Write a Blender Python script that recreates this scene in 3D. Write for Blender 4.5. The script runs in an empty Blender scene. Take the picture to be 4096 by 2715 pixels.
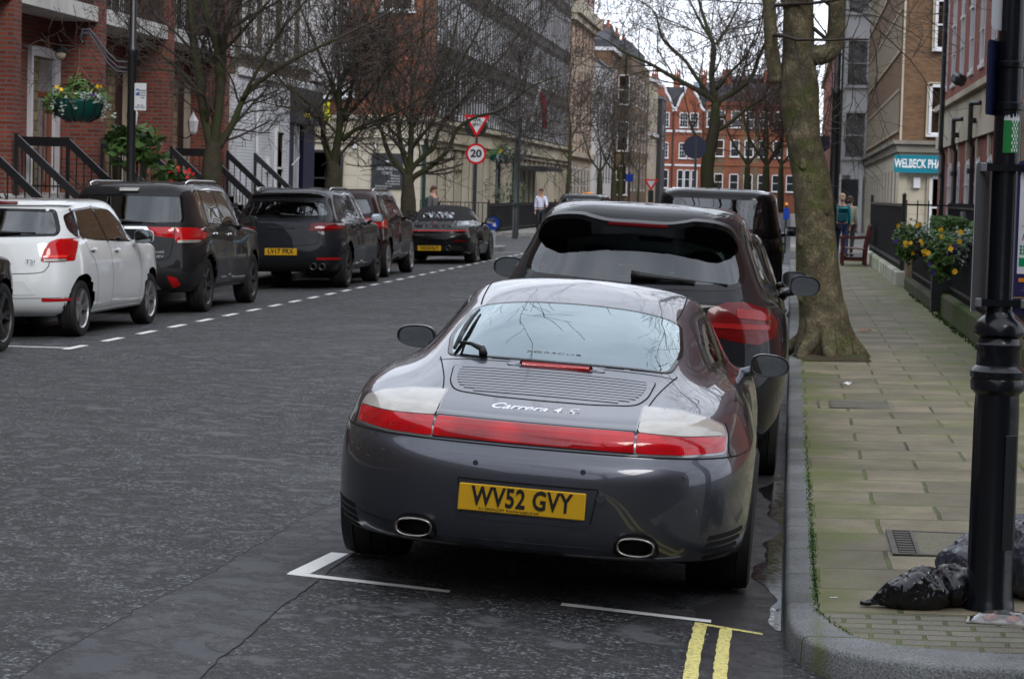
import bpy, bmesh, math, random
import numpy as np
from mathutils import Vector, Matrix
from mathutils.bvhtree import BVHTree
from mathutils.geometry import delaunay_2d_cdt
R = math.radians
PI = math.pi
S = bpy.context.scene
COL = S.collection

# ------------------------------------------------------------ camera
FPX, CAMH, ROLL = 9300.0, 1.72, 0.0265
VPX, VPY = 3164.0, 790.0
_d = Vector(((VPX-2048)/FPX, (1357.5-VPY)/FPX, -1)).normalized()
_u = Vector((ROLL, 1, 0)); _u.z = -(_u.x*_d.x+_u.y*_d.y)/_d.z; _u.normalize()
_x = _d.cross(_u)
# rows of world-from-camera: world axes expressed in camera space
cam = bpy.data.cameras.new('camera')
camo = bpy.data.objects.new('camera', cam)
COL.objects.link(camo)
camo.matrix_world = Matrix.Translation((0, 0, CAMH)) @ Matrix((_x, _d, _u)).to_4x4()
cam.sensor_width = 36
cam.lens = FPX*36/4096
cam.clip_start = 0.1
cam.clip_end = 3000
cam.dof.use_dof = True
cam.dof.focus_distance = 10.3
cam.dof.aperture_fstop = 13.0
S.camera = camo

# ------------------------------------------------------------ world and light
SUN_EL, SUN_ROT = R(38), R(150)
w = bpy.data.worlds.new('World'); S.world = w; w.use_nodes = True
nt = w.node_tree; nt.nodes.clear()
def N(t, ty, **k):
    n = t.nodes.new(ty)
    for a, b in k.items():
        if a == 'inp':
            for i, v in b.items(): n.inputs[i].default_value = v
        else: setattr(n, a, b)
    return n
sky = N(nt, 'ShaderNodeTexSky', sky_type='NISHITA', sun_disc=False, sun_elevation=SUN_EL, sun_rotation=SUN_ROT,
        air_density=1.0, dust_density=2.5, ozone_density=1.0)
tc = N(nt, 'ShaderNodeTexCoord')
mp = N(nt, 'ShaderNodeMapping'); mp.inputs['Scale'].default_value = (1.0, 1.0, 2.6)
nz = N(nt, 'ShaderNodeTexNoise', inp={'Scale': 3.2, 'Detail': 8.0, 'Roughness': 0.58})
rp = N(nt, 'ShaderNodeValToRGB')
rp.color_ramp.elements[0].position = 0.30; rp.color_ramp.elements[0].color = (0.8, 0.8, 0.8, 1)
rp.color_ramp.elements[1].position = 0.62; rp.color_ramp.elements[1].color = (1, 1, 1, 1)
cl = N(nt, 'ShaderNodeValToRGB')
nz2 = N(nt, 'ShaderNodeTexNoise', inp={'Scale': 5.0, 'Detail': 6.0, 'Roughness': 0.5})
cl.color_ramp.elements[0].position = 0.35; cl.color_ramp.elements[0].color = (9.6, 10.4, 12.0, 1)
cl.color_ramp.elements[1].position = 0.62; cl.color_ramp.elements[1].color = (14.8, 15.6, 17.2, 1)
mx = N(nt, 'ShaderNodeMixRGB')
bg = N(nt, 'ShaderNodeBackground', inp={'Strength': 0.115})
out = N(nt, 'ShaderNodeOutputWorld')
L = nt.links.new
L(tc.outputs['Generated'], mp.inputs['Vector']); L(mp.outputs[0], nz.inputs['Vector']); L(mp.outputs[0], nz2.inputs['Vector'])
L(nz.outputs['Fac'], rp.inputs[0]); L(nz2.outputs['Fac'], cl.inputs[0])
L(rp.outputs[0], mx.inputs[0]); L(sky.outputs[0], mx.inputs[1]); L(cl.outputs[0], mx.inputs[2])
L(mx.outputs[0], bg.inputs[0]); L(bg.outputs[0], out.inputs[0])
sl = bpy.data.lights.new('sun', 'SUN'); so = bpy.data.objects.new('sun', sl); COL.objects.link(so)
sl.energy = 1.4; sl.angle = R(22); sl.color = (1, 0.97, 0.93)
so.rotation_euler = (R(90)-SUN_EL, 0, R(180)-SUN_ROT)   # light comes from the sky's sun direction
vs = S.view_settings
S.display_settings.display_device = 'sRGB'
vs.view_transform = 'Standard'; vs.look = 'None'; vs.gamma = 1; vs.use_curve_mapping = False; vs.exposure = 0.0
S.cycles.max_bounces = 8; S.cycles.transparent_max_bounces = 24
S.cycles.caustics_reflective = False; S.cycles.caustics_refractive = False
S.cycles.sample_clamp_indirect = 6

# ------------------------------------------------------------ helpers: materials
MATS = {}
def mat(name, col, rough=0.6, metal=0.0, var=0.0, vscale=3.0, bump=0.0, bscale=40.0, coat=0.0, spec=0.32, emit=None, estr=1.0,
        var2=None, v2scale=0.5, stretch=None, alpha=None, rvar=0.0):
    """plain surface with real-world colour variation (noise) and fine relief"""
    if name in MATS: return MATS[name]
    m = bpy.data.materials.new(name); m.use_nodes = True; MATS[name] = m
    t = m.node_tree; b = t.nodes['Principled BSDF']
    b.inputs['Base Color'].default_value = (*col, 1); b.inputs['Roughness'].default_value = rough
    b.inputs['Metallic'].default_value = metal; b.inputs['Coat Weight'].default_value = coat
    b.inputs['Coat Roughness'].default_value = 0.03; b.inputs['Specular IOR Level'].default_value = spec
    if emit: b.inputs['Emission Color'].default_value = (*emit, 1); b.inputs['Emission Strength'].default_value = estr
    src = None
    if var or bump or var2 or rvar:
        c = N(t, 'ShaderNodeTexCoord'); src = c.outputs['Object']
        if stretch:
            mpp = N(t, 'ShaderNodeMapping'); mpp.inputs['Scale'].default_value = stretch
            t.links.new(src, mpp.inputs[0]); src = mpp.outputs[0]
    if var:
        n1 = N(t, 'ShaderNodeTexNoise', inp={'Scale': vscale, 'Detail': 6.0, 'Roughness': 0.65}); t.links.new(src, n1.inputs['Vector'])
        r1 = N(t, 'ShaderNodeMapRange', inp={1: 0.3, 2: 0.7, 3: 1-var, 4: 1+var}); t.links.new(n1.outputs['Fac'], r1.inputs[0])
        mm = N(t, 'ShaderNodeVectorMath', operation='SCALE'); mm.inputs[0].default_value = col
        t.links.new(r1.outputs[0], mm.inputs['Scale'])
        last = mm.outputs[0]
        if var2:
            n2 = N(t, 'ShaderNodeTexNoise', inp={'Scale': v2scale, 'Detail': 4.0}); t.links.new(src, n2.inputs['Vector'])
            r2 = N(t, 'ShaderNodeMapRange', inp={1: 0.42, 2: 0.62, 3: 0, 4: 1}); t.links.new(n2.outputs['Fac'], r2.inputs[0])
            x2 = N(t, 'ShaderNodeMixRGB'); x2.inputs[2].default_value = (*var2, 1)
            t.links.new(r2.outputs[0], x2.inputs[0]); t.links.new(last, x2.inputs[1]); last = x2.outputs[0]
        t.links.new(last, b.inputs['Base Color'])
    if rvar:
        n4 = N(t, 'ShaderNodeTexNoise', inp={'Scale': vscale*2, 'Detail': 5.0}); t.links.new(src, n4.inputs['Vector'])
        r4 = N(t, 'ShaderNodeMapRange', inp={1: 0.3, 2: 0.7, 3: max(0, rough-rvar), 4: rough+rvar}); t.links.new(n4.outputs['Fac'], r4.inputs[0])
        t.links.new(r4.outputs[0], b.inputs['Roughness'])
    if bump:
        n3 = N(t, 'ShaderNodeTexNoise', inp={'Scale': bscale, 'Detail': 6.0}); t.links.new(src, n3.inputs['Vector'])
        bb = N(t, 'ShaderNodeBump', inp={'Strength': 1.0, 'Distance': bump}); t.links.new(n3.outputs['Fac'], bb.inputs['Height'])
        t.links.new(bb.outputs[0], b.inputs['Normal'])
    return m

def brickmat(name, c1, c2, mortar, bw=0.225, bh=0.075, ms=0.012, rough=0.85, dirt=0.25, dcol=None, bump=0.006, off=0.5, sq=1.0):
    """brick or block courses laid out in the wall's own metres (uv)"""
    if name in MATS: return MATS[name]
    m = bpy.data.materials.new(name); m.use_nodes = True; MATS[name] = m
    t = m.node_tree; b = t.nodes['Principled BSDF']; b.inputs['Roughness'].default_value = rough
    b.inputs['Specular IOR Level'].default_value = 0.25
    u = N(t, 'ShaderNodeUVMap')
    br = N(t, 'ShaderNodeTexBrick', offset=off, inp={'Scale': 1.0, 'Mortar Size': ms, 'Mortar Smooth': 0.1, 'Bias': 0.0, 'Brick Width': bw, 'Row Height': bh,
        'Color1': (*c1, 1), 'Color2': (*c2, 1), 'Mortar': (*mortar, 1)})
    t.links.new(u.outputs[0], br.inputs['Vector'])
    c = N(t, 'ShaderNodeTexCoord')
    n1 = N(t, 'ShaderNodeTexNoise', inp={'Scale': 0.9, 'Detail': 8.0, 'Roughness': 0.7}); t.links.new(c.outputs['Object'], n1.inputs['Vector'])
    r1 = N(t, 'ShaderNodeMapRange', inp={1: 0.3, 2: 0.7, 3: 1-dirt, 4: 1+dirt*0.6}); t.links.new(n1.outputs['Fac'], r1.inputs[0])
    mm = N(t, 'ShaderNodeVectorMath', operation='SCALE'); t.links.new(br.outputs['Color'], mm.inputs[0]); t.links.new(r1.outputs[0], mm.inputs['Scale'])
    last = mm.outputs[0]
    if dcol:
        n2 = N(t, 'ShaderNodeTexNoise', inp={'Scale': 0.6, 'Detail': 5.0}); t.links.new(c.outputs['Object'], n2.inputs['Vector'])
        r2 = N(t, 'ShaderNodeMapRange', inp={1: 0.5, 2: 0.68, 3: 0, 4: 0.7}); t.links.new(n2.outputs['Fac'], r2.inputs[0])
        x2 = N(t, 'ShaderNodeMixRGB'); x2.inputs[2].default_value = (*dcol, 1)
        t.links.new(r2.outputs[0], x2.inputs[0]); t.links.new(last, x2.inputs[1]); last = x2.outputs[0]
    t.links.new(last, b.inputs['Base Color'])
    bb = N(t, 'ShaderNodeBump', inp={'Strength': 1.0, 'Distance': bump}); t.links.new(br.outputs['Fac'], bb.inputs['Height']); bb.invert = True
    t.links.new(bb.outputs[0], b.inputs['Normal'])
    return m

def glassmat(name, tint=(0.75, 0.85, 0.83), rough=0.0, boost=1.0, gcol=(0.96, 0.98, 1)):
    """thin window glass: tinted see-through plus fresnel mirror"""
    if name in MATS: return MATS[name]
    m = bpy.data.materials.new(name); m.use_nodes = True; MATS[name] = m
    t = m.node_tree; t.nodes.clear()
    tr = N(t, 'ShaderNodeBsdfTransparent'); tr.inputs[0].default_value = (*tint, 1)
    gl = N(t, 'ShaderNodeBsdfGlossy'); gl.inputs['Roughness'].default_value = rough; gl.inputs[0].default_value = (*gcol, 1)
    fr = N(t, 'ShaderNodeFresnel'); fr.inputs['IOR'].default_value = 1.52
    ml = N(t, 'ShaderNodeMath', operation='MULTIPLY'); ml.inputs[1].default_value = 1.7*boost; ml.use_clamp = True
    mxs = N(t, 'ShaderNodeMixShader'); o = N(t, 'ShaderNodeOutputMaterial')
    t.links.new(fr.outputs[0], ml.inputs[0]); t.links.new(ml.outputs[0], mxs.inputs[0])
    t.links.new(tr.outputs[0], mxs.inputs[1]); t.links.new(gl.outputs[0], mxs.inputs[2]); t.links.new(mxs.outputs[0], o.inputs[0])
    return m

# ------------------------------------------------------------ helpers: objects
def tag(o, label=None, cat=None, group=None, kind=None):
    if label: o['label'] = label
    if cat: o['category'] = cat
    if group: o['group'] = group
    if kind: o['kind'] = kind
    return o
def empty(name, loc=(0, 0, 0), rot=(0, 0, 0), label=None, cat=None, group=None, kind=None):
    o = bpy.data.objects.new(name, None); COL.objects.link(o)
    o.empty_display_size = 0.1
    o.location = loc; o.rotation_euler = rot
    return tag(o, label, cat, group, kind)
def kids(o): return [c for c in COL.objects if c.parent == o]
_ch = {}
def copy_tree(o, parent=None):
    c = o.copy(); COL.objects.link(c); c.parent = parent
    for k in kids(o):
        if k is not c: copy_tree(k, c)
    return c

class MB:
    def __init__(s): s.v = []; s.f = []; s.mi = []; s.m = 0
    def add(s, vs, fs, m=None):
        b = len(s.v); s.v += [tuple(p) for p in vs]
        for f in fs: s.f.append(tuple(b+i for i in f)); s.mi.append(s.m if m is None else m)
        return s
    def quad(s, a, b, c, d, m=None): return s.add((a, b, c, d), ((0, 1, 2, 3),), m)
    def box(s, x0, x1, y0, y1, z0, z1, m=None, bev=0.0):
        if x0 > x1: x0, x1 = x1, x0
        if y0 > y1: y0, y1 = y1, y0
        if z0 > z1: z0, z1 = z1, z0
        if bev <= 0:
            return s.add([(x, y, z) for z in (z0, z1) for y in (y0, y1) for x in (x0, x1)],
                  [(0, 2, 3, 1), (4, 5, 7, 6), (0, 1, 5, 4), (2, 6, 7, 3), (0, 4, 6, 2), (1, 3, 7, 5)], m)
        # chamfered: every corner split in three
        b = min(bev, (x1-x0)/2.01, (y1-y0)/2.01, (z1-z0)/2.01); V = []; idx = {}
        for i, x in enumerate((x0, x1)):
            for j, y in enumerate((y0, y1)):
                for k, z in enumerate((z0, z1)):
                    sx, sy, sz = (1, -1)[i], (1, -1)[j], (1, -1)[k]
                    for a, p in enumerate(((x, y+sy*b, z+sz*b), (x+sx*b, y, z+sz*b), (x+sx*b, y+sy*b, z))):
                        idx[i, j, k, a] = len(V); V.append(p)
        F = []
        for a in range(3):
            for e in (0, 1):
                q = []
                for (p, r) in ((0, 0), (1, 0), (1, 1), (0, 1)):
                    c = [0, 0, 0]; c[a] = e; o = [i for i in range(3) if i != a]; c[o[0]] = p; c[o[1]] = r
                    q.append(idx[c[0], c[1], c[2], a])
                flip = (e == 0) ^ (a == 1)
                F.append(tuple(q[::-1]) if flip else tuple(q))
        for a in range(3):
            o = [i for i in range(3) if i != a]
            for p in (0, 1):
                for r in (0, 1):
                    c0 = [0, 0, 0]; c0[o[0]] = p; c0[o[1]] = r; c1 = list(c0); c1[a] = 1
                    F.append((idx[(*c0, o[0])], idx[(*c1, o[0])], idx[(*c1, o[1])], idx[(*c0, o[1])]))
        for i in (0, 1):
            for j in (0, 1):
                for k in (0, 1): F.append((idx[i, j, k, 0], idx[i, j, k, 1], idx[i, j, k, 2]))
        return s.add(V, F, m)
    def tube(s, pts, r, n=8, m=None, cap=True, closed=False):
        pts = [Vector(p) for p in pts]
        rs = r if isinstance(r, (list, tuple)) else [r]*len(pts)
        rings = []; up = None; k = len(pts)
        for i, p in enumerate(pts):
            if closed: t = pts[(i+1) % k]-pts[i-1]
            else: t = pts[min(i+1, k-1)]-pts[max(i-1, 0)]
            if t.length < 1e-9: t = Vector((0, 0, 1))
            t.normalize()
            if up is None:
                up = Vector((0, 0, 1)) if abs(t.z) < 0.9 else Vector((1, 0, 0))
            a = up - t*up.dot(t)
            if a.length < 1e-6: a = t.orthogonal()
            a.normalize(); up = a; b = t.cross(a)
            rings.append([p+(a*math.cos(2*PI*j/n)+b*math.sin(2*PI*j/n))*rs[i] for j in range(n)])
        V = [q for g in rings for q in g]; F = []
        for i in range(k if closed else k-1):
            i2 = (i+1) % k
            for j in range(n): F.append((i*n+j, i*n+(j+1) % n, i2*n+(j+1) % n, i2*n+j))
        if cap and not closed:
            F.append(tuple(range(n))[::-1]); F.append(tuple((k-1)*n+j for j in range(n)))
        return s.add(V, F, m)
    def lathe(s, prof, n=24, c=(0, 0, 0), axis='z', m=None, a0=0, a1=2*PI):
        V = []; F = []; full = abs(a1-a0-2*PI) < 1e-6; nn = n if full else n+1
        for (r, h) in prof:
            for j in range(nn):
                a = a0+(a1-a0)*j/n; x, y = r*math.cos(a), r*math.sin(a)
                p = {'z': (x, y, h), 'x': (h, x, y), 'y': (y, h, x)}[axis]
                V.append((p[0]+c[0], p[1]+c[1], p[2]+c[2]))
        for i in range(len(prof)-1):
            for j in range(n):
                j2 = (j+1) % nn
                F.append((i*nn+j, i*nn+j2, (i+1)*nn+j2, (i+1)*nn+j))
        return s.add(V, F, m)
    def prism(s, poly, h0, h1, plane='xy', m=None):
        """closed polygon swept between two heights of the third axis"""
        def P(a, b, h): return {'xy': (a, b, h), 'xz': (a, h, b), 'yz': (h, a, b)}[plane]
        n = len(poly); V = [P(a, b, h0) for a, b in poly]+[P(a, b, h1) for a, b in poly]
        F = [(i, (i+1) % n, n+(i+1) % n, n+i) for i in range(n)]+[tuple(range(n))[::-1], tuple(n+i for i in range(n))]
        return s.add(V, F, m)
    def ico(s, c, r, sub=1, jit=0.0, rnd=None, sc=(1, 1, 1), m=None):
        bm = bmesh.new(); bmesh.ops.create_icosphere(bm, subdivisions=sub, radius=1)
        V = []
        for v in bm.verts:
            k = r*(1+(rnd.uniform(-jit, jit) if rnd else 0)); V.append((c[0]+v.co.x*k*sc[0], c[1]+v.co.y*k*sc[1], c[2]+v.co.z*k*sc[2]))
        F = [tuple(v.index for v in f.verts) for f in bm.faces]; bm.free()
        return s.add(V, F, m)
    def xf(s, M, start=0):
        for i in range(start, len(s.v)): s.v[i] = tuple(M @ Vector(s.v[i]))
        return s
    def build(s, name, mats, parent=None, smooth=False, uv=True, fix=False, angle=None):
        me = bpy.data.meshes.new(name)
        me.from_pydata(s.v, [], s.f)
        if not isinstance(mats, (list, tuple)): mats = [mats]
        for m in mats: me.materials.append(m)
        if len(mats) > 1: me.polygons.foreach_set('material_index', s.mi)
        if fix:
            bm = bmesh.new(); bm.from_mesh(me); bmesh.ops.remove_doubles(bm, verts=bm.verts, dist=1e-5)
            bmesh.ops.recalc_face_normals(bm, faces=bm.faces); bm.to_mesh(me); bm.free()
        if smooth: me.polygons.foreach_set('use_smooth', [True]*len(me.polygons))
        if angle: me.set_sharp_from_angle(angle=R(angle))
        if uv and len(me.polygons) < 60000:
            me.update()
            ul = me.uv_layers.new(name='uv').data
            vs_ = me.vertices
            for p in me.polygons:
                n = p.normal
                if abs(n.z) > 0.75:
                    for li in p.loop_indices:
                        c = vs_[me.loops[li].vertex_index].co; ul[li].uv = (c.x, c.y)
                else:
                    t = Vector((-n.y, n.x, 0)); t.normalize()
                    if abs(n.x) > abs(n.y): t = Vector((0, 1, 0)) if abs(n.y) < 0.05 else t
                    for li in p.loop_indices:
                        c = vs_[me.loops[li].vertex_index].co; ul[li].uv = (c.dot(t), c.z)
        me.update()
        o = bpy.data.objects.new(name, me); COL.objects.link(o)
        if parent: o.parent = parent
        return o

def text_mesh(txt, size, name, m, parent=None, M=None, extrude=0.0015, bold=0.0, shear=0.0, sx=1.0, align='CENTER', space=1.0, wd=None):
    """lettering as a thin mesh in the xz plane, facing -y; wd = fit to this width"""
    cu = bpy.data.curves.new(name+'_c', 'FONT'); cu.body = txt; cu.size = size; cu.align_x = align; cu.align_y = 'CENTER'
    cu.extrude = extrude; cu.offset = bold; cu.shear = shear; cu.space_character = space; cu.resolution_u = 3
    o = bpy.data.objects.new(name, cu); COL.objects.link(o)
    bpy.context.view_layer.update()
    me = bpy.data.meshes.new_from_object(o.evaluated_get(bpy.context.evaluated_depsgraph_get()))
    COL.objects.unlink(o); bpy.data.objects.remove(o); bpy.data.curves.remove(cu)
    if wd and len(me.vertices):
        xs = [v.co.x for v in me.vertices]; sx = wd/max(1e-6, max(xs)-min(xs))
        cxx = (max(xs)+min(xs))/2
        for v in me.vertices: v.co.x -= cxx
    me.transform(Matrix.Diagonal((sx, 1, 1, 1)))
    me.transform(Matrix.Rotation(PI/2, 4, 'X'))
    if M: me.transform(M)
    me.materials.clear(); me.materials.append(m); me.name = name
    ob = bpy.data.objects.new(name, me); COL.objects.link(ob); ob.parent = parent
    return ob
def zr(X):
    """height of the cambered road surface"""
    X = max(-8.75, min(0.02, X)); return 0.0925-(0.00676 if X > -4.8 else 0.0045)*(X+4.8)**2
rng = random.Random(5)
# ------------------------------------------------------------ ground materials
def roadmat(name, base, chip, pit, stone=1.0, rough=0.66, darkpatch=0.22, cover=0.0):
    m = bpy.data.materials.new(name); m.use_nodes = True
    t = m.node_tree; b = t.nodes['Principled BSDF']; K = t.links.new
    c = N(t, 'ShaderNodeTexCoord'); O = c.outputs['Object']
    big = N(t, 'ShaderNodeTexNoise', inp={'Scale': 0.55, 'Detail': 5.0, 'Roughness': 0.6}); K(O, big.inputs['Vector'])
    mid = N(t, 'ShaderNodeTexNoise', inp={'Scale': 3.2, 'Detail': 7.0, 'Roughness': 0.7}); K(O, mid.inputs['Vector'])
    fine = N(t, 'ShaderNodeTexNoise', inp={'Scale': 170.0, 'Detail': 3.0, 'Roughness': 0.6}); K(O, fine.inputs['Vector'])
    vo = N(t, 'ShaderNodeTexVoronoi', inp={'Scale': 64.0, 'Randomness': 1.0}); K(O, vo.inputs['Vector'])
    vo2 = N(t, 'ShaderNodeTexVoronoi', feature='DISTANCE_TO_EDGE', inp={'Scale': 64.0, 'Randomness': 1.0}); K(O, vo2.inputs['Vector'])
    # where the stones stand out of the binder
    msk = N(t, 'ShaderNodeMath', operation='ADD'); K(mid.outputs['Fac'], msk.inputs[0])
    m2 = N(t, 'ShaderNodeMath', operation='MULTIPLY_ADD'); K(fine.outputs['Fac'], m2.inputs[0]); m2.inputs[1].default_value = 0.25; m2.inputs[2].default_value = -0.125
    K(m2.outputs[0], msk.inputs[1])
    mr = N(t, 'ShaderNodeMapRange', inp={1: 0.41+cover, 2: 0.50+cover, 3: 0.0, 4: stone}); K(msk.outputs[0], mr.inputs[0])
    sep = N(t, 'ShaderNodeSeparateColor'); K(vo.outputs['Color'], sep.inputs[0])
    stc = N(t, 'ShaderNodeValToRGB'); e = stc.color_ramp.elements
    e[0].position = 0.0; e[0].color = (*pit, 1); e[1].position = 1.0; e[1].color = (*chip, 1)
    e.new(0.50).color = (*[p*0.45+q*0.5 for p, q in zip(pit, base)], 1); e.new(0.70).color = (*[q*1.0 for q in base], 1)
    K(sep.outputs[0], stc.inputs[0])
    edge = N(t, 'ShaderNodeMapRange', inp={1: 0.0, 2: 0.16, 3: 0.08, 4: 1.0}); K(vo2.outputs['Distance'], edge.inputs[0])
    st2 = N(t, 'ShaderNodeVectorMath', operation='SCALE'); K(stc.outputs[0], st2.inputs[0]); K(edge.outputs[0], st2.inputs['Scale'])
    bs = N(t, 'ShaderNodeVectorMath', operation='SCALE'); bs.inputs[0].default_value = base
    fr = N(t, 'ShaderNodeMapRange', inp={1: 0.25, 2: 0.75, 3: 0.78, 4: 1.25}); K(fine.outputs['Fac'], fr.inputs[0]); K(fr.outputs[0], bs.inputs['Scale'])
    x1 = N(t, 'ShaderNodeMixRGB'); K(mr.outputs[0], x1.inputs[0]); K(bs.outputs[0], x1.inputs[1]); K(st2.outputs[0], x1.inputs[2])
    br = N(t, 'ShaderNodeMapRange', inp={1: 0.3, 2: 0.7, 3: 1-darkpatch, 4: 1+darkpatch}); K(big.outputs['Fac'], br.inputs[0])
    x2 = N(t, 'ShaderNodeVectorMath', operation='SCALE'); K(x1.outputs[0], x2.inputs[0]); K(br.outputs[0], x2.inputs['Scale'])
    # sparse pale chippings
    vs = N(t, 'ShaderNodeTexVoronoi', inp={'Scale': 9.0}); K(O, vs.inputs['Vector'])
    sp = N(t, 'ShaderNodeMapRange', inp={1: 0.045, 2: 0.075, 3: 0.8, 4: 0.0}); K(vs.outputs['Distance'], sp.inputs[0])
    sc2 = N(t, 'ShaderNodeSeparateColor'); K(vs.outputs['Color'], sc2.inputs[0])
    gt = N(t, 'ShaderNodeMath', operation='GREATER_THAN'); K(sc2.outputs[1], gt.inputs[0]); gt.inputs[1].default_value = 0.86
    sm = N(t, 'ShaderNodeMath', operation='MULTIPLY'); K(sp.outputs[0], sm.inputs[0]); K(gt.outputs[0], sm.inputs[1])
    x3 = N(t, 'ShaderNodeMixRGB'); x3.inputs[2].default_value = (0.45, 0.44, 0.42, 1); K(sm.outputs[0], x3.inputs[0]); K(x2.outputs[0], x3.inputs[1])
    K(x3.outputs[0], b.inputs['Base Color'])
    rr = N(t, 'ShaderNodeMapRange', inp={1: 0.3, 2: 0.7, 3: rough-0.12, 4: rough+0.14}); K(big.outputs['Fac'], rr.inputs[0]); K(rr.outputs[0], b.inputs['Roughness'])
    h = N(t, 'ShaderNodeMath', operation='MULTIPLY'); K(mr.outputs[0], h.inputs[0]); K(sep.outputs[0], h.inputs[1])
    h2 = N(t, 'ShaderNodeMath', operation='MULTIPLY_ADD'); K(fine.outputs['Fac'], h2.inputs[0]); h2.inputs[1].default_value = 0.3; K(h.outputs[0], h2.inputs[2])
    bb = N(t, 'ShaderNodeBump', inp={'Strength': 1.0, 'Distance': 0.020}); K(h2.outputs[0], bb.inputs['Height']); K(bb.outputs[0], b.inputs['Normal'])
    MATS[name] = m
    return m
road_m = roadmat('chipped_asphalt', (0.076, 0.075, 0.082), (0.21, 0.235, 0.235), (0.001, 0.001, 0.002), stone=1.0)
patch_m = roadmat('smooth_asphalt', (0.044, 0.044, 0.051), (0.16, 0.18, 0.175), (0.012, 0.014, 0.014), stone=0.5, rough=0.58, darkpatch=0.12, cover=.06)
gutter_m = roadmat('damp_asphalt', (0.045, 0.044, 0.047), (0.10, 0.105, 0.10), (0.015, 0.015, 0.016), stone=0.5, rough=0.40, darkpatch=0.3)
paint_w = mat('white_road_paint', (0.66, 0.66, 0.63), 0.7, var=0.18, vscale=60, bump=0.002, bscale=220)
paint_y = mat('yellow_road_paint', (0.62, 0.52, 0.10), 0.7, var=0.22, vscale=45, bump=0.002, bscale=200)

def wornpaint(name, col, hide):
    """thermoplastic line with chips worn out of it"""
    m = bpy.data.materials.new(name); m.use_nodes = True; t = m.node_tree; b = t.nodes['Principled BSDF']; K = t.links.new
    c = N(t, 'ShaderNodeTexCoord'); mpp = N(t, 'ShaderNodeMapping'); mpp.inputs['Scale'].default_value = (1, 2.2, 1); K(c.outputs['Object'], mpp.inputs[0])
    n = N(t, 'ShaderNodeTexNoise', inp={'Scale': 45.0, 'Detail': 8.0, 'Roughness': 0.75}); K(mpp.outputs[0], n.inputs['Vector'])
    r = N(t, 'ShaderNodeValToRGB'); e = r.color_ramp.elements
    e[0].position = hide-0.03; e[0].color = (0.05, 0.05, 0.05, 1); e[1].position = hide+0.03; e[1].color = (*col, 1)
    e.new(min(0.95, hide+0.2)).color = (*[min(1, x*1.08) for x in col], 1)
    K(n.outputs['Fac'], r.inputs[0]); K(r.outputs[0], b.inputs['Base Color']); b.inputs['Roughness'].default_value = 0.75
    MATS[name] = m; return m
yel_worn = wornpaint('worn_yellow_line', (0.68, 0.60, 0.20), 0.44)
wht_worn = wornpaint('worn_white_line', (0.72, 0.72, 0.70), 0.37)

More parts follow.
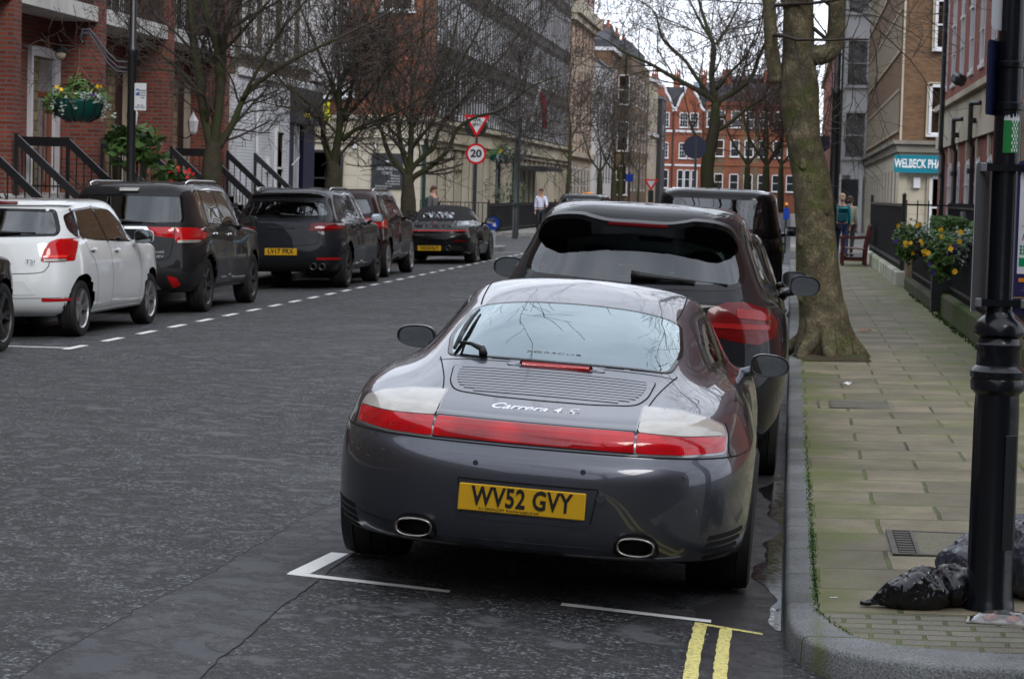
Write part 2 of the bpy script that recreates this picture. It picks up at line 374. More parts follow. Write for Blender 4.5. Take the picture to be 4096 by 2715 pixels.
def pavemat(name, base, base2, joint, bw, bh, ms, moss=1.0, mossx=None, off=0.5, var=0.3, shift=(0, 0), fine_amt=0.25):
    m = bpy.data.materials.new(name); m.use_nodes = True; t = m.node_tree; b = t.nodes['Principled BSDF']; K = t.links.new
    c = N(t, 'ShaderNodeTexCoord'); O = c.outputs['Object']
    dn = N(t, 'ShaderNodeTexNoise', inp={'Scale': 2.5, 'Detail': 4.0}); K(O, dn.inputs['Vector'])
    # gently wandering joints
    ad = N(t, 'ShaderNodeVectorMath', operation='MULTIPLY_ADD'); K(dn.outputs['Color'], ad.inputs[0]); ad.inputs[1].default_value = (0.035, 0.035, 0); K(O, ad.inputs[2])
    a2 = N(t, 'ShaderNodeVectorMath', operation='ADD'); K(ad.outputs[0], a2.inputs[0]); a2.inputs[1].default_value = (*shift, 0)
    br = N(t, 'ShaderNodeTexBrick', offset=off, inp={'Scale': 1.0, 'Mortar Size': ms, 'Mortar Smooth': 0.3, 'Brick Width': bw, 'Row Height': bh,
        'Color1': (*base, 1), 'Color2': (*base2, 1), 'Mortar': (*joint, 1)}); K(a2.outputs[0], br.inputs['Vector'])
    n1 = N(t, 'ShaderNodeTexNoise', inp={'Scale': 1.7, 'Detail': 9.0, 'Roughness': 0.7}); K(O, n1.inputs['Vector'])
    r1 = N(t, 'ShaderNodeMapRange', inp={1: 0.3, 2: 0.7, 3: 1-var, 4: 1+var}); K(n1.outputs['Fac'], r1.inputs[0])
    n5 = N(t, 'ShaderNodeTexNoise', inp={'Scale': 120.0, 'Detail': 4.0}); K(O, n5.inputs['Vector'])
    r5 = N(t, 'ShaderNodeMapRange', inp={1: 0.3, 2: 0.7, 3: 1-fine_amt, 4: 1+fine_amt}); K(n5.outputs['Fac'], r5.inputs[0])
    q = N(t, 'ShaderNodeMath', operation='MULTIPLY'); K(r1.outputs[0], q.inputs[0]); K(r5.outputs[0], q.inputs[1])
    s1 = N(t, 'ShaderNodeVectorMath', operation='SCALE'); K(br.outputs['Color'], s1.inputs[0]); K(q.outputs[0], s1.inputs['Scale'])
    n2 = N(t, 'ShaderNodeTexNoise', inp={'Scale': 1.1, 'Detail': 7.0, 'Roughness': 0.65}); K(O, n2.inputs['Vector'])
    # moss: in joints, by the kerb and by the wall
    sx = N(t, 'ShaderNodeSeparateXYZ'); K(O, sx.inputs[0])
    jm = N(t, 'ShaderNodeMath', operation='MULTIPLY_ADD'); K(br.outputs['Fac'], jm.inputs[0]); jm.inputs[1].default_value = 0.16; K(n2.outputs['Fac'], jm.inputs[2])
    tot = jm.outputs[0]
    if mossx:
        for (cx, wd, amt) in mossx:
            d = N(t, 'ShaderNodeMath', operation='SUBTRACT'); K(sx.outputs[0], d.inputs[0]); d.inputs[1].default_value = cx
            ab = N(t, 'ShaderNodeMath', operation='ABSOLUTE'); K(d.outputs[0], ab.inputs[0])
            rr = N(t, 'ShaderNodeMapRange', inp={1: 0.0, 2: wd, 3: amt, 4: 0.0}); K(ab.outputs[0], rr.inputs[0])
            aa = N(t, 'ShaderNodeMath', operation='ADD'); K(tot, aa.inputs[0]); K(rr.outputs[0], aa.inputs[1]); tot = aa.outputs[0]
    rm = N(t, 'ShaderNodeMapRange', inp={1: 0.56, 2: 0.74, 3: 0.0, 4: 0.85*moss}); K(tot, rm.inputs[0])
    x = N(t, 'ShaderNodeMixRGB'); x.inputs[2].default_value = (0.10, 0.118, 0.024, 1); K(rm.outputs[0], x.inputs[0]); K(s1.outputs[0], x.inputs[1])
    K(x.outputs[0], b.inputs['Base Color']); b.inputs['Roughness'].default_value = 0.72
    inv = N(t, 'ShaderNodeMath', operation='MULTIPLY_ADD'); K(br.outputs['Fac'], inv.inputs[0]); inv.inputs[1].default_value = -1.0; K(n5.outputs['Fac'], inv.inputs[2])
    bb = N(t, 'ShaderNodeBump', inp={'Strength': 1.0, 'Distance': 0.006}); K(inv.outputs[0], bb.inputs['Height']); K(bb.outputs[0], b.inputs['Normal'])
    MATS[name] = m; return m
slab_m = pavemat('york_stone_paving', (0.125, 0.113, 0.070), (0.212, 0.178, 0.116), (0.028, 0.028, 0.016), 0.66, 0.56, 0.012, var=.42,
                 mossx=((0.2, 0.35, 0.17), (2.15, 1.3, 0.22)), shift=(0.14, 0.06))
setts_m = pavemat('small_block_paving', (0.12, 0.11, 0.085), (0.17, 0.155, 0.12), (0.035, 0.045, 0.015), 0.20, 0.105, 0.010, mossx=((0.3, 0.5, 0.04),), shift=(0.02, 0.03))
kerb_m = pavemat('granite_kerb_stone', (0.155, 0.16, 0.16), (0.095, 0.10, 0.10), (0.03, 0.035, 0.02), 4.0, 0.75, 0.010, moss=0.8, off=0.0, mossx=((0.16, 0.05, 0.16),), var=0.45, fine_amt=0.55, shift=(1, 0.1))
earth_m = mat('bare_earth', (0.055, 0.038, 0.025), 0.95, var=0.5, vscale=14, bump=0.02, bscale=30, var2=(0.05, 0.06, 0.02), v2scale=4)
farslab_m = pavemat('grey_paving', (0.20, 0.195, 0.18), (0.25, 0.24, 0.22), (0.06, 0.06, 0.05), 0.66, 0.56, 0.010, moss=0.2)

# ------------------------------------------------------------ ground, roads, kerbs, pavements
xs = sorted(set([-900, -300, -100, -40] + [-8.75+i*0.09 for i in range(98)] + [0.02, 0.5, 3, 40, 100, 300, 900]))
ys = [-300, -60, -20, 0, 6, 8, 10, 12, 16, 20, 30, 40, 50, 60, 80, 100, 140, 200, 300, 600, 1500]
mb = MB()
V = [(x, y, zr(x)) for y in ys for x in xs]; n = len(xs)
mb.add(V, [(j*n+i, j*n+i+1, (j+1)*n+i+1, (j+1)*n+i) for j in range(len(ys)-1) for i in range(n-1)])
tag(mb.build('ground', road_m, uv=False, smooth=True), kind='structure')

def sheet(name, poly_strips, m, lift=0.003, kind='structure'):
    """thin sheet that follows the camber: strips of (x0, x1, y0, y1) or free quads"""
    b = MB()
    for q in poly_strips:
        if len(q) == 4 and not isinstance(q[0], tuple):
            x0, x1, y0, y1 = q; nx = max(1, int(abs(x1-x0)/0.09)+1)
            for i in range(nx):
                a, c = x0+(x1-x0)*i/nx, x0+(x1-x0)*(i+1)/nx
                b.quad(*[(x, y, zr(x)+lift) for x, y in ((a, y0), (c, y0), (c, y1), (a, y1))])
        else:
            b.quad(*[(x, y, zr(x)+lift) for x, y in q])
    return tag(b.build(name, m, uv=False), kind=kind)
# trench reinstatement along the bay edge, wandering edges
b = MB(); r2 = random.Random(3); rows = []
yy = 5.0; 
while yy < 62:
    t = (yy-7.6)/4.4
    wl = .012*math.sin(yy*2.1)+.008*math.sin(yy*5.3+1); wr2 = .012*math.sin(yy*1.7+2)+.007*math.sin(yy*6.1)
    rows.append((-2.50+0.17*min(max(t, 0), 1.2)+wl+r2.gauss(0, .004), -1.945+wr2+r2.gauss(0, .004), yy)); yy += 0.09 if yy < 14 else .5
for (a, c, y0), (d, e_, y1) in zip(rows, rows[1:]):
    for k in range(6):
        A0, A1, B0, B1 = a+(c-a)*k/6, a+(c-a)*(k+1)/6, d+(e_-d)*k/6, d+(e_-d)*(k+1)/6
        b.quad(*[(x, y, zr(x)+0.002) for x, y in ((A0, y0), (A1, y0), (B1, y1), (B0, y1))])
tag(b.build('road_patch', patch_m, uv=False), kind='structure')
b = MB(); rg_ = random.Random(9); yy = 3.0; pv = None
while yy < 62:
    cur = (-.30+rg_.uniform(-.05, .05), yy)
    if pv: b.quad(*[(x, y, zr(x)+0.0015) for x, y in (pv, (-.15, pv[1]), (-.15, cur[1]), cur)]); b.quad(*[(x, y, zr(x)+0.0015) for x, y in ((-.15, pv[1]), (.03, pv[1]), (.03, cur[1]), (-.15, cur[1]))])
    pv = cur; yy += rg_.uniform(.2, .5)
tag(b.build('gutter', gutter_m, uv=False), kind='structure')
crk = mat('tar_crack', (0.020, 0.020, 0.022), .9); b = MB()
for side in (0, 1):
    for q0, q1 in zip(rows, rows[1:]):
        xa, xb = q0[side], q1[side]; b.quad(*[(x, y, zr(x)+0.0032) for x, y in ((xa-.002, q0[2]), (xa+.002+.0015*side, q0[2]), (xb+.002, q1[2]), (xb-.002, q1[2]))])
tag(b.build('road_crack', crk, uv=False), kind='structure')
sheet('gutter_left', [(-8.72, -8.3, 12, 60)], gutter_m, 0.004)
# bay markings
sheet('bay_marking', [((-2.10, 9.74), (-1.38, 9.645), (-1.38, 9.705), (-2.10, 9.81)), ((-2.10, 9.80), (-2.01, 9.80), (-1.955, 10.40), (-2.035, 10.40)),
      ((-0.90, 9.60), (-0.27, 9.565), (-0.27, 9.625), (-0.90, 9.665))], wht_worn, 0.0042)
ry = random.Random(31); yl = []
for xa, xb, yb in ((-.335, -.282, 9.5), (-.228, -.176, 9.46)):
    p = [xa, xb]; yy = 4.0
    while yy < yb:
        q_ = [xa+ry.gauss(0, .0016)+.003*math.sin(yy*4), xb+ry.gauss(0, .0016)+.003*math.sin(yy*4)]; y2 = min(yb, yy+.05); yl.append(((p[0], yy), (p[1], yy), (q_[1], y2), (q_[0], y2))); p = q_; yy += .05
sheet('yellow_line', yl+[((-0.335, 9.50), (-0.055, 9.42), (-0.055, 9.455), (-0.335, 9.545))], yel_worn, 0.0042)
# dashed edge of the far bays; each dash about 0.6 m with 0.6 m gaps
dashes = []
y = 21.7; k = 0
while y < 62:
    dashes.append((-6.94, -6.85, y, y+0.62)); y += 1.27; k += 1
dashes += [((-8.3, 22.25), (-6.88, 21.85), (-6.88, 21.93), (-8.3, 22.33)), (-8.2, -7.1, 61.6, 61.7)]
sheet('bay_dash', dashes, wht_worn, 0.004)
# junction marks across the side road
sheet('give_way_line', [(x, x+0.55, 84.3, 84.55) for x in np.arange(-13, -9, 0.9)] + [(x, x+0.3, 64, 65.5) for x in (-4.5, -4.9)], wht_worn, 0.009)
# puddles in the gutter
water_m = mat('puddle_water', (0.012, 0.012, 0.012), 0.10, spec=0.4, rvar=.09, vscale=14)
b = MB(); r3 = random.Random(11)
yy = 9.55; pv = None
while yy < 15:
    w_ = .075+.05*math.sin(yy*2.3+1)+.03*math.sin(yy*5.9)+.008*math.sin(yy*17)
    cur = (.02-max(.004, w_), yy)
    if pv: b.quad(*[(x, y, zr(x)+0.0045) for x, y in (pv, (.02, pv[1]), (.02, cur[1]), cur)])
    pv = cur; yy += .03
tag(b.build('puddle', water_m, uv=False), kind='structure')

KZ = 0.047      # top of the right-hand kerb
def pz(X): return KZ+0.02*max(0, min(2.2, X-0.15))
def kerb_sweep(name, outer, inner, z0, z1, m):
    """kerb stones: face, rounded arris and top between an outer and an inner line"""
    b = MB(); n = len(outer); V = []
    for (a, c) in zip(outer, inner):
        dx, dy = c[0]-a[0], c[1]-a[1]; l = math.hypot(dx, dy); ux_, uy_ = dx/l, dy/l
        for (s, z) in ((0.0, z0), (0.006, z1-0.02), (0.014, z1-0.007), (0.03, z1), (l, z1+0.002)):
            xx = a[0]+ux_*s; V.append((xx, a[1]+uy_*s, z+(.02*max(0, min(2.2, xx-.15)) if name == 'kerb' and z > 0 else 0)))
    for i in range(n-1):
        for j in range(4): b.add([V[i*5+j], V[(i+1)*5+j], V[(i+1)*5+j+1], V[i*5+j+1]], [(0, 1, 2, 3)])
    return tag(b.build(name, m, uv=False, smooth=True, fix=True), kind='structure')
ko = [(0.025, 63.0)]+[(0.025, y) for y in (50, 40, 30, 24, 18, 14, 12, 11, 10)]+[(0.034, 9.42), (0.045, 9.2), (0.066, 9.0), (0.115, 8.80), (0.214, 8.63), (0.36, 8.49), (0.58, 8.40), (0.9, 8.37), (3, 8.36), (14, 8.36)]
ki = [(0.155, 63.0)]+[(0.155, y) for y in (50, 40, 30, 24, 18, 14, 12, 11, 10)]+[(0.17, 9.42), (0.195, 9.25), (0.235, 9.07), (0.285, 8.93), (0.36, 8.82), (0.47, 8.74), (0.64, 8.68), (0.9, 8.65), (3, 8.64), (14, 8.64)]
kerb_sweep('kerb', ko, ki, -0.09, KZ, kerb_m)
def polysheet(name, poly, zf, m):
    b = MB(); b.add([(x, y, zf(x)) for x, y in poly], [tuple(range(len(poly)))])
    return tag(b.build(name, m, uv=False), kind='structure')
# slabs: straight pavement plus the mouth of the side street
b = MB()
for y0, y1 in ((9.42, 12), (12, 20), (20, 40), (40, 62.9)):
    for x0, x1 in ((0.155, 0.9), (0.9, 2.35)):
        xa = 0.17 if (x0 == 0.155 and y0 == 9.42) else x0
        b.add([(xa if y0 == 9.42 else x0, y0, pz(x0)), (x1, y0, pz(x1)), (x1, y1, pz(x1)), (x0, y1, pz(x0))], [(0, 1, 2, 3)])
b.add([(2.35, 9.42, pz(2.35)), (14, 9.42, pz(2.35)), (14, 22, pz(2.35)), (2.35, 22, pz(2.35))], [(0, 1, 2, 3)])
tag(b.build('pavement', slab_m, uv=False), kind='structure')
blk = [(x, y) for (x, y) in ki[9:]] 
blk = [(0.17, 9.42)]+ki[11:]+[(14, 9.42)]
b = MB()
for i in range(len(blk)-2):
    (x0, y0), (x1, y1) = blk[i], blk[i+1]
    b.add([(x0, y0, pz(x0)+0.001), (x1, y1, pz(x1)+0.001), (x1, 9.42, pz(x1)+0.001), (x0, 9.42, pz(x0)+0.001)], [(0, 1, 2, 3)] if i else [(0, 1, 2)])
tag(b.build('block_paving', setts_m, uv=False), kind='structure')
# flush granite strip in the road at the corner
sheet('flush_kerb', [((0.07, 8.55), (0.10, 8.30), (2.4, 8.02), (2.4, 8.20))], mat('flush_granite', (0.26, 0.26, 0.24), 0.8, var=0.35, vscale=30, bump=0.004, bscale=150), 0.012)
# bare tree pit
b = MB(); r4 = random.Random(8); nx, ny = 16, 30; V = []
from mathutils import noise as _nz
for j in range(ny+1):
    for i in range(nx+1):
        x, y = .165+.70*i/nx, 24.0+1.75*j/ny; ed = min(i, nx-i, j, ny-j); V.append((x+(r4.gauss(0, .012) if ed == 0 else 0), y+(r4.gauss(0, .008) if ed == 0 else 0), pz(x)+.006+(0 if ed == 0 else .012+.045*max(0, _nz.noise(Vector((x*6, y*6, 0)))+.35))))
b.add(V, [(j*(nx+1)+i, j*(nx+1)+i+1, (j+1)*(nx+1)+i+1, (j+1)*(nx+1)+i) for j in range(ny) for i in range(nx)])
tag(b.build('tree_pit_earth', earth_m, uv=False, smooth=True), kind='structure')
# pavement beyond the right-hand crossing
b = MB(); b.box(0.03, 6, 78, 240, -0.08, 0.07)
tag(b.build('far_pavement_right', farslab_m, uv=False), kind='structure')
# left side
b = MB(); b.box(-20, -8.93, -40, 61.5, -0.1, 0.14); tag(b.build('left_pavement', farslab_m, uv=False), kind='structure')
b = MB(); b.box(-8.93, -8.75, -40, 61.5, -0.1, 0.138); tag(b.build('left_kerb', kerb_m, uv=False), kind='structure')
b = MB(); b.box(-30, -8.6, 86, 240, -0.1, 0.14); tag(b.build('far_pavement_left', farslab_m, uv=False), kind='structure')
b = MB(); b.prism([(-8.2+0.45*math.cos(a), 63.2+1.8*math.sin(a)) for a in [i*2*PI/20 for i in range(20)]], -0.02, 0.17)
tag(b.build('traffic_island', kerb_m, uv=False), kind='structure')

# loose marks on the pavement: moss tufts in the kerb joint (uncountable), litter
moss_m = mat('moss', (0.035, 0.085, 0.012), 0.9, var=0.4, vscale=30)
b = MB(); r5 = random.Random(21)
for i in range(2600):
    y = 8.9+abs(r5.gauss(0, 1))*4; x = (0.158 if y > 9.4 else 0.17+max(0, (9.4-y))*0.25)+r5.gauss(0, 0.008)
    if r5.random() < 0.45 and (math.sin(y*5.1)+math.sin(y*2.3+1)+math.sin(y*13)*.6) < 0.5: continue
    h = r5.uniform(0.003, 0.011); a = r5.uniform(0, PI); l = r5.uniform(0.002, 0.007)
    dx, dy = math.cos(a)*l, math.sin(a)*l; z = KZ
    b.add([(x-dx, y-dy, z), (x+dx, y+dy, z), (x+r5.gauss(0, 0.006), y+r5.gauss(0, 0.006), z+h)], [(0, 1, 2)])
for i in range(350):
    y = r5.uniform(26, 41); x = 2.12+r5.gauss(0, 0.02); a = r5.uniform(0, PI); l = r5.uniform(0.01, 0.03); h = r5.uniform(0.01, 0.04)
    b.add([(x-math.cos(a)*l, y-math.sin(a)*l, 0.08), (x+math.cos(a)*l, y+math.sin(a)*l, 0.08), (x, y, 0.085+h)], [(0, 1, 2)])
tag(b.build('moss', moss_m, uv=False), kind='stuff')
# ------------------------------------------------------------ cars: one smooth skin per body, everything else fitted onto it
def bspl(P, t, mirror0=None, mirror1=None):
    """uniform cubic B-spline along axis 0; mirror = axis index to reflect for symmetric ends"""
    P = np.asarray(P, float); n = len(P)
    def ghost(a, b, mir):
        if mir is None: return 2*a-b
        g = b.copy(); g[..., mir] *= -1; return g
    Q = np.concatenate([[ghost(P[0], P[1], mirror0)], P, [ghost(P[-1], P[-2], mirror1)]])
    t = np.clip(t, 0, n-1-1e-9); i = t.astype(int); f = t-i
    f = f.reshape((-1,)+(1,)*(P.ndim-1))
    b0 = (1-f)**3/6; b1 = (3*f**3-6*f**2+4)/6; b2 = (-3*f**3+3*f**2+3*f+1)/6; b3 = f**3/6
    return b0*Q[i]+b1*Q[i+1]+b2*Q[i+2]+b3*Q[i+3]
def sharpen(P, ax, k=2, amt=0.85):
    C = P.copy(); n = P.shape[ax]
    for _ in range(k):
        Sm = bspl(np.moveaxis(C, ax, 0), np.arange(n, dtype=float), None if ax == 0 else 0, 0)
        C = C+amt*(P-np.moveaxis(Sm, 0, ax))
    return C

class Car:
    """rows[r][c] = (x, y, z): r from the sill up to the centre line of the roof, c from the middle of the tail round the side to the middle of the nose"""
    def __init__(s, rows, W, paint, name, label, cat='car', nu=150, nv=64, dens_u=None):
        P = np.array(rows, float)
        P = sharpen(P, 1); P = sharpen(P, 0)
        nr, nc = P.shape[:2]
        u = np.linspace(0, nc-1, nu); v = np.linspace(0, nr-1, nv)
        G = bspl(P, v, None, 0)                     # rows direction: (nv, nc, 3)
        G = np.moveaxis(bspl(np.moveaxis(G, 1, 0), u, 0, 0), 0, 1)   # (nv, nu, 3)
        G[..., 0] = np.maximum(G[..., 0], 0); G[:, 0, 0] = 0; G[:, -1, 0] = 0; G[-1, :, 0] = 0
        s.G = G; s.root = empty(name, label=label, cat=cat); s.paint = paint; s.W = W
        nv_, nu_ = G.shape[:2]
        A = G.reshape(-1, 3); B = A.copy(); B[:, 0] *= -1; off = len(A)
        F = []
        for i in range(nv_-1):
            for j in range(nu_-1):
                q = (i*nu_+j, i*nu_+j+1, (i+1)*nu_+j+1, (i+1)*nu_+j)
                F.append(q); F.append(tuple(off+k for k in q[::-1]))
        s.V = np.concatenate([A, B]); s.F = np.array(F)
        s.bvh = BVHTree.FromPolygons([tuple(p) for p in s.V], [tuple(f) for f in F])
        s.keep = np.ones(len(F), bool)
    VIEWS = {'rear': (lambda a, b: (a, -4, b), (0, 1, 0)), 'right': (lambda a, b: (4, a, b), (-1, 0, 0)),
             'left': (lambda a, b: (-4, a, b), (1, 0, 0)), 'top': (lambda a, b: (a, b, 4), (0, 0, -1)), 'front': (lambda a, b: (a, 12, b), (0, -1, 0))}
    def hit(s, a, b, view, off=0.0):
        f, d = s.VIEWS[view]
        h = s.bvh.ray_cast(Vector(f(a, b)), Vector(d))
        if h[0] is None:
            # just outside the silhouette: nearest point of the skin
            lo = s.bvh.find_nearest(Vector({'rear': (a, 0.1, b), 'right': (s.W, a, b), 'left': (-s.W, a, b), 'top': (a, b, 1.2), 'front': (a, 4, b)}[view]))
            p, n = lo[0], lo[1]
        else: p, n = h[0], h[1]
        if n.dot(Vector(d)) > 0: n = -n
        return p+n*off, n
    def holes(s, poly, view, sgn=None):
        """open the skin under a pane"""
        C = s.V[s.F].mean(1); poly = np.array(poly)
        a, b = {'rear': (0, 2), 'right': (1, 2), 'left': (1, 2), 'top': (0, 1), 'front': (0, 2)}[view]
        x, y = C[:, a], C[:, b]; ins = np.zeros(len(C), bool); n = len(poly)
        for i in range(n):
            x0, y0 = poly[i]; x1, y1 = poly[(i+1) % n]
            c = ((y0 > y) != (y1 > y)) & (x < (x1-x0)*(y-y0)/(y1-y0+1e-12)+x0); ins ^= c
        if view == 'right': ins &= C[:, 0] > 0
        if view == 'left': ins &= C[:, 0] < 0
        if view == 'rear': ins &= C[:, 1] < s.midy
        if view == 'front': ins &= C[:, 1] > s.midy
        if view == 'top': ins &= C[:, 2] > s.midz
        s.keep &= ~ins
    midy = 2.3; midz = 0.75
    def arch(s, y, z, r, flat=1.0):
        """cut a clean round wheel opening"""
        V = s.V; d = np.hypot(V[:, 1]-y, (V[:, 2]-z)*flat); side = np.abs(V[:, 0]) > 0.55*s.W
        ang = np.arctan2((V[:, 2]-z)*flat, V[:, 1]-y)
        near = side & (np.abs(d-r) < 0.022) & (V[:, 2] > z-0.35)
        V[near, 1] = y+r*np.cos(ang[near]); V[near, 2] = z+r*np.sin(ang[near])/flat
        d2 = np.hypot(V[:, 1]-y, (V[:, 2]-z)*flat)
        inside = (d2 < r+1e-4)
        fi = inside[s.F].all(1) & (np.abs(V[s.F].mean(1)[:, 0]) > 0.55*s.W)
        s.keep &= ~fi
    def body(s, name='body'):
        F = s.F[s.keep]; used = np.unique(F); mp_ = -np.ones(len(s.V), int); mp_[used] = np.arange(len(used))
        b = MB(); b.v = [tuple(p) for p in s.V[used]]; b.f = [tuple(f) for f in mp_[F]]; b.mi = [0]*len(b.f)
        o = b.build(name, s.paint, s.root, smooth=True, uv=False)
        bm = bmesh.new(); bm.from_mesh(o.data); bmesh.ops.remove_doubles(bm, verts=bm.verts, dist=1e-4)
        bmesh.ops.recalc_face_normals(bm, faces=bm.faces); bm.to_mesh(o.data); bm.free()
        o.data.polygons.foreach_set('use_smooth', [True]*len(o.data.polygons))
        return o
    def patch(s, name, poly, view, m, off=0.003, h=0.035, skirt=0.012, parent=None, mirror=False, dome=0.0, inner=None):
        """a panel cut to an outline (in the view's plane), laid on the skin with turned-in edges"""
        outs = []
        for sg in ((1, -1) if mirror else (1,)):
            vw = view
            pl = [Vector(p) for p in poly]
            if sg < 0:
                if view in ('rear', 'top', 'front'): pl = [Vector((-p.x, p.y)) for p in pl]
                else: vw = 'left' if view == 'right' else 'right'
            # densify outline
            bd = []
            for i in range(len(pl)):
                a, c = pl[i], pl[(i+1) % len(pl)]; k = max(1, int((c-a).length/h+0.5))
                for j in range(k): bd.append(a+(c-a)*j/k)
            nb = len(bd); xs = [p.x for p in bd]; ys = [p.y for p in bd]
            pts = list(bd)
            edges = [(i, (i+1) % nb) for i in range(nb)]
            x = min(xs)+h/2; 
            loops = [list(range(nb))]
            if inner:
                il = [Vector((p[0]*sg if view in ('rear', 'top', 'front') else p[0], p[1])) for p in inner]; b2 = []
                for i in range(len(il)):
                    a, c = il[i], il[(i+1) % len(il)]; k = max(1, int((c-a).length/h+0.5))
                    for j in range(k): b2.append(a+(c-a)*j/k)
                o2 = len(pts); pts += b2; edges += [(o2+i, o2+(i+1) % len(b2)) for i in range(len(b2))]; loops.append(list(range(o2, len(pts))))
            allb = np.array([(p.x, p.y) for p in pts])
            while x < max(xs):
                y = min(ys)+h/2
                while y < max(ys):
                    if np.min(np.hypot(allb[:, 0]-x, allb[:, 1]-y)) > h*0.55: pts.append(Vector((x, y)))
                    y += h
                x += h
            vo, eo, fo, ov, oe, of = delaunay_2d_cdt(pts, edges, [], 1, 1e-6)
            if inner:
                def insd(px, py, pg):
                    c = False
                    for i in range(len(pg)):
                        a, d = pg[i], pg[i-1]
                        if (a.y > py) != (d.y > py) and px < (d.x-a.x)*(py-a.y)/(d.y-a.y)+a.x: c = not c
                    return c
                fo = [f for f in fo if not insd(sum(vo[i].x for i in f)/3, sum(vo[i].y for i in f)/3, il)]
            b = MB(); P3 = []; Nn = []
            for p in vo:
                q, n = s.hit(p.x, p.y, vw, off); P3.append(q); Nn.append(n)
            if dome:
                for i, p in enumerate(vo):
                    d = float(np.min(np.hypot(allb[:, 0]-p.x, allb[:, 1]-p.y))); P3[i] = P3[i]+Nn[i]*dome*(1-math.exp(-d/0.03))
            b.add(P3, fo)
            cnt = {}
            for f in fo:
                for i in range(len(f)):
                    e = tuple(sorted((f[i], f[(i+1) % len(f)]))); cnt[e] = cnt.get(e, 0)+1
            for f in fo:
                for i in range(len(f)):
                    a, c = f[i], f[(i+1) % len(f)]
                    if cnt[tuple(sorted((a, c)))] == 1 and skirt:
                        b.add([P3[a], P3[c], P3[c]-Nn[c]*skirt, P3[a]-Nn[a]*skirt], [(1, 0, 3, 2)])
            o = b.build(name, m, parent or s.root, smooth=True, uv=False, fix=True, angle=50)
            outs.append(o)
        return outs if mirror else outs[0]
    def line(s, pts, w, view, closed=False):
        """outline of a ribbon along a polyline"""
        pts = [Vector(p) for p in pts]; n = len(pts); L_, R_ = [], []
        for i, p in enumerate(pts):
            t = (pts[min(i+1, n-1)]-pts[max(i-1, 0)]); t.normalize(); q = Vector((-t.y, t.x))*w/2
            L_.append(p+q); R_.append(p-q)
        return L_+R_[::-1]
    def seam(s, pts, view, m, w=0.006, mirror=False, name='panel_gap', off=0.0012, parent=None):
        return s.patch(name, s.line(smooth2(pts), w, view), view, m, off, h=0.03, skirt=0.0, mirror=mirror, parent=parent)

def smooth2(pts, k=4, closed=False):
    """Catmull-Rom through 2-D points"""
    P = [Vector(p) for p in pts]; n = len(P)
    if n < 3: return P
    o = []
    for i in range(n if closed else n-1):
        p0 = P[(i-1) % n] if closed or i > 0 else P[0]; p1 = P[i]; p2 = P[(i+1) % n]; p3 = P[(i+2) % n] if closed or i+2 < n else P[-1]
        for j in range(k):
            t = j/k; o.append(0.5*((2*p1)+(p2-p0)*t+(2*p0-5*p1+4*p2-p3)*t*t+(3*p1-p0-3*p2+p3)*t**3))
    if not closed: o.append(P[-1])
    return o
def rnd_poly(pts, r=0.03, k=4):
    """round the corners of a polygon"""
    P = [Vector(p) for p in pts]; n = len(P); o = []
    for i in range(n):
        a, b, c = P[i-1], P[i], P[(i+1) % n]
        d1 = min(r, (a-b).length*0.45); d2 = min(r, (c-b).length*0.45)
        s_, e = b+(a-b).normalized()*d1, b+(c-b).normalized()*d2
        for j in range(k+1):
            t = j/k; o.append((1-t)**2*s_+2*t*(1-t)*b+t*t*e)
    return o
def shrink(pts, d):
    P = [Vector(p) for p in pts]; n = len(P); A = sum(P[i].x*P[(i+1) % n].y-P[(i+1) % n].x*P[i].y for i in range(n))
    sg = 1 if A > 0 else -1; o = []
    for i in range(n):
        t = (P[(i+1) % n]-P[i-1]); t.normalize(); o.append(P[i]+Vector((-t.y, t.x))*sg*d)
    return o

black_m = mat('black_plastic', (0.012, 0.012, 0.013), 0.45, bump=0.0006, bscale=300)
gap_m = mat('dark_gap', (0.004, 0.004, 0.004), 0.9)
rubber_m = mat('tyre_rubber', (0.014, 0.014, 0.014), 0.75, var=0.25, vscale=12, bump=0.0015, bscale=120)
frit_m = mat('glass_border_black', (0.006, 0.006, 0.007), 0.08)
chrome_m = mat('bright_metal_trim', (0.75, 0.75, 0.77), 0.12, metal=1.0)
alloy_m = mat('silver_alloy', (0.52, 0.52, 0.53), 0.28, metal=0.9, var=0.12, vscale=20)
darkalloy_m = mat('dark_alloy', (0.10, 0.10, 0.10), 0.35, metal=0.8, var=0.3, vscale=15)
seat_m = mat('seat_fabric', (0.02, 0.02, 0.021), 0.8, var=0.2)
cabin_m = mat('cabin_trim', (0.016, 0.016, 0.017), 0.85)
plate_m = mat('yellow_plate', (0.55, 0.31, 0.010), 0.35, var=0.06, vscale=8)
letter_m = mat('plate_lettering', (0.008, 0.008, 0.008), 0.5)
mirror_m = mat('mirror_glass', (0.33, 0.36, 0.38), 0.02, metal=1.0)
red_m = mat('red_lamp', (0.40, 0.002, 0.004), 0.10, coat=.6, var=0.2, vscale=60)
darkred_m = mat('dark_red_lamp', (0.10, 0.002, 0.003), 0.14, coat=0.2, spec=.3, var=0.12, vscale=45)
clearlamp_m = mat('clear_lamp', (0.33, 0.32, 0.29), 0.12, metal=0.35, coat=1.0)
glass_clear = glassmat('clear_car_glass', (0.70, 0.80, 0.78))
glass_tint = glassmat('tinted_car_glass', (0.16, 0.18, 0.19))
glass_pale = glassmat('side_car_glass', (0.45, 0.52, 0.51))

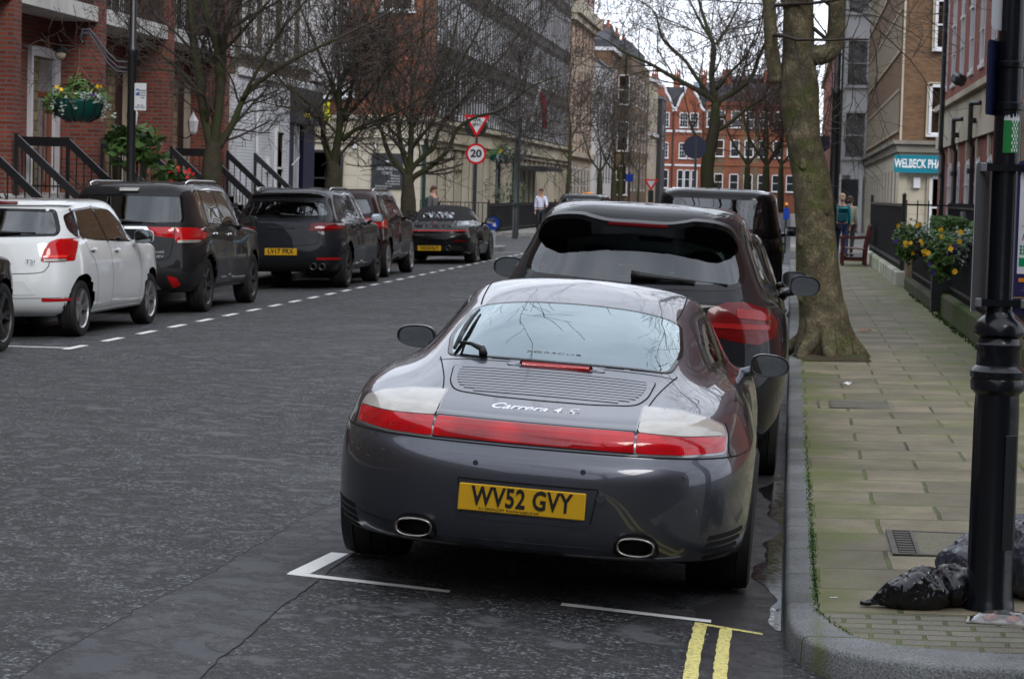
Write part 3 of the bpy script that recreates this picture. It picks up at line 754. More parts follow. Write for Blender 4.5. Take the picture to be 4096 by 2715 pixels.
def lampmat(name, col, cx=38.0, dark=0.55):
    """moulded lens: fine vertical ribs under clear lacquer"""
    m = mat(name, col, 0.14, coat=.7)
    t = m.node_tree; b = t.nodes['Principled BSDF']; c = N(t, 'ShaderNodeTexCoord')
    w_ = N(t, 'ShaderNodeTexWave', inp={'Scale': cx, 'Distortion': 0.0}); t.links.new(c.outputs['Object'], w_.inputs['Vector'])
    n = N(t, 'ShaderNodeTexNoise', inp={'Scale': 7.0, 'Detail': 2.0}); t.links.new(c.outputs['Object'], n.inputs['Vector'])
    r = N(t, 'ShaderNodeMapRange', inp={1: 0.35, 2: 0.65, 3: dark, 4: 1.25}); t.links.new(n.outputs['Fac'], r.inputs[0])
    r2_ = N(t, 'ShaderNodeMapRange', inp={1: 0, 2: 1, 3: 0.6, 4: 1.15}); t.links.new(w_.outputs['Fac'], r2_.inputs[0])
    q = N(t, 'ShaderNodeMath', operation='MULTIPLY'); t.links.new(r.outputs[0], q.inputs[0]); t.links.new(r2_.outputs[0], q.inputs[1])
    s_ = N(t, 'ShaderNodeVectorMath', operation='SCALE'); s_.inputs[0].default_value = col; t.links.new(q.outputs[0], s_.inputs['Scale'])
    t.links.new(s_.outputs[0], b.inputs['Base Color'])
    return m
lens_red = lampmat('ribbed_red_lens', (0.52, 0.002, 0.008), dark=0.7)
lens_clear = mat('smoky_clear_lens', (0.38, 0.36, 0.32), 0.14, coat=.8, var=.18, vscale=9)

def carpaint(name, col, rough=0.35, metal=0.75, coat=1.0, dirt=0.12):
    dk = max(col) < .06
    if dk: metal = .0; rough = .5; coat = .75; col = tuple(c*.35 for c in col)
    m = mat(name, col, rough, metal=metal, coat=coat)
    t = m.node_tree; b = t.nodes['Principled BSDF']; c = N(t, 'ShaderNodeTexCoord')
    b.inputs['Coat IOR'].default_value = 1.36 if dk else 1.5; b.inputs['Specular IOR Level'].default_value = .06 if dk else .2
    # film of dust low down and in patches, and fine flake
    n = N(t, 'ShaderNodeTexNoise', inp={'Scale': 2.2, 'Detail': 6.0, 'Roughness': 0.6}); t.links.new(c.outputs['Object'], n.inputs['Vector'])
    r = N(t, 'ShaderNodeMapRange', inp={1: 0.35, 2: 0.7, 3: 0.01, 4: 0.01+dirt*.5}); t.links.new(n.outputs['Fac'], r.inputs[0]); t.links.new(r.outputs[0], b.inputs['Coat Roughness'])
    f = N(t, 'ShaderNodeTexNoise', inp={'Scale': 900.0, 'Detail': 1.0}); t.links.new(c.outputs['Object'], f.inputs['Vector'])
    r2_ = N(t, 'ShaderNodeMapRange', inp={1: 0.3, 2: 0.7, 3: 0.88, 4: 1.12}); t.links.new(f.outputs['Fac'], r2_.inputs[0])
    s_ = N(t, 'ShaderNodeVectorMath', operation='SCALE'); s_.inputs[0].default_value = col; t.links.new(r2_.outputs[0], s_.inputs['Scale'])
    t.links.new(s_.outputs[0], b.inputs['Base Color'])
    return m

def wheel(parent, x, y, z, r, w, rim_r, spokes, m_rim, side=1, tread=True, twin=False):
    """tyre with grooved tread and alloy with spokes, hub and disc; x is the outer face, side = +1 right"""
    hub = empty('wheel', (x, y, z)); hub.parent = parent
    b = MB(); sd = 1
    prof = []
    h = w/2
    # section from inner to outer bead, tread with three grooves
    pts = [(-h*0.86, rim_r), (-h, rim_r+0.35*(r-rim_r)), (-h*0.99, r-0.035), (-h*0.93, r-0.012)]
    for g in (-0.55, 0.0, 0.55):
        pts += [(h*(g-0.03), r), (h*(g-0.025), r-0.008), (h*(g+0.025), r-0.008), (h*(g+0.03), r)]
    pts += [(h*0.93, r-0.012), (h*0.99, r-0.035), (h, rim_r+0.35*(r-rim_r)), (h*0.92, rim_r+0.01), (h*0.86, rim_r)]
    b.lathe([(rr, xx-h) for xx, rr in pts], 48, axis='x')
    if side < 0: b.v = [(-p[0], p[1], p[2]) for p in b.v]
    b.build('tyre', rubber_m, hub, smooth=True, uv=False, fix=True, angle=40)
    b = MB()
    b.lathe([(rim_r*1.0, -h*2*0.95), (rim_r*0.97, -0.06), (rim_r*0.97, -0.018), (rim_r*1.01, -0.010), (rim_r*1.03, -0.004), (rim_r*1.03, -0.012)], 40, axis='x')
    for k in range(spokes):
        a = 2*PI*k/spokes
        for da, wd in (((-0.09, 0.017), (0.09, 0.017)) if twin else ((0.0, 0.034),)):
            P = []
            for rr, ww, xx in ((0.05, wd*1.0, -0.035), (rim_r*0.55, wd*0.8, -0.022), (rim_r*0.97, wd*0.85, -0.014)):
                aa = a+da*(rr/rim_r)*1.8
                c, s_ = math.cos(aa), math.sin(aa)
                for q in (-1, 1): P.append((xx, c*rr-s_*ww*q, s_*rr+c*ww*q))
                for q in (-1, 1): P.append((xx-0.028, c*rr-s_*ww*q*1.15, s_*rr+c*ww*q*1.15))
            for i in range(2):
                o = i*4; b.add([P[o], P[o+1], P[o+5], P[o+4], P[o+2], P[o+3], P[o+7], P[o+6]],
                    [(0, 1, 2, 3), (1, 5, 6, 2), (0, 3, 7, 4), (4, 7, 6, 5)])
    b.lathe([(0.0, -0.02), (0.035, -0.022), (0.062, -0.035), (0.066, -0.06)], 20, axis='x')
    if side < 0: b.v = [(-p[0], p[1], p[2]) for p in b.v]
    b.build('rim', m_rim, hub, smooth=True, uv=False, fix=True, angle=35)
    b = MB(); b.lathe([(0.0, -0.12), (rim_r*0.72, -0.12), (rim_r*0.72, -0.10), (0.06, -0.10)], 28, axis='x')
    b.lathe([(rim_r*0.98, -0.165), (0.0, -0.165)], 28, axis='x')
    if side < 0: b.v = [(-p[0], p[1], p[2]) for p in b.v]
    b.build('brake_disc', mat('dull_steel', (0.06, 0.06, 0.06), 0.5, metal=0.7), hub, uv=False, fix=True)
    return hub

def plate(car, txt, z, tilt=0.0, w=0.52, h=0.111, y=-0.01, x=0.0, small=None, yaw=0):
    e = MB(); e.box(-w/2, w/2, -0.006, 0.002, -h/2, h/2, bev=0.006)
    o = e.build('number_plate', plate_m, car.root, uv=False)
    o.location = (x, y, z); o.rotation_euler = (tilt, 0, yaw)
    text_mesh(txt, 0.108, 'lettering', letter_m, o, Matrix.Translation((0, -0.0075, 0.004)), bold=0.0026, wd=w*0.80, space=1.06)
    if small: text_mesh(small, 0.014, 'small_print', letter_m, o, Matrix.Translation((-0.05, -0.0073, -0.043)), extrude=0.0005)
    return o

def doormirror(car, x, y, z, side, m, w=0.20, h=0.135, kind='oval', arm=0.10):
    """shell with a glass facing back, on a stalk"""
    r = empty('door_mirror', (x, y, z)); r.parent = car.root
    b = MB(); n = 28; rings = []
    for (d, k) in ((-0.004, 0.97), (0.0, 1.0), (0.03, 1.0), (0.07, 0.86), (0.10, 0.62), (0.115, 0.3), (0.118, 0.0)):
        g = []
        for j in range(n):
            a = 2*PI*j/n; c, s_ = math.cos(a), math.sin(a); e = 0.80 if kind == 'oval' else 0.55
            px = math.copysign(abs(c)**e, c)*w/2*k; pz_ = math.copysign(abs(s_)**e, s_)*h/2*k*(1+(0.0 if kind != 'oval' else -0.12*c*1))
            g.append((side*px, d, pz_+0.0))
        rings.append(g)
    V = [p for g in rings for p in g]; F = [(i*n+j, i*n+(j+1) % n, (i+1)*n+(j+1) % n, (i+1)*n+j) for i in range(len(rings)-1) for j in range(n)]
    b.add(V, F); b.build('shell', m, r, smooth=True, uv=False, fix=True)
    b = MB(); g = [(p[0]*0.88, 0.006, p[2]*0.86) for p in rings[1]]; b.add([(0, 0.006, 0)]+g, [(0, 1+(j+1) % n, 1+j) for j in range(n)])
    b.build('mirror_glass', mirror_m, r, uv=False)
    b = MB(); g2 = rings[0]; b.add([(p[0], -0.004, p[2]) for p in g2]+[(p[0]*0.9, -0.003, p[2]*0.88) for p in g2]+[(p[0]*0.9, 0.008, p[2]*0.88) for p in g2],
        [(k*n+j, k*n+(j+1) % n, (k+1)*n+(j+1) % n, (k+1)*n+j) for k in range(2) for j in range(n)])
    b.build('bezel', black_m, r, uv=False, smooth=True)
    b = MB(); b.tube([(-side*w*0.38, 0.03, -h*0.30), (-side*(w*0.5+arm*0.5), 0.05, -h*0.42), (-side*(w*0.5+arm), 0.07, -h*0.6)], [0.03, 0.026, 0.034], 10)
    b.build('stalk', m, r, uv=False, smooth=True)
    return r

def seats(car, spots, m=seat_m):
    """seat backs with head restraints; spots = (x, y, z_seat, z_top, width)"""
    for (x, y, z0, z1, wd) in spots:
        e = empty('seat', (x, y, 0)); e.parent = car.root
        b = MB(); n = 10; V = []; F = []
        for (dz, k, th) in ((0, 0.9, 0.07), (0.1, 1.0, 0.075), (0.35, 0.97, 0.065), (0.52, 0.75, 0.05), (0.57, 0.5, 0.03)):
            zz = z0+dz*(z1-0.2-z0)/0.57
            for j in range(16):
                a = 2*PI*j/16; c, s_ = math.cos(a), math.sin(a)
                V.append((math.copysign(abs(c)**0.5, c)*wd/2*k, math.copysign(abs(s_)**0.7, s_)*th-dz*0.28, zz))
        for i in range(4):
            for j in range(16): F.append((i*16+j, i*16+(j+1) % 16, (i+1)*16+(j+1) % 16, (i+1)*16+j))
        F.append(tuple(64+j for j in range(16)))
        b.add(V, F); b.build('backrest', m, e, smooth=True, uv=False, fix=True)
        b = MB(); b.ico((0, -0.19, z1-0.10), 1, 3, sc=(wd*0.27, 0.05, 0.10)); b.v = [(math.copysign(abs(p[0]/(wd*0.27))**0.75*wd*0.27, p[0]), p[1], p[2]) for p in b.v]
        b.build('head_restraint', m, e, smooth=True, uv=False)

def undertray(car, y0, y1, hw, z0, z1, arches):
    """dark floor, wheel wells and cabin floor so nothing shows through"""
    b = MB(); b.box(-hw, hw, y0, y1, z0, z1)
    for (y, z, r) in arches:
        for sg in (1, -1):
            V = []; n = 14
            for k in range(n+1):
                a = PI*k/n-0.0; V += [(sg*hw*0.72, y+r*math.cos(a), z+r*math.sin(a)), (sg*(car.W-0.10), y+r*math.cos(a), z+r*math.sin(a))]
            b.add(V, [(2*i, 2*i+1, 2*i+3, 2*i+2) for i in range(n)])
            b.add([(sg*hw*0.72, y+r*math.cos(PI*k/n), z+r*math.sin(PI*k/n)) for k in range(n+1)], [tuple(range(n+1))])
    return b.build('underbody', gap_m, car.root, uv=False)
def rods(car, name, pts, r, m, parent=None, n=8):
    b = MB(); b.tube(pts, r, n); return b.build(name, m, parent or car.root, smooth=True, uv=False)
def place(car, x, y, z, yaw=0.0, roll=0.0):
    car.root.location = (x, y, z); car.root.rotation_euler = (0, roll, yaw)
# ------------------------------------------------------------ the grey sports coupe in the foreground
grey_paint = carpaint('grey_metallic_paint', (0.072, 0.076, 0.094), rough=0.35, metal=0.8)
TOPW = 0.0
r911 = [
 # c0             c1              c2              c3              c4              c5              c6              c7              c8              c9              c10             c11             c12
 [(0,.16,.225), (.34,.19,.225), (.56,.27,.225), (.70,.43,.215), (.78,.65,.20), (.82,1.12,.17), (.81,1.7,.17), (.80,2.2,.17), (.80,2.8,.17), (.80,3.45,.17), (.70,3.95,.17), (.45,4.2,.17), (0,4.3,.17)],
 [(0,.035,.270), (.35,.060,.270), (.60,.135,.270), (.76,.30,.270), (.855,.58,.26), (.895,1.12,.22), (.86,1.7,.21), (.84,2.2,.21), (.84,2.8,.21), (.86,3.45,.21), (.77,4.0,.22), (.48,4.3,.22), (0,4.4,.22)],
 [(0,.0,.43), (.35,.020,.43), (.61,.095,.43), (.78,.27,.44), (.875,.56,.45), (.910,1.12,.45), (.885,1.7,.42), (.865,2.2,.42), (.865,2.8,.42), (.885,3.45,.42), (.80,4.02,.42), (.5,4.33,.42), (0,4.43,.42)],
 [(0,-.003,.60), (.35,.017,.60), (.605,.092,.605), (.775,.268,.62), (.870,.56,.63), (.905,1.12,.65), (.885,1.7,.60), (.865,2.2,.58), (.865,2.8,.58), (.88,3.45,.58), (.79,4.0,.54), (.49,4.3,.52), (0,4.4,.52)],
 [(0,.052,.678), (.35,.074,.678), (.595,.147,.683), (.752,.315,.695), (.842,.585,.718), (.880,1.12,.745), (.87,1.7,.71), (.855,2.2,.69), (.855,2.8,.69), (.865,3.45,.69), (.77,3.97,.62), (.47,4.26,.58), (0,4.36,.57)],
 [(0,.085,.765), (.35,.110,.765), (.575,.185,.775), (.72,.36,.795), (.805,.62,.82), (.838,1.12,.835), (.845,1.7,.80), (.835,2.2,.78), (.835,2.8,.78), (.84,3.38,.78), (.73,3.92,.68), (.44,4.2,.62), (0,4.3,.60)],
 [(0,.42,.845), (.33,.44,.845), (.53,.49,.852), (.655,.62,.868), (.725,.82,.885), (.77,1.16,.895), (.79,1.7,.875), (.795,2.2,.855), (.80,2.8,.85), (.78,3.3,.84), (.66,3.75,.76), (.38,4.0,.69), (0,4.1,.66)],
 [(0,.86,.958), (.30,.875,.956), (.48,.92,.950), (.59,1.03,.945), (.65,1.2,.94), (.69,1.45,.935), (.715,1.8,.925), (.72,2.2,.915), (.715,2.75,.905), (.62,3.2,.87), (.47,3.45,.82), (.26,3.6,.80), (0,3.65,.795)],
 [(0,1.3,1.075), (.28,1.31,1.073), (.45,1.34,1.065), (.545,1.42,1.055), (.59,1.55,1.05), (.62,1.75,1.05), (.64,2.0,1.06), (.645,2.25,1.065), (.63,2.65,1.05), (.55,2.9,1.03), (.42,3.06,1.01), (.24,3.15,1.0), (0,3.2,.995)],
 [(0,1.72,1.180), (.27,1.73,1.175), (.43,1.76,1.160), (.505,1.82,1.145), (.53,1.9,1.148), (.55,2.02,1.16), (.56,2.15,1.172), (.565,2.3,1.18), (.55,2.5,1.18), (.48,2.66,1.175), (.36,2.74,1.175), (.2,2.78,1.18), (0,2.80,1.185)],
 [(0,2.02,1.245), (.2,2.03,1.243), (.33,2.06,1.236), (.395,2.10,1.23), (.42,2.14,1.232), (.43,2.2,1.238), (.435,2.25,1.243), (.435,2.32,1.248), (.42,2.45,1.25), (.37,2.55,1.248), (.28,2.60,1.248), (.16,2.62,1.252), (0,2.63,1.254)],
 [(0,2.2,1.276), (0,2.21,1.276), (0,2.22,1.276), (0,2.23,1.277), (0,2.25,1.278), (0,2.27,1.279), (0,2.3,1.280), (0,2.33,1.281), (0,2.36,1.281), (0,2.38,1.281), (0,2.4,1.281), (0,2.41,1.281), (0,2.42,1.281)],
]
c9 = Car(r911, 0.915, grey_paint, 'sports_coupe', 'grey metallic sports coupe with a full-width red tail band, parked nearest on the right kerb', nu=230, nv=120)
c9.midy = 2.2
c9.arch(1.12, 0.315, 0.355); c9.arch(3.47, 0.31, 0.345)
# rear window: black border ring, clear pane, hole in the skin
rw = rnd_poly([(-.495, .925), (-.25, .895), (0, .885), (.25, .895), (.495, .925), (.535, 1.25), (.50, 1.70), (.25, 1.735), (0, 1.745), (-.25, 1.735), (-.50, 1.70), (-.535, 1.25)], 0.07)
rwi = shrink(rw, 0.016)
c9.patch('window_seal', shrink(rw, -0.006), 'top', black_m, 0.0015, h=0.05, skirt=0.0, inner=shrink(rw, 0.004))
c9.patch('window_border', rw, 'top', frit_m, 0.003, h=0.05, skirt=0.004, inner=rwi)
c9.patch('rear_window', rwi, 'top', glassmat('reflective_rear_glass', (0.74, 0.88, 0.88), boost=1.2, gcol=(.84, .97, 1)), 0.002, h=0.06, skirt=0)
c9.holes(shrink(rw, 0.004), 'top')
# side windows and windscreen
sw = rnd_poly([(1.42, .955), (2.95, .915), (2.62, 1.10), (2.35, 1.160), (1.95, 1.145), (1.62, 1.05)], 0.06)
for v in ('right', 'left'):
    c9.patch('window_border', sw, v, frit_m, 0.0025, h=0.06, skirt=0.003, inner=shrink(sw, 0.022))
    c9.patch('side_window', shrink(sw, 0.022), v, glass_pale, 0.002, h=0.08, skirt=0)
    c9.holes(shrink(sw, 0.012), v)
ws = rnd_poly([(-.56, 3.05), (0, 3.42), (.56, 3.05), (.44, 2.68), (0, 2.76), (-.44, 2.68)], 0.08)
c9.patch('windscreen', ws, 'top', glass_clear, 0.002, h=0.08, skirt=0); c9.holes(shrink(ws, 0.012), 'top')
# tail lamps
lo = 0.0055
LT = [(.415, .793), (.60, .806), (.72, .815), (.785, .805), (.80, .775), (.79, .755)]   # top edge of clear part, to the outer corner
c9.patch('lamp_surround', rnd_poly([(.412, .852), (.58, .846), (.69, .828), (.765, .800), (.782, .76), (.780, .690), (.60, .680), (.412, .680)], 0.015), 'rear', mat('lamp_rim', (0.35, 0.35, 0.36), 0.2, metal=0.6), 0.0012, h=0.03, skirt=0, mirror=True)
def lamp2(name, poly, m, dome=0.004): return c9.patch(name, rnd_poly(poly, 0.012), 'rear', m, lo, h=0.02, skirt=0.008, mirror=True, dome=dome)
lamp2('tail_lamp_clear', [(.420, .766), (.420, .845), (.58, .839), (.69, .821), (.755, .795), (.772, .762), (.60, .760)], lens_clear)
lamp2('tail_lamp_red', [(.420, .688), (.420, .763), (.60, .757), (.773, .758), (.773, .697), (.60, .688)], lens_red)
c9.patch('band_surround', rnd_poly([(-.418, .682), (.418, .682), (.415, .772), (-.415, .772)], 0.01), 'rear', black_m, 0.0012, h=0.04, skirt=0)
c9.patch('red_reflector_band', rnd_poly([(-.414, .689), (.414, .689), (.408, .764), (-.408, .764)], 0.008), 'rear', lens_red, lo, h=0.022, skirt=0.008, dome=0.004)
# seams
c9.seam([(-.86, .676), (-.6, .675), (0, .674), (.6, .675), (.86, .676)], 'rear', gap_m, 0.006)
c9.seam([(.87, .682), (.80, .68), (.785, .76), (.765, .806)], 'rear', gap_m, 0.004, mirror=True)
c9.seam([(.418, .13), (.425, .30), (.46, .60), (.53, .93)], 'top', gap_m, 0.006, mirror=True)
c9.seam([(-.53, .885), (-.3, .862), (0, .855), (.3, .862), (.53, .885)], 'top', gap_m, 0.006)
# rear spoiler lip and louvred grille
gr = rnd_poly([(-.445, .80), (.445, .80), (.425, .56), (.385, .44), (.20, .395), (0, .385), (-.20, .395), (-.385, .44), (-.425, .56)], 0.05)
c9.patch('spoiler_gap', shrink(gr, -0.006), 'top', gap_m, 0.001, h=0.05, skirt=0)
c9.patch('spoiler_panel', gr, 'top', grey_paint, 0.003, h=0.04, skirt=0.004)
for k in range(10):
    y = 0.765-k*0.034; wd = [.405, .41, .41, .408, .404, .398, .390, .378, .355, .31][k]
    c9.patch('louvre', c9.line([(-wd, y), (-wd/2, y-.004), (0, y-.005), (wd/2, y-.004), (wd, y)], 0.025, 'top'), 'top', grey_paint, 0.0055, h=0.05, skirt=0.002, dome=0.003)
# high brake light in its own swelling
c9.patch('brake_light_pod', rnd_poly([(-.20, .805), (.20, .805), (.225, .835), (.15, .86), (-.15, .86), (-.225, .835)], 0.02), 'top', grey_paint, 0.004, h=0.02, skirt=0.01, dome=0.014)
b = MB(); b.box(-.155, .155, -.012, .012, -.012, .012, bev=0.008); hb = b.build('brake_light', red_m, c9.root, smooth=True, uv=False); hb.location = (0, .815, .953); hb.rotation_euler = (R(15), 0, 0)
b = MB(); b.box(-.162, .162, -.004, .012, -.017, .017, bev=0.008); hb = b.build('brake_light_frame', gap_m, c9.root, smooth=True, uv=False); hb.location = (0, .818, .952); hb.rotation_euler = (R(15), 0, 0)
# plate recess, plate and badge
c9.patch('plate_recess', rnd_poly([(-.31, .55), (.31, .55), (.275, .375), (-.275, .375)], 0.04), 'rear', grey_paint, 0.004, h=0.03, skirt=0.004, inner=rnd_poly([(-.285, .535), (.285, .535), (.262, .392), (-.262, .392)], 0.02))
c9.patch('recess_floor', rnd_poly([(-.285, .535), (.285, .535), (.262, .392), (-.262, .392)], 0.02), 'rear', grey_paint, -0.002, h=0.05, skirt=0)  # recess floor in the same body paint
for pts in ([(-.285, .535), (.285, .535)], [(-.287, .535), (-.265, .392)], [(.287, .535), (.265, .392)]): c9.seam(pts, 'rear', gap_m, .006, name='recess_shade_line', off=.0045)  # dark lines painted in as the shadow along the recess edge
plate(c9, 'WV52 GVY', .462, tilt=R(-2), y=-.008, x=-.018, small='911 VIRGIN.COM  Porsches bought & sold')
b = MB(); b.lathe([(0, -.004), (.018, -.004), (.019, 0)], 18, c=(.30, .0, .50), axis='y'); b.build('tow_eye_cover', grey_paint, c9.root, uv=False)
for x in (-.62, -.22, .22, .62):
    q, nn = c9.hit(x, .60, 'rear', 0.001); b = MB(); b.lathe([(0, -.002), (.011, -.002), (.012, .002)], 14, c=tuple(q), axis='y'); b.build('parking_sensor', grey_paint, c9.root, uv=False)
# script badge: bright letters following the lid
bd = empty('badge'); bd.parent = c9.root; bd.location = (-.045, .27, .811); bd.rotation_euler = (R(-65), 0, 0)
text_mesh('Carrera', .062, 'lettering', chrome_m, bd, Matrix.Translation((-.04, -.004, 0.0)), extrude=0.001, bold=0.0008, shear=0.5, wd=.235)
text_mesh('4', .062, 'lettering', chrome_m, bd, Matrix.Translation((.112, -.004, 0.0)), extrude=0.001, bold=0.0002, shear=0.3, sx=1.1)
text_mesh('S', .078, 'lettering', mat('titanium_badge', (0.55, 0.55, 0.55), 0.35, metal=.6), bd, Matrix.Translation((.165, -.004, -.002)), extrude=0.001, bold=0.0005, shear=0.45, sx=1.25)
text_mesh('PORSCHE', .03, 'window_lettering', mat('etched_grey', (0.12, 0.13, 0.14), 0.6), c9.root, Matrix.Translation((-.03, 1.000, .9975)) @ Matrix.Rotation(R(-74), 4, 'X'), extrude=0.0004, wd=.24)
# exhausts, side outlets, bumper crease
for sg in (-1, 1):
    e = MB()
    def ov(rx, rz, y, n=30): return [(sg*.455+rx*math.copysign(abs(math.cos(a))**.8, math.cos(a)), y, .315+rz*math.copysign(abs(math.sin(a))**.8, math.sin(a))-0.10*(rx*math.cos(a))*sg*0) for a in [2*PI*i/n for i in range(n)]]
    rings = [ov(.078, .040, .10), ov(.078, .040, .0), ov(.075, .037, -.006), ov(.069, .032, -.004), ov(.067, .030, .14)]
    V = [p for g in rings for p in g]; e.add(V, [(i*30+j, i*30+(j+1) % 30, (i+1)*30+(j+1) % 30, (i+1)*30+j) for i in range(4) for j in range(30)])
    ex = e.build('exhaust_tip', mat('worn_steel', (0.30, 0.28, 0.26), 0.25, metal=1.0, var=0.3, vscale=25), c9.root, smooth=True, uv=False)
    e = MB(); e.add([(sg*.455, .13, .315)]+ov(.07, .033, .13), [(0, i+1, (i+1) % 30+1) for i in range(30)]); e.build('exhaust_bore', gap_m, ex, uv=False)
    c9.patch('exhaust_cutout', rnd_poly([(sg*.36, .262), (sg*.365, .33), (sg*.41, .366), (sg*.50, .366), (sg*.545, .33), (sg*.55, .262)], 0.04), 'rear', gap_m, 0.0015, h=0.03, skirt=0)
    for k in range(4):
        z = .345-k*.030; x0, x1 = .735-k*.008, .872-k*0.010
        c9.patch('side_outlet', rnd_poly([(sg*x0, z-.008), (sg*x1, z+.004), (sg*x1, z+.026), (sg*(x0+.01), z+.014)], 0.006), 'rear', gap_m, 0.0015, h=0.02, skirt=0)
c9.seam([(-.72, .335), (-.6, .315), (-.56, .312)], 'rear', grey_paint, 0.006, mirror=False, name='bumper_crease', off=0.004)
c9.patch('bumper_lower_lip', rnd_poly([(-.34, .262), (.34, .262), (.33, .290), (-.33, .290)], 0.01), 'rear', grey_paint, 0.003, h=0.04, skirt=0.01, dome=0.006)
c9.patch('diffuser', rnd_poly([(-.60, .238), (.60, .238), (.52, .262), (-.52, .262)], 0.01), 'rear', black_m, 0.002, h=0.05, skirt=0.01)
# wiper parked upright at the left of the glass
wp = empty('rear_wiper'); wp.parent = c9.root
def top3(x, y, o): q, n_ = c9.hit(x, y, 'top', o); return q
b = MB(); b.tube([top3(-.335, .905, .012), top3(-.345, .94, .028)], [.02, .016], 10); b.tube([top3(-.345, .93, .028), top3(-.40, .985, .034), top3(-.455, 1.02, .032)], [.014, .009, .006], 8)
b.tube([top3(-.455, 1.02, .034), top3(-.462, 1.18, .030)], .006, 6); b.build('arm', black_m, wp, smooth=True, uv=False)
b = MB(); b.tube([top3(-.475, .99, .016)]+[top3(-.475+.02*t, .99+.58*t, .016+.010*math.sin(PI*t)) for t in (0.25, .5, .75)]+[top3(-.452, 1.58, .014)], [.008, .011, .012, .010, .006], 6)
b.build('blade', black_m, wp, smooth=True, uv=False)
# roof edge joints
c9.seam([(.47, 1.74), (.485, 1.95), (.49, 2.3), (.47, 2.6)], 'top', gap_m, 0.007, mirror=True)
# door, fuel flap seams
for v in ('right', 'left'):
    c9.seam([(1.78, .90), (1.72, .7), (1.70, .5), (1.74, .28)], v, gap_m, 0.006)
    c9.seam([(2.95, .90), (2.98, .6), (2.95, .28)], v, gap_m, 0.006)
    c9.seam([(1.35, .955), (1.6, 1.06), (1.95, 1.158), (2.35, 1.172), (2.65, 1.11), (3.0, .91)], v, black_m, 0.012, name='window_seal')
c9.body()
undertray(c9, .5, 4.2, .70, .19, .42, ((1.12, .315, .36), (3.47, .31, .35)))
for y, w_, rr in ((1.12, .285, .325), (3.47, .225, .315)):
    for sg in (1, -1): wheel(c9.root, sg*(.918 if y < 2 else .87), y, rr, rr, w_, .235, 10, alloy_m, sg, twin=True)
doormirror(c9, .925, 2.70, .90, 1, grey_paint, .205, .118, arm=.06)
doormirror(c9, -.925, 2.70, .90, -1, grey_paint, .205, .118, arm=.06)
seats(c9, [(-.36, 1.95, .45, 1.03, .50), (.36, 1.95, .45, 1.03, .50), (-.30, 1.35, .5, .93, .44), (.30, 1.35, .5, .93, .44)])
b = MB(); b.box(-.66, .66, 2.75, 3.1, .6, .86, bev=.05); b.box(-.6, .6, 1.0, 1.3, .70, .80, bev=.04); b.box(-.7, .7, 1.3, 3.1, .35, .45); b.box(-.10, .10, 2.45, 2.50, 1.06, 1.12, bev=.015)
b.build('cabin_interior', cabin_m, c9.root, uv=False)
place(c9, -1.048, 9.32, 0.0, 0.0, R(2.9))
# ------------------------------------------------------------ estate, hatchback and tall cars share one way of laying out the skin
def carrows(L, W, H, ra, fa, belt=1.0, zs=(.28, .38, .55, .72, .86), yt=(.16, .04, .0, .03, .08, .12), rg=(.17, .42, .55), hood=.93,
            yws=3.55, ywt=2.75, bow=(0, .025, .09, .26), kx=(.90, .965, 1.0, 1.0, .985, .955, .925, .80, .70, .46), rr=.06, zg=None):
    """ra / fa: axle positions; belt: height of the waist; rg: tail glass y at base, top and roof edge; hood: bonnet height"""
    zs = list(zs)+[belt-.02, belt+.05, (belt+H)/2+.08 if zg is None else zg, H-rr, H-.012]
    yt = list(yt)+[rg[0], rg[1], rg[2], rg[2]+.30]
    fr = (0, .40, .72, .90)
    rows = []
    fcx = (0, 0, 0, 0, .97, 1.0, .985, .97, .97, .985, .86, .50, 0)
    for r in range(10):
        z = zs[r]; k = kx[r]*W; row = []
        g = r >= 6                                   # greenhouse rows
        b_ = 1.0 if not g else (.75, .5, .4, .3)[r-6]
        for c in range(4): row.append((fr[c]*k, yt[r]+bow[c]*b_, z-(0.0 if not g else (0, 0, .004, .02)[c]*(r >= 7))))
        if not g:
            zf = [z, z, z, z, z, z, z, z]
            if r == 5: zf = [z, z, z-.005, z-.01, z-.015, hood-.05, hood-.13, hood-.16]
            if r == 4: zf = [z, z, z, z, z, min(z, hood-.12), min(z, hood-.22), min(z, hood-.25)]
            ys = [yt[r]+.58, ra, (ra*2+fa)/3+.05, (ra+fa)/2, (ra+2*fa)/3-.02, fa, L-.38, L-.09, L-.0]
            yo = (.12, .03, 0, .02, .07, .14)[r]
            for i, c in enumerate(range(4, 13)):
                zz = z if i == 0 else zf[min(i-1, 7)]
                row.append((fcx[c]*k, ys[i]-(yo if c >= 10 else 0), zz))
        else:
            q = r-6
            A = (yws-.42, (yws+ywt)/2-.22, ywt-.05, ywt-.25)[q]; Z0 = (yws, (yws+ywt)/2+.02, ywt+.02, ywt-.12)[q]
            y4 = yt[r]+(.42, .38, .36, .3)[q]
            ys = [y4+(A-y4)*t for t in (0, .22, .45, .70, .95)]+[A+.14*(1-q*.2), (A+Z0)/2+.10, Z0-.04, Z0]
            xs_ = [.985, 1.0, 1.0, 1.0, .985, .90, .66, .34, 0]
            for i in range(9):
                zz = z
                if q == 0 and i >= 4: zz = (z, hood+.06, hood+.05, hood+.06, hood+.065)[i-4]
                if q == 1 and i >= 5: zz = z-.02
                row.append((xs_[i]*k, ys[i], zz))
        rows.append(row)
    s0, s1 = rg[2]+.55, ywt-.35
    rows.append([(0, s0+(s1-s0)*c/12, H) for c in range(13)])
    return rows

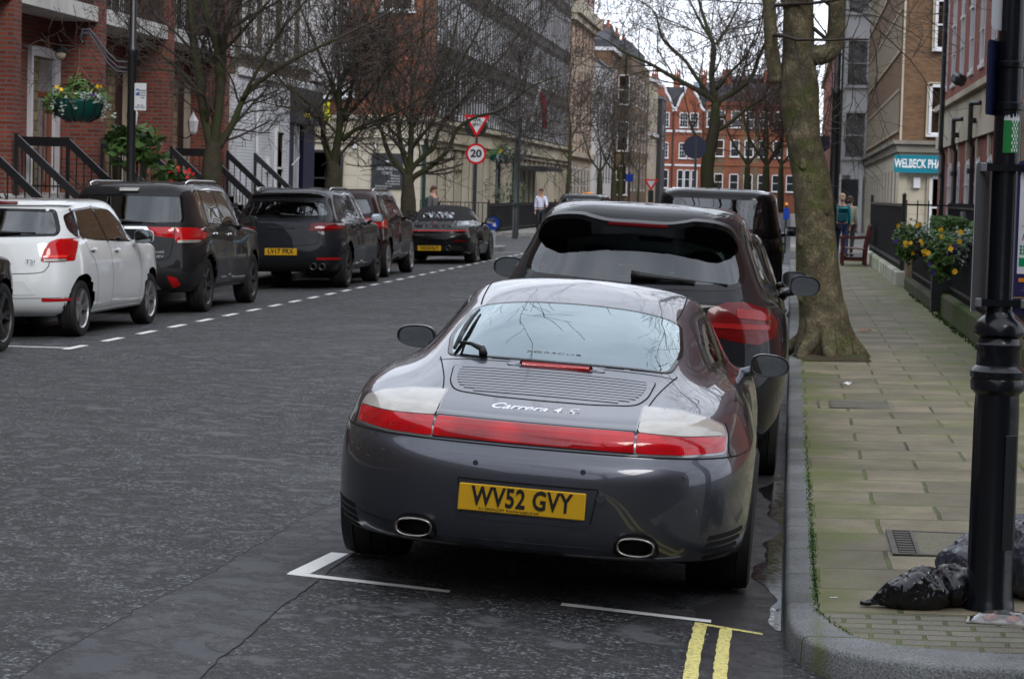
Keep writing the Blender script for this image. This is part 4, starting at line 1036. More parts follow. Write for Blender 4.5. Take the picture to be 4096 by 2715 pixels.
def dress(car, p):
    """p: dictionary of the outlines for windows, lamps and trims"""
    L, W, H = p['L'], p['W'], p['H']; pm = p['paint']; gm = p.get('glass', glass_tint)
    car.midy = p['L']/2
    for (y, z, r) in p['arch']: car.arch(y, z, r)
    rw = rnd_poly(p['rw'], p.get('rwr', .07))
    rwi = shrink(rw, p.get('frit', .03))
    car.patch('window_border', rw, 'rear', frit_m, 0.002, h=0.06, skirt=0.003, inner=rwi)
    car.patch('rear_window', rwi, 'rear', p.get('rglass', gm), 0.0015, h=0.09, skirt=0)
    car.holes(shrink(rw, .014), 'rear')
    sides = ('right', 'left')
    for v in sides:
        sw = rnd_poly(p['sw'], .05)
        if p.get('swtrim'): car.patch('window_trim', shrink(sw, -.012), v, p['swtrim'], 0.0012, h=0.08, skirt=0, inner=shrink(sw, .008))
        swi = shrink(sw, .02)
        car.patch('window_border', sw, v, frit_m, 0.0022, h=0.08, skirt=0.002, inner=swi)
        car.patch('side_window', swi, v, p.get('sglass', gm), 0.0015, h=0.1, skirt=0)
        car.holes(shrink(sw, .012), v)
        for (a, b_) in p['pillars']:
            car.patch('window_pillar', car.line([a, b_], .055, v), v, frit_m, 0.0028, h=0.06, skirt=0)
        for pts in p['seams']: car.seam(pts, v, gap_m, 0.008)
        for (y, z) in p.get('handles', ()):
            sx_ = 1 if v == 'right' else -1
            q, n_ = car.hit(y, z, v, .018); b = MB(); b.box(-.012, .012, -.085, .085, -.014, .014, bev=.010)
            o = b.build('door_handle', p.get('handlem', pm), car.root, smooth=True, uv=False); o.location = q
            car.patch('handle_recess', [(y+.06*math.cos(t), z+.028*math.sin(t)-.004) for t in [i*PI/8 for i in range(16)]], v, gap_m, .0012, h=.05, skirt=0)
        for (y, z, r) in p['arch']:
            aw = p.get('clad', 0)
            if aw:
                a0, a1 = p.get('arc', (-.25, PI+.25))
                pts = [(y+(r+aw/2)*math.cos(t), z+(r+aw/2)*math.sin(t)) for t in [a0+(a1-a0)*i/20 for i in range(21)]]
                car.patch('arch_trim', car.line(pts, aw, v), v, p.get('cladm', black_m), .004, h=.06, skirt=.006)
        if p.get('sill'):
            car.patch('sill_trim', p['sill'], v, p.get('sillm', black_m), .004, h=.08, skirt=.01)
    ws = rnd_poly(p['ws'], .08)
    car.patch('windscreen', ws, 'top', glass_clear, .0015, h=.12, skirt=0); car.holes(shrink(ws, .015), 'top')
    for item in p.get('rear', ()):     # (name, outline, material, offset, dome, mirrored)
        nm, poly, m, off, dome, mir = item
        car.patch(nm, rnd_poly(poly, .015), 'rear', m, off, h=.03, skirt=.006, dome=dome, mirror=mir)
    for pts, wd in p.get('rseams', ()): car.seam(pts, 'rear', gap_m, wd)
    if p.get('body', True): car.body()
    undertray(car, .35, L-.3, W*.80, p.get('zu', .26), p['arch'][0][1]+.12, [(y, z, r+.03) for y, z, r in p['arch']])
    for (y, z, r) in p['arch']:
        for sg in (1, -1):
            wheel(car.root, sg*(W-.035), y, p['wr'], p['wr'], p.get('ww', .225), p['rim'], p.get('spokes', 5), p.get('rimm', alloy_m), sg, twin=p.get('twin', True))
    zc = p['belt']
    b = MB(); b.box(-W*.78, W*.78, .5, L-1.5, .42, .50); b.box(-W*.72, W*.72, .35, 1.1, .5, zc-.14, bev=.03); b.box(-W*.75, W*.75, p['dash'], p['dash']+.35, .6, zc+.02, bev=.06)
    b.box(-.12, .12, p['dash']-.42, p['dash']-.38, H-.28, H-.21, bev=.015)
    b.build('cabin_interior', cabin_m, car.root, uv=False)
    y0 = p['rowy']
    seats(car, [(-.37, y0[1], .55, zc+.27, .50), (.37, y0[1], .55, zc+.27, .50), (-.38, y0[0], .55, zc+.20, .46), (0, y0[0], .55, zc+.17, .36), (.38, y0[0], .55, zc+.20, .46)])
    mz = p.get('mz', zc+.06)
    for sg in (1, -1): doormirror(car, sg*(W+.10), p['my'], mz, sg, p.get('mirm', pm), .22, .15, kind=p.get('mk', 'box'), arm=.05)
    if p.get('fin'):
        b = MB(); b.prism([(p['fin']-.09, H-.01), (p['fin']+.09, H-.01), (p['fin']+.02, H+.015), (p['fin']-.05, H+.06)], -.014, .014, 'yz'); b.build('aerial_fin', black_m, car.root, uv=False)
    if p.get('rails'):
        ya, yb, xr = p['rails']
        for sg in (1, -1):
            n = 14; P = []
            for i in range(n+1):
                t = i/n; y = ya+(yb-ya)*t; q, nn = car.hit(sg*xr, y, 'top', 0)
                P.append((sg*xr, y, q.z+.026*min(1, math.sin(PI*t)*3.2)+.004))
            b = MB(); b.tube(P, .017, 8); b.build('roof_rail', p.get('railm', chrome_m), car.root, smooth=True, uv=False)
    if p.get('wiper'):
        (x0, z0), (x1, z1) = p['wiper']; e = empty('rear_wiper'); e.parent = car.root
        P = []
        for t in (0, .15, .5, 1): q, n_ = car.hit(x0+(x1-x0)*t, z0+(z1-z0)*t, 'rear', .03-.014*t); P.append(q)
        b = MB(); b.tube(P, [.026, .020, .014, .009], 8); b.build('arm', black_m, e, smooth=True, uv=False)
        q0, n_ = car.hit(x0+(x1-x0)*.3, z0+(z1-z0)*.3+.008, 'rear', .012); q1, n_ = car.hit(x0+(x1-x0)*1.5, z0+(z1-z0)*1.5, 'rear', .010)
        b = MB(); b.tube([q0, q1], [.009, .006], 6); b.build('blade', black_m, e, smooth=True, uv=False)
    if p.get('plate'):
        t, z, y, tl = p['plate']; plate(car, t, z, tilt=tl, y=y, x=p.get('px', 0))

def spoiler(car, pts_top, drop, back, m, under, name='roof_spoiler', thick=.035):
    """ledge standing off the roof's rear edge: pts = (x, y, z) from middle to the side, mirrored"""
    full = [(-x, y, z) for x, y, z in pts_top[::-1]]+list(pts_top[1:] if pts_top[0][0] == 0 else pts_top)
    P_ = [Vector(p) for p in full]; full = []
    for i in range(len(P_)-1):
        p0, p1, p2, p3 = P_[max(i-1, 0)], P_[i], P_[i+1], P_[min(i+2, len(P_)-1)]
        for j in range(5): t = j/5; full.append(tuple(0.5*((2*p1)+(p2-p0)*t+(2*p0-5*p1+4*p2-p3)*t*t+(3*p1-p0-3*p2+p3)*t**3)))
    full.append(tuple(P_[-1]))
    b = MB(); n = len(full); V = []; zu_ = full[n//2][2]-thick-drop
    for i, (x, y, z) in enumerate(full):
        V += [(x, y+.16, z+.012), (x, y+.05, z+.004), (x, y, z-.004), (x, y+.004, z-thick), (x*.985, full[len(full)//2][1]+back+.12*(x/full[-1][0])**2, zu_-.10*(x/full[-1][0])**2)]
    for i in range(n-1):
        for j in range(4): b.add([V[i*5+j], V[(i+1)*5+j], V[(i+1)*5+j+1], V[i*5+j+1]], [(0, 1, 2, 3)], m=0 if j < 2 else 1)
    b.add([V[k] for k in range(5)], [(0, 1, 2, 3, 4)], m=0); b.add([V[(n-1)*5+k] for k in range(5)], [(0, 1, 2, 3, 4)], m=0)
    return b.build(name, [m, under], car.root, smooth=True, uv=False, fix=True, angle=40)
ledm = mat('lit_red_lens_dots', (0.24, 0.004, 0.005), 0.2, coat=.3)

# ---- tall dark car parked in front of the coupe
dkblue = carpaint('deep_anthracite_paint', (0.020, 0.021, 0.028), rough=0.3, metal=0.6, dirt=0.06)
P = dict(L=4.85, W=.985, H=1.70, belt=1.12, paint=dkblue, arch=((1.06, .36, .41), (3.95, .36, .40)),
    rw=[(-.66, 1.205), (0, 1.18), (.66, 1.205), (.685, 1.30), (.60, 1.53), (0, 1.545), (-.60, 1.53), (-.685, 1.30)], rwr=.09, frit=.035, glass=glass_tint,
    rglass=glassmat('grey_privacy_glass', (0.48, 0.58, 0.57), boost=1.05), sglass=glassmat('dark_side_glass', (0.10, 0.11, 0.12), boost=1.6),
    sw=[(.62, 1.22), (1.0, 1.165), (2.2, 1.13), (3.40, 1.09), (2.95, 1.40), (2.60, 1.555), (1.8, 1.60), (1.1, 1.575), (.80, 1.48)],
    pillars=[((1.25, 1.14), (1.15, 1.60)), ((2.15, 1.12), (2.18, 1.60))], swtrim=black_m,
    seams=[[(2.15, 1.12), (2.12, .8), (2.10, .42)], [(1.20, 1.14), (1.22, .95), (1.42, .75), (1.50, .45)], [(3.3, 1.05), (3.4, .7), (3.35, .42)]],
    handles=((1.42, 1.02), (2.35, 1.0)), ws=[(-.70, 3.30), (0, 3.58), (.70, 3.30), (.58, 2.78), (0, 2.92), (-.58, 2.78)],
    rear=(('tail_lamp', [(.47, .95), (.47, 1.09), (.58, 1.135), (.69, 1.14), (.83, 1.10), (.90, 1.02), (.885, .93), (.78, .885), (.60, .91)], darkred_m, .003, .005, True),
          ('lit_band', [(.50, 1.01), (.84, 1.005), (.85, .975), (.50, .98)], ledm, .012, .001, True),
          ('lit_band', [(.64, 1.10), (.78, 1.09), (.845, 1.045), (.82, 1.03), (.64, 1.045)], ledm, .012, .001, True),
          ('bumper_insert', [(-.62, .40), (.62, .40), (.58, .50), (-.58, .50)], black_m, .003, 0, False),
          ('plate_recess', [(-.34, .80), (.34, .80), (.36, .97), (-.36, .97)], dkblue, .002, 0, False)),
    rseams=(([(-.68, .74), (-.64, .9), (-.66, 1.12), (-.72, 1.20)], .007), ([(.68, .74), (.64, .9), (.66, 1.12), (.72, 1.20)], .007), ([(-.90, .735), (0, .73), (.90, .735)], .008)),
    wr=.365, rim=.255, ww=.27, spokes=10, dash=3.05, rowy=(1.35, 2.35), mz=1.16, my=3.02, mk='oval',
    wiper=((-.01, 1.245), (.38, 1.235)), plate=('EA14 UFC', .895, .045, 0), clad=.0)
cy = Car(carrows(4.85, .985, 1.70, 1.06, 3.95, belt=1.12, zs=(.27, .38, .56, .73, .93), yt=(.16, .05, .0, .03, .06, .10), rg=(.16, .46, .66), hood=1.0, yws=3.70, ywt=2.90,
         bow=(0, .03, .11, .30), kx=(.90, .96, .99, 1.0, .985, .93, .83, .70, .60, .38), rr=.05, zg=1.46), .985, dkblue, 'parked_estate_car', 'dark blue-grey tall car before the grey coupe, with black two-humped roof spoiler', nu=170, nv=90)
dress(cy, P)
spoiler(cy, [(0, .395, 1.585), (.18, .393, 1.585), (.28, .39, 1.60), (.36, .39, 1.615), (.50, .405, 1.605), (.58, .44, 1.57), (.625, .51, 1.50)], .05, .10, black_m, frit_m)
b = MB(); b.box(-.185, .185, -.006, .01, -.012, .012, bev=.004); o = b.build('high_brake_light', darkred_m, cy.root, uv=False); o.location = (0, .397, 1.567)
place(cy, -.985, 13.95, -.04, R(.3), R(2.0))
# ---- white hatchback, near end of the far bays
white_paint = carpaint('white_car_paint', (0.62, 0.64, 0.64), rough=0.4, metal=0.0, dirt=0.1)
H0 = dict(L=3.97, W=.84, H=1.455, belt=.99, paint=white_paint, arch=((.66, .31, .35), (3.13, .31, .35)), glass=glass_tint,
    rglass=glassmat('hatch_rear_glass', (0.30, 0.38, 0.38), boost=1.5), sglass=glassmat('hatch_side_glass', (0.12, 0.14, 0.14), boost=1.0),
    rw=[(-.65, 1.055), (0, 1.045), (.65, 1.055), (.66, 1.12), (.57, 1.335), (0, 1.345), (-.57, 1.335), (-.66, 1.12)], rwr=.04, frit=.03,
    sw=[(.50, 1.12), (.62, 1.045), (1.2, 1.0), (2.72, .955), (2.42, 1.15), (2.05, 1.325), (1.5, 1.365), (.9, 1.335), (.56, 1.27)],
    pillars=[((1.62, .975), (1.50, 1.37)), ((.82, 1.02), (.78, 1.34))], seams=[[(1.62, .98), (1.66, .6), (1.64, .28)], [(.84, 1.02), (.86, .9), (1.05, .72), (1.10, .3)], [(2.62, .93), (2.70, .6), (2.66, .28)]],
    handles=((.98, .905), (1.86, .885)), ws=[(-.60, 2.58), (0, 2.86), (.60, 2.58), (.50, 2.14), (0, 2.26), (-.50, 2.14)],
    rear=(('tail_lamp', [(.535, .80), (.56, .92), (.60, 1.0), (.66, 1.03), (.765, 1.035), (.785, .80), (.64, .79)], red_m, .003, .012, True),
          ('lamp_stripe', [(.55, .835), (.74, .835), (.74, .858), (.56, .858)], mat('lit_red', (0.75, 0.03, 0.02), .2, coat=1), .016, .002, True),
          ('reverse_lamp', [(.56, .800), (.74, .800), (.74, .822), (.57, .822)], clearlamp_m, .014, .002, True),
          ('reflector', [(.55, .385), (.80, .385), (.80, .415), (.55, .42)], red_m, .003, .002, True),
          ('bumper_recess', [(-.50, .46), (-.38, .60), (.38, .60), (.50, .46)], white_paint, .004, -.004, False),
          ('spoiler_lip', [(-.62, 1.36), (.62, 1.36), (.60, 1.395), (-.60, 1.395)], white_paint, .03, .01, False),
          ('high_brake_light', [(-.20, 1.362), (.20, 1.362), (.20, 1.385), (-.20, 1.385)], darkred_m, .044, 0, False)),
    rseams=(([(-.60, .69), (0, .675), (.50, .68), (.60, .73), (.62, .79)], .008), ([(-.80, .425), (0, .42), (.80, .425)], .006)),
    wr=.298, rim=.20, ww=.19, spokes=5, rimm=alloy_m, dash=2.25, rowy=(.95, 1.75), mz=1.02, my=2.42, wiper=((-.0, 1.08), (.30, 1.085)), zu=.22, sill=[(1.0, .215), (2.78, .215), (2.78, .25), (1.0, .25)], sillm=white_paint)
hat = Car(carrows(3.97, .84, 1.455, .66, 3.13, belt=.99, zs=(.23, .32, .50, .68, .84), yt=(.14, .04, .0, .02, .05, .09), rg=(.14, .34, .46), hood=.90, yws=2.95, ywt=2.22,
          bow=(0, .025, .10, .27), kx=(.91, .97, 1.0, 1.0, .985, .945, .90, .79, .69, .45), rr=.045, zg=1.27), .84, white_paint, 'parked_hatchback', 'white hatchback parked across the road, the only white car', nu=130, nv=72)
H0['fin'] = None
dress(hat, H0)
b = MB(); b.tube([(0, .62, 1.44), (0, .55, 1.50), (0, .42, 1.58)], [.012, .008, .003], 6); b.build('aerial', black_m, hat.root, uv=False)
text_mesh('TSI', .05, 'badge', chrome_m, hat.root, Matrix.Translation((.45, .045, .80)), extrude=.002, wd=.10)
hat.patch('fuel_flap', [(.52+.075*math.cos(t), .92+.075*math.sin(t)) for t in [i*PI/10 for i in range(20)]], 'right', white_paint, .0025, h=.05, skirt=.003)
place(hat, -8.17, 23.1, .045, R(-1), R(-1.4))

# ---- tall grey plug-in estate behind it
brown_paint = carpaint('graphite_paint', (0.035, 0.034, 0.037), rough=0.3, metal=0.6)
q = dict(L=4.69, W=.90, H=1.68, belt=1.08, paint=brown_paint, arch=((.93, .35, .40), (3.60, .35, .40)), glass=glass_tint,
    rglass=glassmat('estate_rear_glass', (0.16, 0.17, 0.18), boost=1.4), sglass=glassmat('estate_side_glass', (0.07, 0.075, 0.08), boost=1.5),
    rw=[(-.70, 1.13), (0, 1.12), (.70, 1.13), (.72, 1.2), (.66, 1.50), (0, 1.515), (-.66, 1.50), (-.72, 1.2)], rwr=.05,
    sw=[(.72, 1.22), (.95, 1.13), (1.8, 1.10), (3.10, 1.06), (2.72, 1.36), (2.40, 1.535), (1.6, 1.57), (.9, 1.55), (.70, 1.48)], swtrim=chrome_m,
    pillars=[((1.85, 1.08), (1.75, 1.58)), ((1.05, 1.10), (1.0, 1.57))], seams=[[(1.85, 1.06), (1.88, .7), (1.86, .38)], [(1.06, 1.08), (1.1, .95), (1.32, .75), (1.36, .4)], [(3.0, 1.04), (3.08, .7), (3.04, .38)]],
    handles=((1.25, 1.0), (2.12, .98)), handlem=chrome_m, ws=[(-.66, 2.95), (0, 3.25), (.66, 2.95), (.56, 2.46), (0, 2.6), (-.56, 2.46)],
    rear=(('tail_lamp_inner', [(.28, 1.10), (.615, 1.095), (.615, .965), (.40, .985)], red_m, .003, .01, True),
          ('tail_lamp', [(.625, 1.095), (.865, 1.09), (.875, .96), (.84, .90), (.66, .90), (.625, .95)], red_m, .003, .012, True),
          ('reverse_lamp', [(.66, .902), (.85, .902), (.85, .935), (.66, .935)], clearlamp_m, .014, .002, True),
          ('chrome_strip', [(-.25, 1.075), (.25, 1.075), (.33, .985), (.38, .985), (.28, 1.105), (-.28, 1.105), (-.38, .985), (-.33, .985)], chrome_m, .006, .003, False),
          ('bumper_cladding', [(-.86, .30), (.86, .30), (.88, .47), (.70, .58), (.50, .60), (-.50, .60), (-.70, .58), (-.88, .47)], black_m, .004, .002, False),
          ('reflector', [(.55, .50), (.66, .47), (.70, .38), (.60, .34)], red_m, .010, .003, True),
          ('skid_plate', [(-.46, .33), (.46, .33), (.40, .41), (-.40, .41)], alloy_m, .012, .003, False),
          ('high_brake_light', [(-.12, 1.535), (.12, 1.535), (.12, 1.56), (-.12, 1.56)], clearlamp_m, .03, 0, False)),
    rseams=(([(.62, 1.10), (.60, .85), (.52, .70), (0, .68), (-.52, .70), (-.60, .85), (-.62, 1.10)], .009),),
    wr=.352, rim=.232, ww=.225, spokes=5, rimm=darkalloy_m, dash=2.6, rowy=(1.25, 2.1), mz=1.14, my=2.72, wiper=((-.10, 1.165), (.22, 1.15)), fin=.85,
    rails=(.75, 2.45, .62), plate=('LN66 WJP', .89, .05, 0), clad=.05, sill=[(1.35, .28), (3.18, .28), (3.18, .36), (1.35, .36)], zu=.28)
est = Car(carrows(4.69, .90, 1.68, .93, 3.60, belt=1.08, zs=(.29, .40, .56, .74, .90), yt=(.14, .04, .0, .03, .06, .09), rg=(.13, .30, .44), hood=1.02, yws=3.36, ywt=2.55,
          bow=(0, .02, .08, .22), kx=(.92, .97, 1.0, 1.0, .985, .96, .93, .84, .75, .48), rr=.055, zg=1.44), .90, brown_paint, 'parked_estate_car', 'graphite tall estate with chrome strip and wide red lamps, right beside the white hatchback', nu=130, nv=72)
dress(est, q)
b = MB(); b.box(-.13, .13, 0, .03, -.015, .015, bev=.006); o = b.build('high_brake_light_housing', clearlamp_m, est.root, uv=False); o.location = (0, .36, 1.575)
text_mesh('OUTLANDER', .04, 'badge', chrome_m, est.root, Matrix.Translation((.44, .035, .79)), extrude=.002, wd=.17)
text_mesh('PHEV', .045, 'badge', chrome_m, est.root, Matrix.Translation((.44, .032, .735)), extrude=.002, wd=.16)
place(est, -8.20, 28.1, .035, R(.8), R(-1.4))

# ---- dark blue-grey sporty tall car
steel_paint = carpaint('dark_steel_paint', (0.032, 0.036, 0.046), rough=0.3, metal=0.7)
q = dict(L=4.68, W=.96, H=1.62, belt=1.07, paint=steel_paint, arch=((.93, .36, .41), (3.74, .36, .40)), glass=glass_tint,
    rglass=glassmat('sloping_rear_glass', (0.14, 0.15, 0.17), boost=1.6), sglass=glassmat('estate_side_glass', (0.07, 0.075, 0.08)),
    rw=[(-.68, 1.15), (0, 1.13), (.68, 1.15), (.71, 1.21), (.60, 1.40), (0, 1.42), (-.60, 1.40), (-.71, 1.21)], rwr=.05,
    sw=[(.98, 1.20), (1.25, 1.12), (2.0, 1.10), (3.25, 1.06), (2.85, 1.33), (2.50, 1.49), (1.9, 1.53), (1.35, 1.48), (1.02, 1.36)], swtrim=chrome_m,
    pillars=[((2.0, 1.08), (1.92, 1.53))], seams=[[(2.0, 1.07), (2.02, .7), (2.0, .38)], [(1.20, 1.12), (1.2, .95), (1.42, .75), (1.45, .4)], [(3.15, 1.04), (3.22, .7), (3.18, .38)]],
    handles=((1.36, 1.0), (2.25, .98)), ws=[(-.68, 3.1), (0, 3.4), (.68, 3.1), (.58, 2.6), (0, 2.75), (-.58, 2.6)],
    rear=(('tail_lamp', [(.42, .94), (.46, 1.05), (.60, 1.065), (.93, 1.045), (.935, .955), (.60, .925)], darkred_m, .003, .012, True),
          ('lamp_stripe', [(.52, .97), (.88, .975), (.88, .99), (.52, .985)], red_m, .016, .002, True),
          ('spoiler_shadow', [(-.62, 1.43), (.62, 1.43), (.60, 1.52), (-.60, 1.52)], frit_m, .004, .004, False),  # black band between rear glass and spoiler lip
          ('reflector', [(.56, .475), (.90, .475), (.90, .505), (.56, .51)], red_m, .004, .003, True),
          ('bumper_diffuser', [(-.84, .30), (.84, .30), (.86, .42), (-.86, .42)], black_m, .004, .002, False)),
    rseams=(([(.65, 1.13), (.60, .85), (.52, .72), (0, .70), (-.52, .72), (-.60, .85), (-.65, 1.13)], .008),),
    wr=.362, rim=.25, ww=.27, spokes=5, rimm=darkalloy_m, dash=2.75, rowy=(1.45, 2.25), mz=1.12, my=2.86, wiper=((-.05, 1.17), (.22, 1.165)),
    rails=(.98, 2.55, .60), plate=('LV17 PRX', .60, -.012, 0), clad=.0, sill=[(1.42, .30), (3.28, .30), (3.28, .36), (1.42, .36)], zu=.27)
mac = Car(carrows(4.68, .96, 1.62, .93, 3.74, belt=1.07, zs=(.28, .39, .56, .73, .90), yt=(.15, .04, .0, .02, .05, .10), rg=(.17, .44, .66), hood=.98, yws=3.50, ywt=2.70,
          bow=(0, .02, .09, .25), kx=(.90, .965, 1.0, 1.0, .98, .93, .87, .76, .665, .43), rr=.05, zg=1.37), .96, steel_paint, 'parked_sporty_car', 'dark steel-blue tall car whose full yellow plate shows, middle of the far bays', nu=130, nv=72)
dress(mac, q)
spoiler(mac, [(0, .50, 1.535), (.3, .51, 1.535), (.5, .54, 1.52), (.60, .60, 1.48)], .06, .10, steel_paint, frit_m)
for sg in (-1, 1):
    for x in (.52, .66):
        b = MB(); b.lathe([(.040, .09), (.055, .09), (.055, -.01), (.045, -.012), (.043, .08)], 18, c=(sg*x, 0, .37), axis='y'); b.build('exhaust_tip', darkalloy_m, mac.root, smooth=True, uv=False, fix=True)
text_mesh('PORSCHE', .05, 'lettering', mat('dark_lettering', (.05, .05, .055), .3), mac.root, Matrix.Translation((0, .045, .985)), extrude=.002, wd=.42)
place(mac, -8.0, 36.25, .045, R(.5), R(-1.3))

# ---- black tall car half hidden behind it
black_paint = carpaint('black_car_paint', (0.013, 0.013, 0.014), rough=0.3, metal=0.3)
q = dict(L=4.6, W=.925, H=1.62, belt=1.06, paint=black_paint, arch=((.90, .35, .40), (3.70, .35, .39)), glass=glass_tint, rglass=MATS['sloping_rear_glass'], sglass=MATS['estate_side_glass'],
    rw=[(-.66, 1.14), (.66, 1.14), (.69, 1.21), (.58, 1.45), (-.58, 1.45), (-.69, 1.21)],
    sw=[(.70, 1.22), (1.0, 1.12), (2.0, 1.09), (3.1, 1.05), (2.75, 1.32), (2.40, 1.49), (1.8, 1.53), (1.1, 1.50), (.80, 1.40)], swtrim=chrome_m,
    pillars=[((1.9, 1.07), (1.82, 1.53))], seams=[[(1.9, 1.07), (1.94, .7), (1.9, .38)], [(1.1, 1.1), (1.12, .95), (1.34, .75), (1.38, .4)]],
    ws=[(-.66, 3.0), (0, 3.3), (.66, 3.0), (.56, 2.5), (0, 2.65), (-.56, 2.5)],
    rear=(('tail_lamp', [(.44, .93), (.47, 1.07), (.70, 1.09), (.895, 1.09), (.905, .90), (.70, .90)], red_m, .003, .014, True),),
    wr=.352, rim=.24, ww=.235, spokes=5, rimm=alloy_m, dash=2.65, rowy=(1.35, 2.15), mz=1.14, my=2.76, rails=(.8, 2.45, .60), clad=.0, plate=('LC19 OVR', .80, .03, 0), handles=((1.3, 1.0), (2.15, .98)), zu=.27)
maroon = carpaint('black_paint_red_reflection', (.045, .010, .010)); q['paint'] = maroon  # black car; red-brown reflection is put into the paint colour
mer = Car(carrows(4.6, .925, 1.62, .90, 3.70, belt=1.06, zs=(.28, .39, .56, .73, .90), rg=(.17, .38, .54), hood=.98, yws=3.42, ywt=2.62, rr=.05, zg=1.40), .925, maroon, 'parked_tall_car', 'black tall car with red-brown reflection painted in, half hidden behind the steel-blue one, just before the convertible', nu=110, nv=64)
dress(mer, q)
place(mer, -8.16, 41.2, .045, R(.6), R(-1.3))

# ---- convertible with a black fabric roof, last of the far bays
cab = Car(r911, .915, black_paint, 'parked_convertible', 'black convertible with fabric roof and thin red light bar, last in the far bays', nu=150, nv=80)
cab.arch(1.12, .32, .36); cab.arch(3.47, .32, .35)
soft = mat('black_roof_fabric', (0.018, 0.018, 0.020), .95, var=.2, vscale=8)
rf = rnd_poly([(-.60, 1.02), (-.3, .86), (.3, .86), (.60, 1.02), (.70, 1.6), (.66, 2.3), (.53, 2.72), (0, 2.82), (-.53, 2.72), (-.66, 2.3), (-.70, 1.6)], .1)
gl = rnd_poly([(-.36, 1.02), (.36, 1.02), (.33, 1.50), (-.33, 1.50)], .08)
cab.patch('fabric_roof', rf, 'top', soft, .008, h=.06, skirt=.02)
cab.patch('rear_window', gl, 'top', glassmat('cab_glass', (.1, .1, .11), boost=2.2), .012, h=.1, skirt=0)
sw2 = rnd_poly([(1.9, .96), (2.95, .915), (2.62, 1.10), (2.35, 1.16), (2.0, 1.14)], .05)
for v in ('right', 'left'):
    cab.patch('side_window', sw2, v, frit_m, .012, h=.08, skirt=0)
    cab.seam([(1.78, .90), (1.72, .7), (1.70, .5), (1.74, .28)], v, gap_m, .008)
cab.patch('light_bar', rnd_poly([(-.80, .725), (.80, .725), (.78, .742), (-.78, .742)], .004), 'rear', mat('lit_thin_bar', (0.6, .02, .02), .2), .004, h=.04, skirt=.004)
text_mesh('PORSCHE', .05, 'lettering', chrome_m, cab.root, Matrix.Translation((0, .02, .70)), extrude=.002, wd=.50)
text_mesh('911', .05, 'badge', chrome_m, cab.root, Matrix.Translation((-.05, .0, .635)), extrude=.002, wd=.10)
cab.patch('engine_grille', rnd_poly([(-.40, .45), (.40, .45), (.42, .74), (-.42, .74)], .05), 'top', black_m, .003, h=.06, skirt=.003)
cab.patch('grille_light', rnd_poly([(-.012, .47), (.012, .47), (.012, .72), (-.012, .72)], .004), 'top', red_m, .008, h=.06, skirt=.003)
for k in range(14):
    for sg in (-1, 1): cab.patch('grille_bar', cab.line([(sg*(.04+k*.026), .48), (sg*(.04+k*.027), .71)], .009, 'top'), 'top', chrome_m if k % 3 == 0 else darkalloy_m, .007, h=.12, skirt=.003)
cab.patch('diffuser', rnd_poly([(-.74, .30), (.74, .30), (.70, .40), (-.70, .40)], .02), 'rear', black_m, .003, h=.06, skirt=.004)
cab.patch('reflector', rnd_poly([(.52, .50), (.80, .505), (.80, .53), (.52, .53)], .01), 'rear', darkred_m, .003, h=.06, skirt=.004, mirror=True)
cab.midy = 2.2; cab.body()
undertray(cab, .3, 4.2, .7, .17, .42, ((1.12, .32, .36), (3.47, .32, .35)))
for y in (1.12, 3.47):
    for sg in (1, -1): wheel(cab.root, sg*.905, y, .335, .335, .27, .25, 10, darkalloy_m, sg)
doormirror(cab, .97, 2.7, .93, 1, black_paint, .2, .13); doormirror(cab, -.97, 2.7, .93, -1, black_paint, .2, .13)
plate(cab, 'VA55HLY', .35, y=-.012)
for sg in (-1, 1):
    b = MB(); b.lathe([(.040, .09), (.058, .09), (.058, -.01), (.046, -.012), (.043, .08)], 18, c=(sg*.42, 0, .36), axis='y'); b.build('exhaust_tip', darkalloy_m, cab.root, smooth=True, uv=False, fix=True)
place(cab, -7.83, 50.45, .05, R(-.5), R(-1.2))

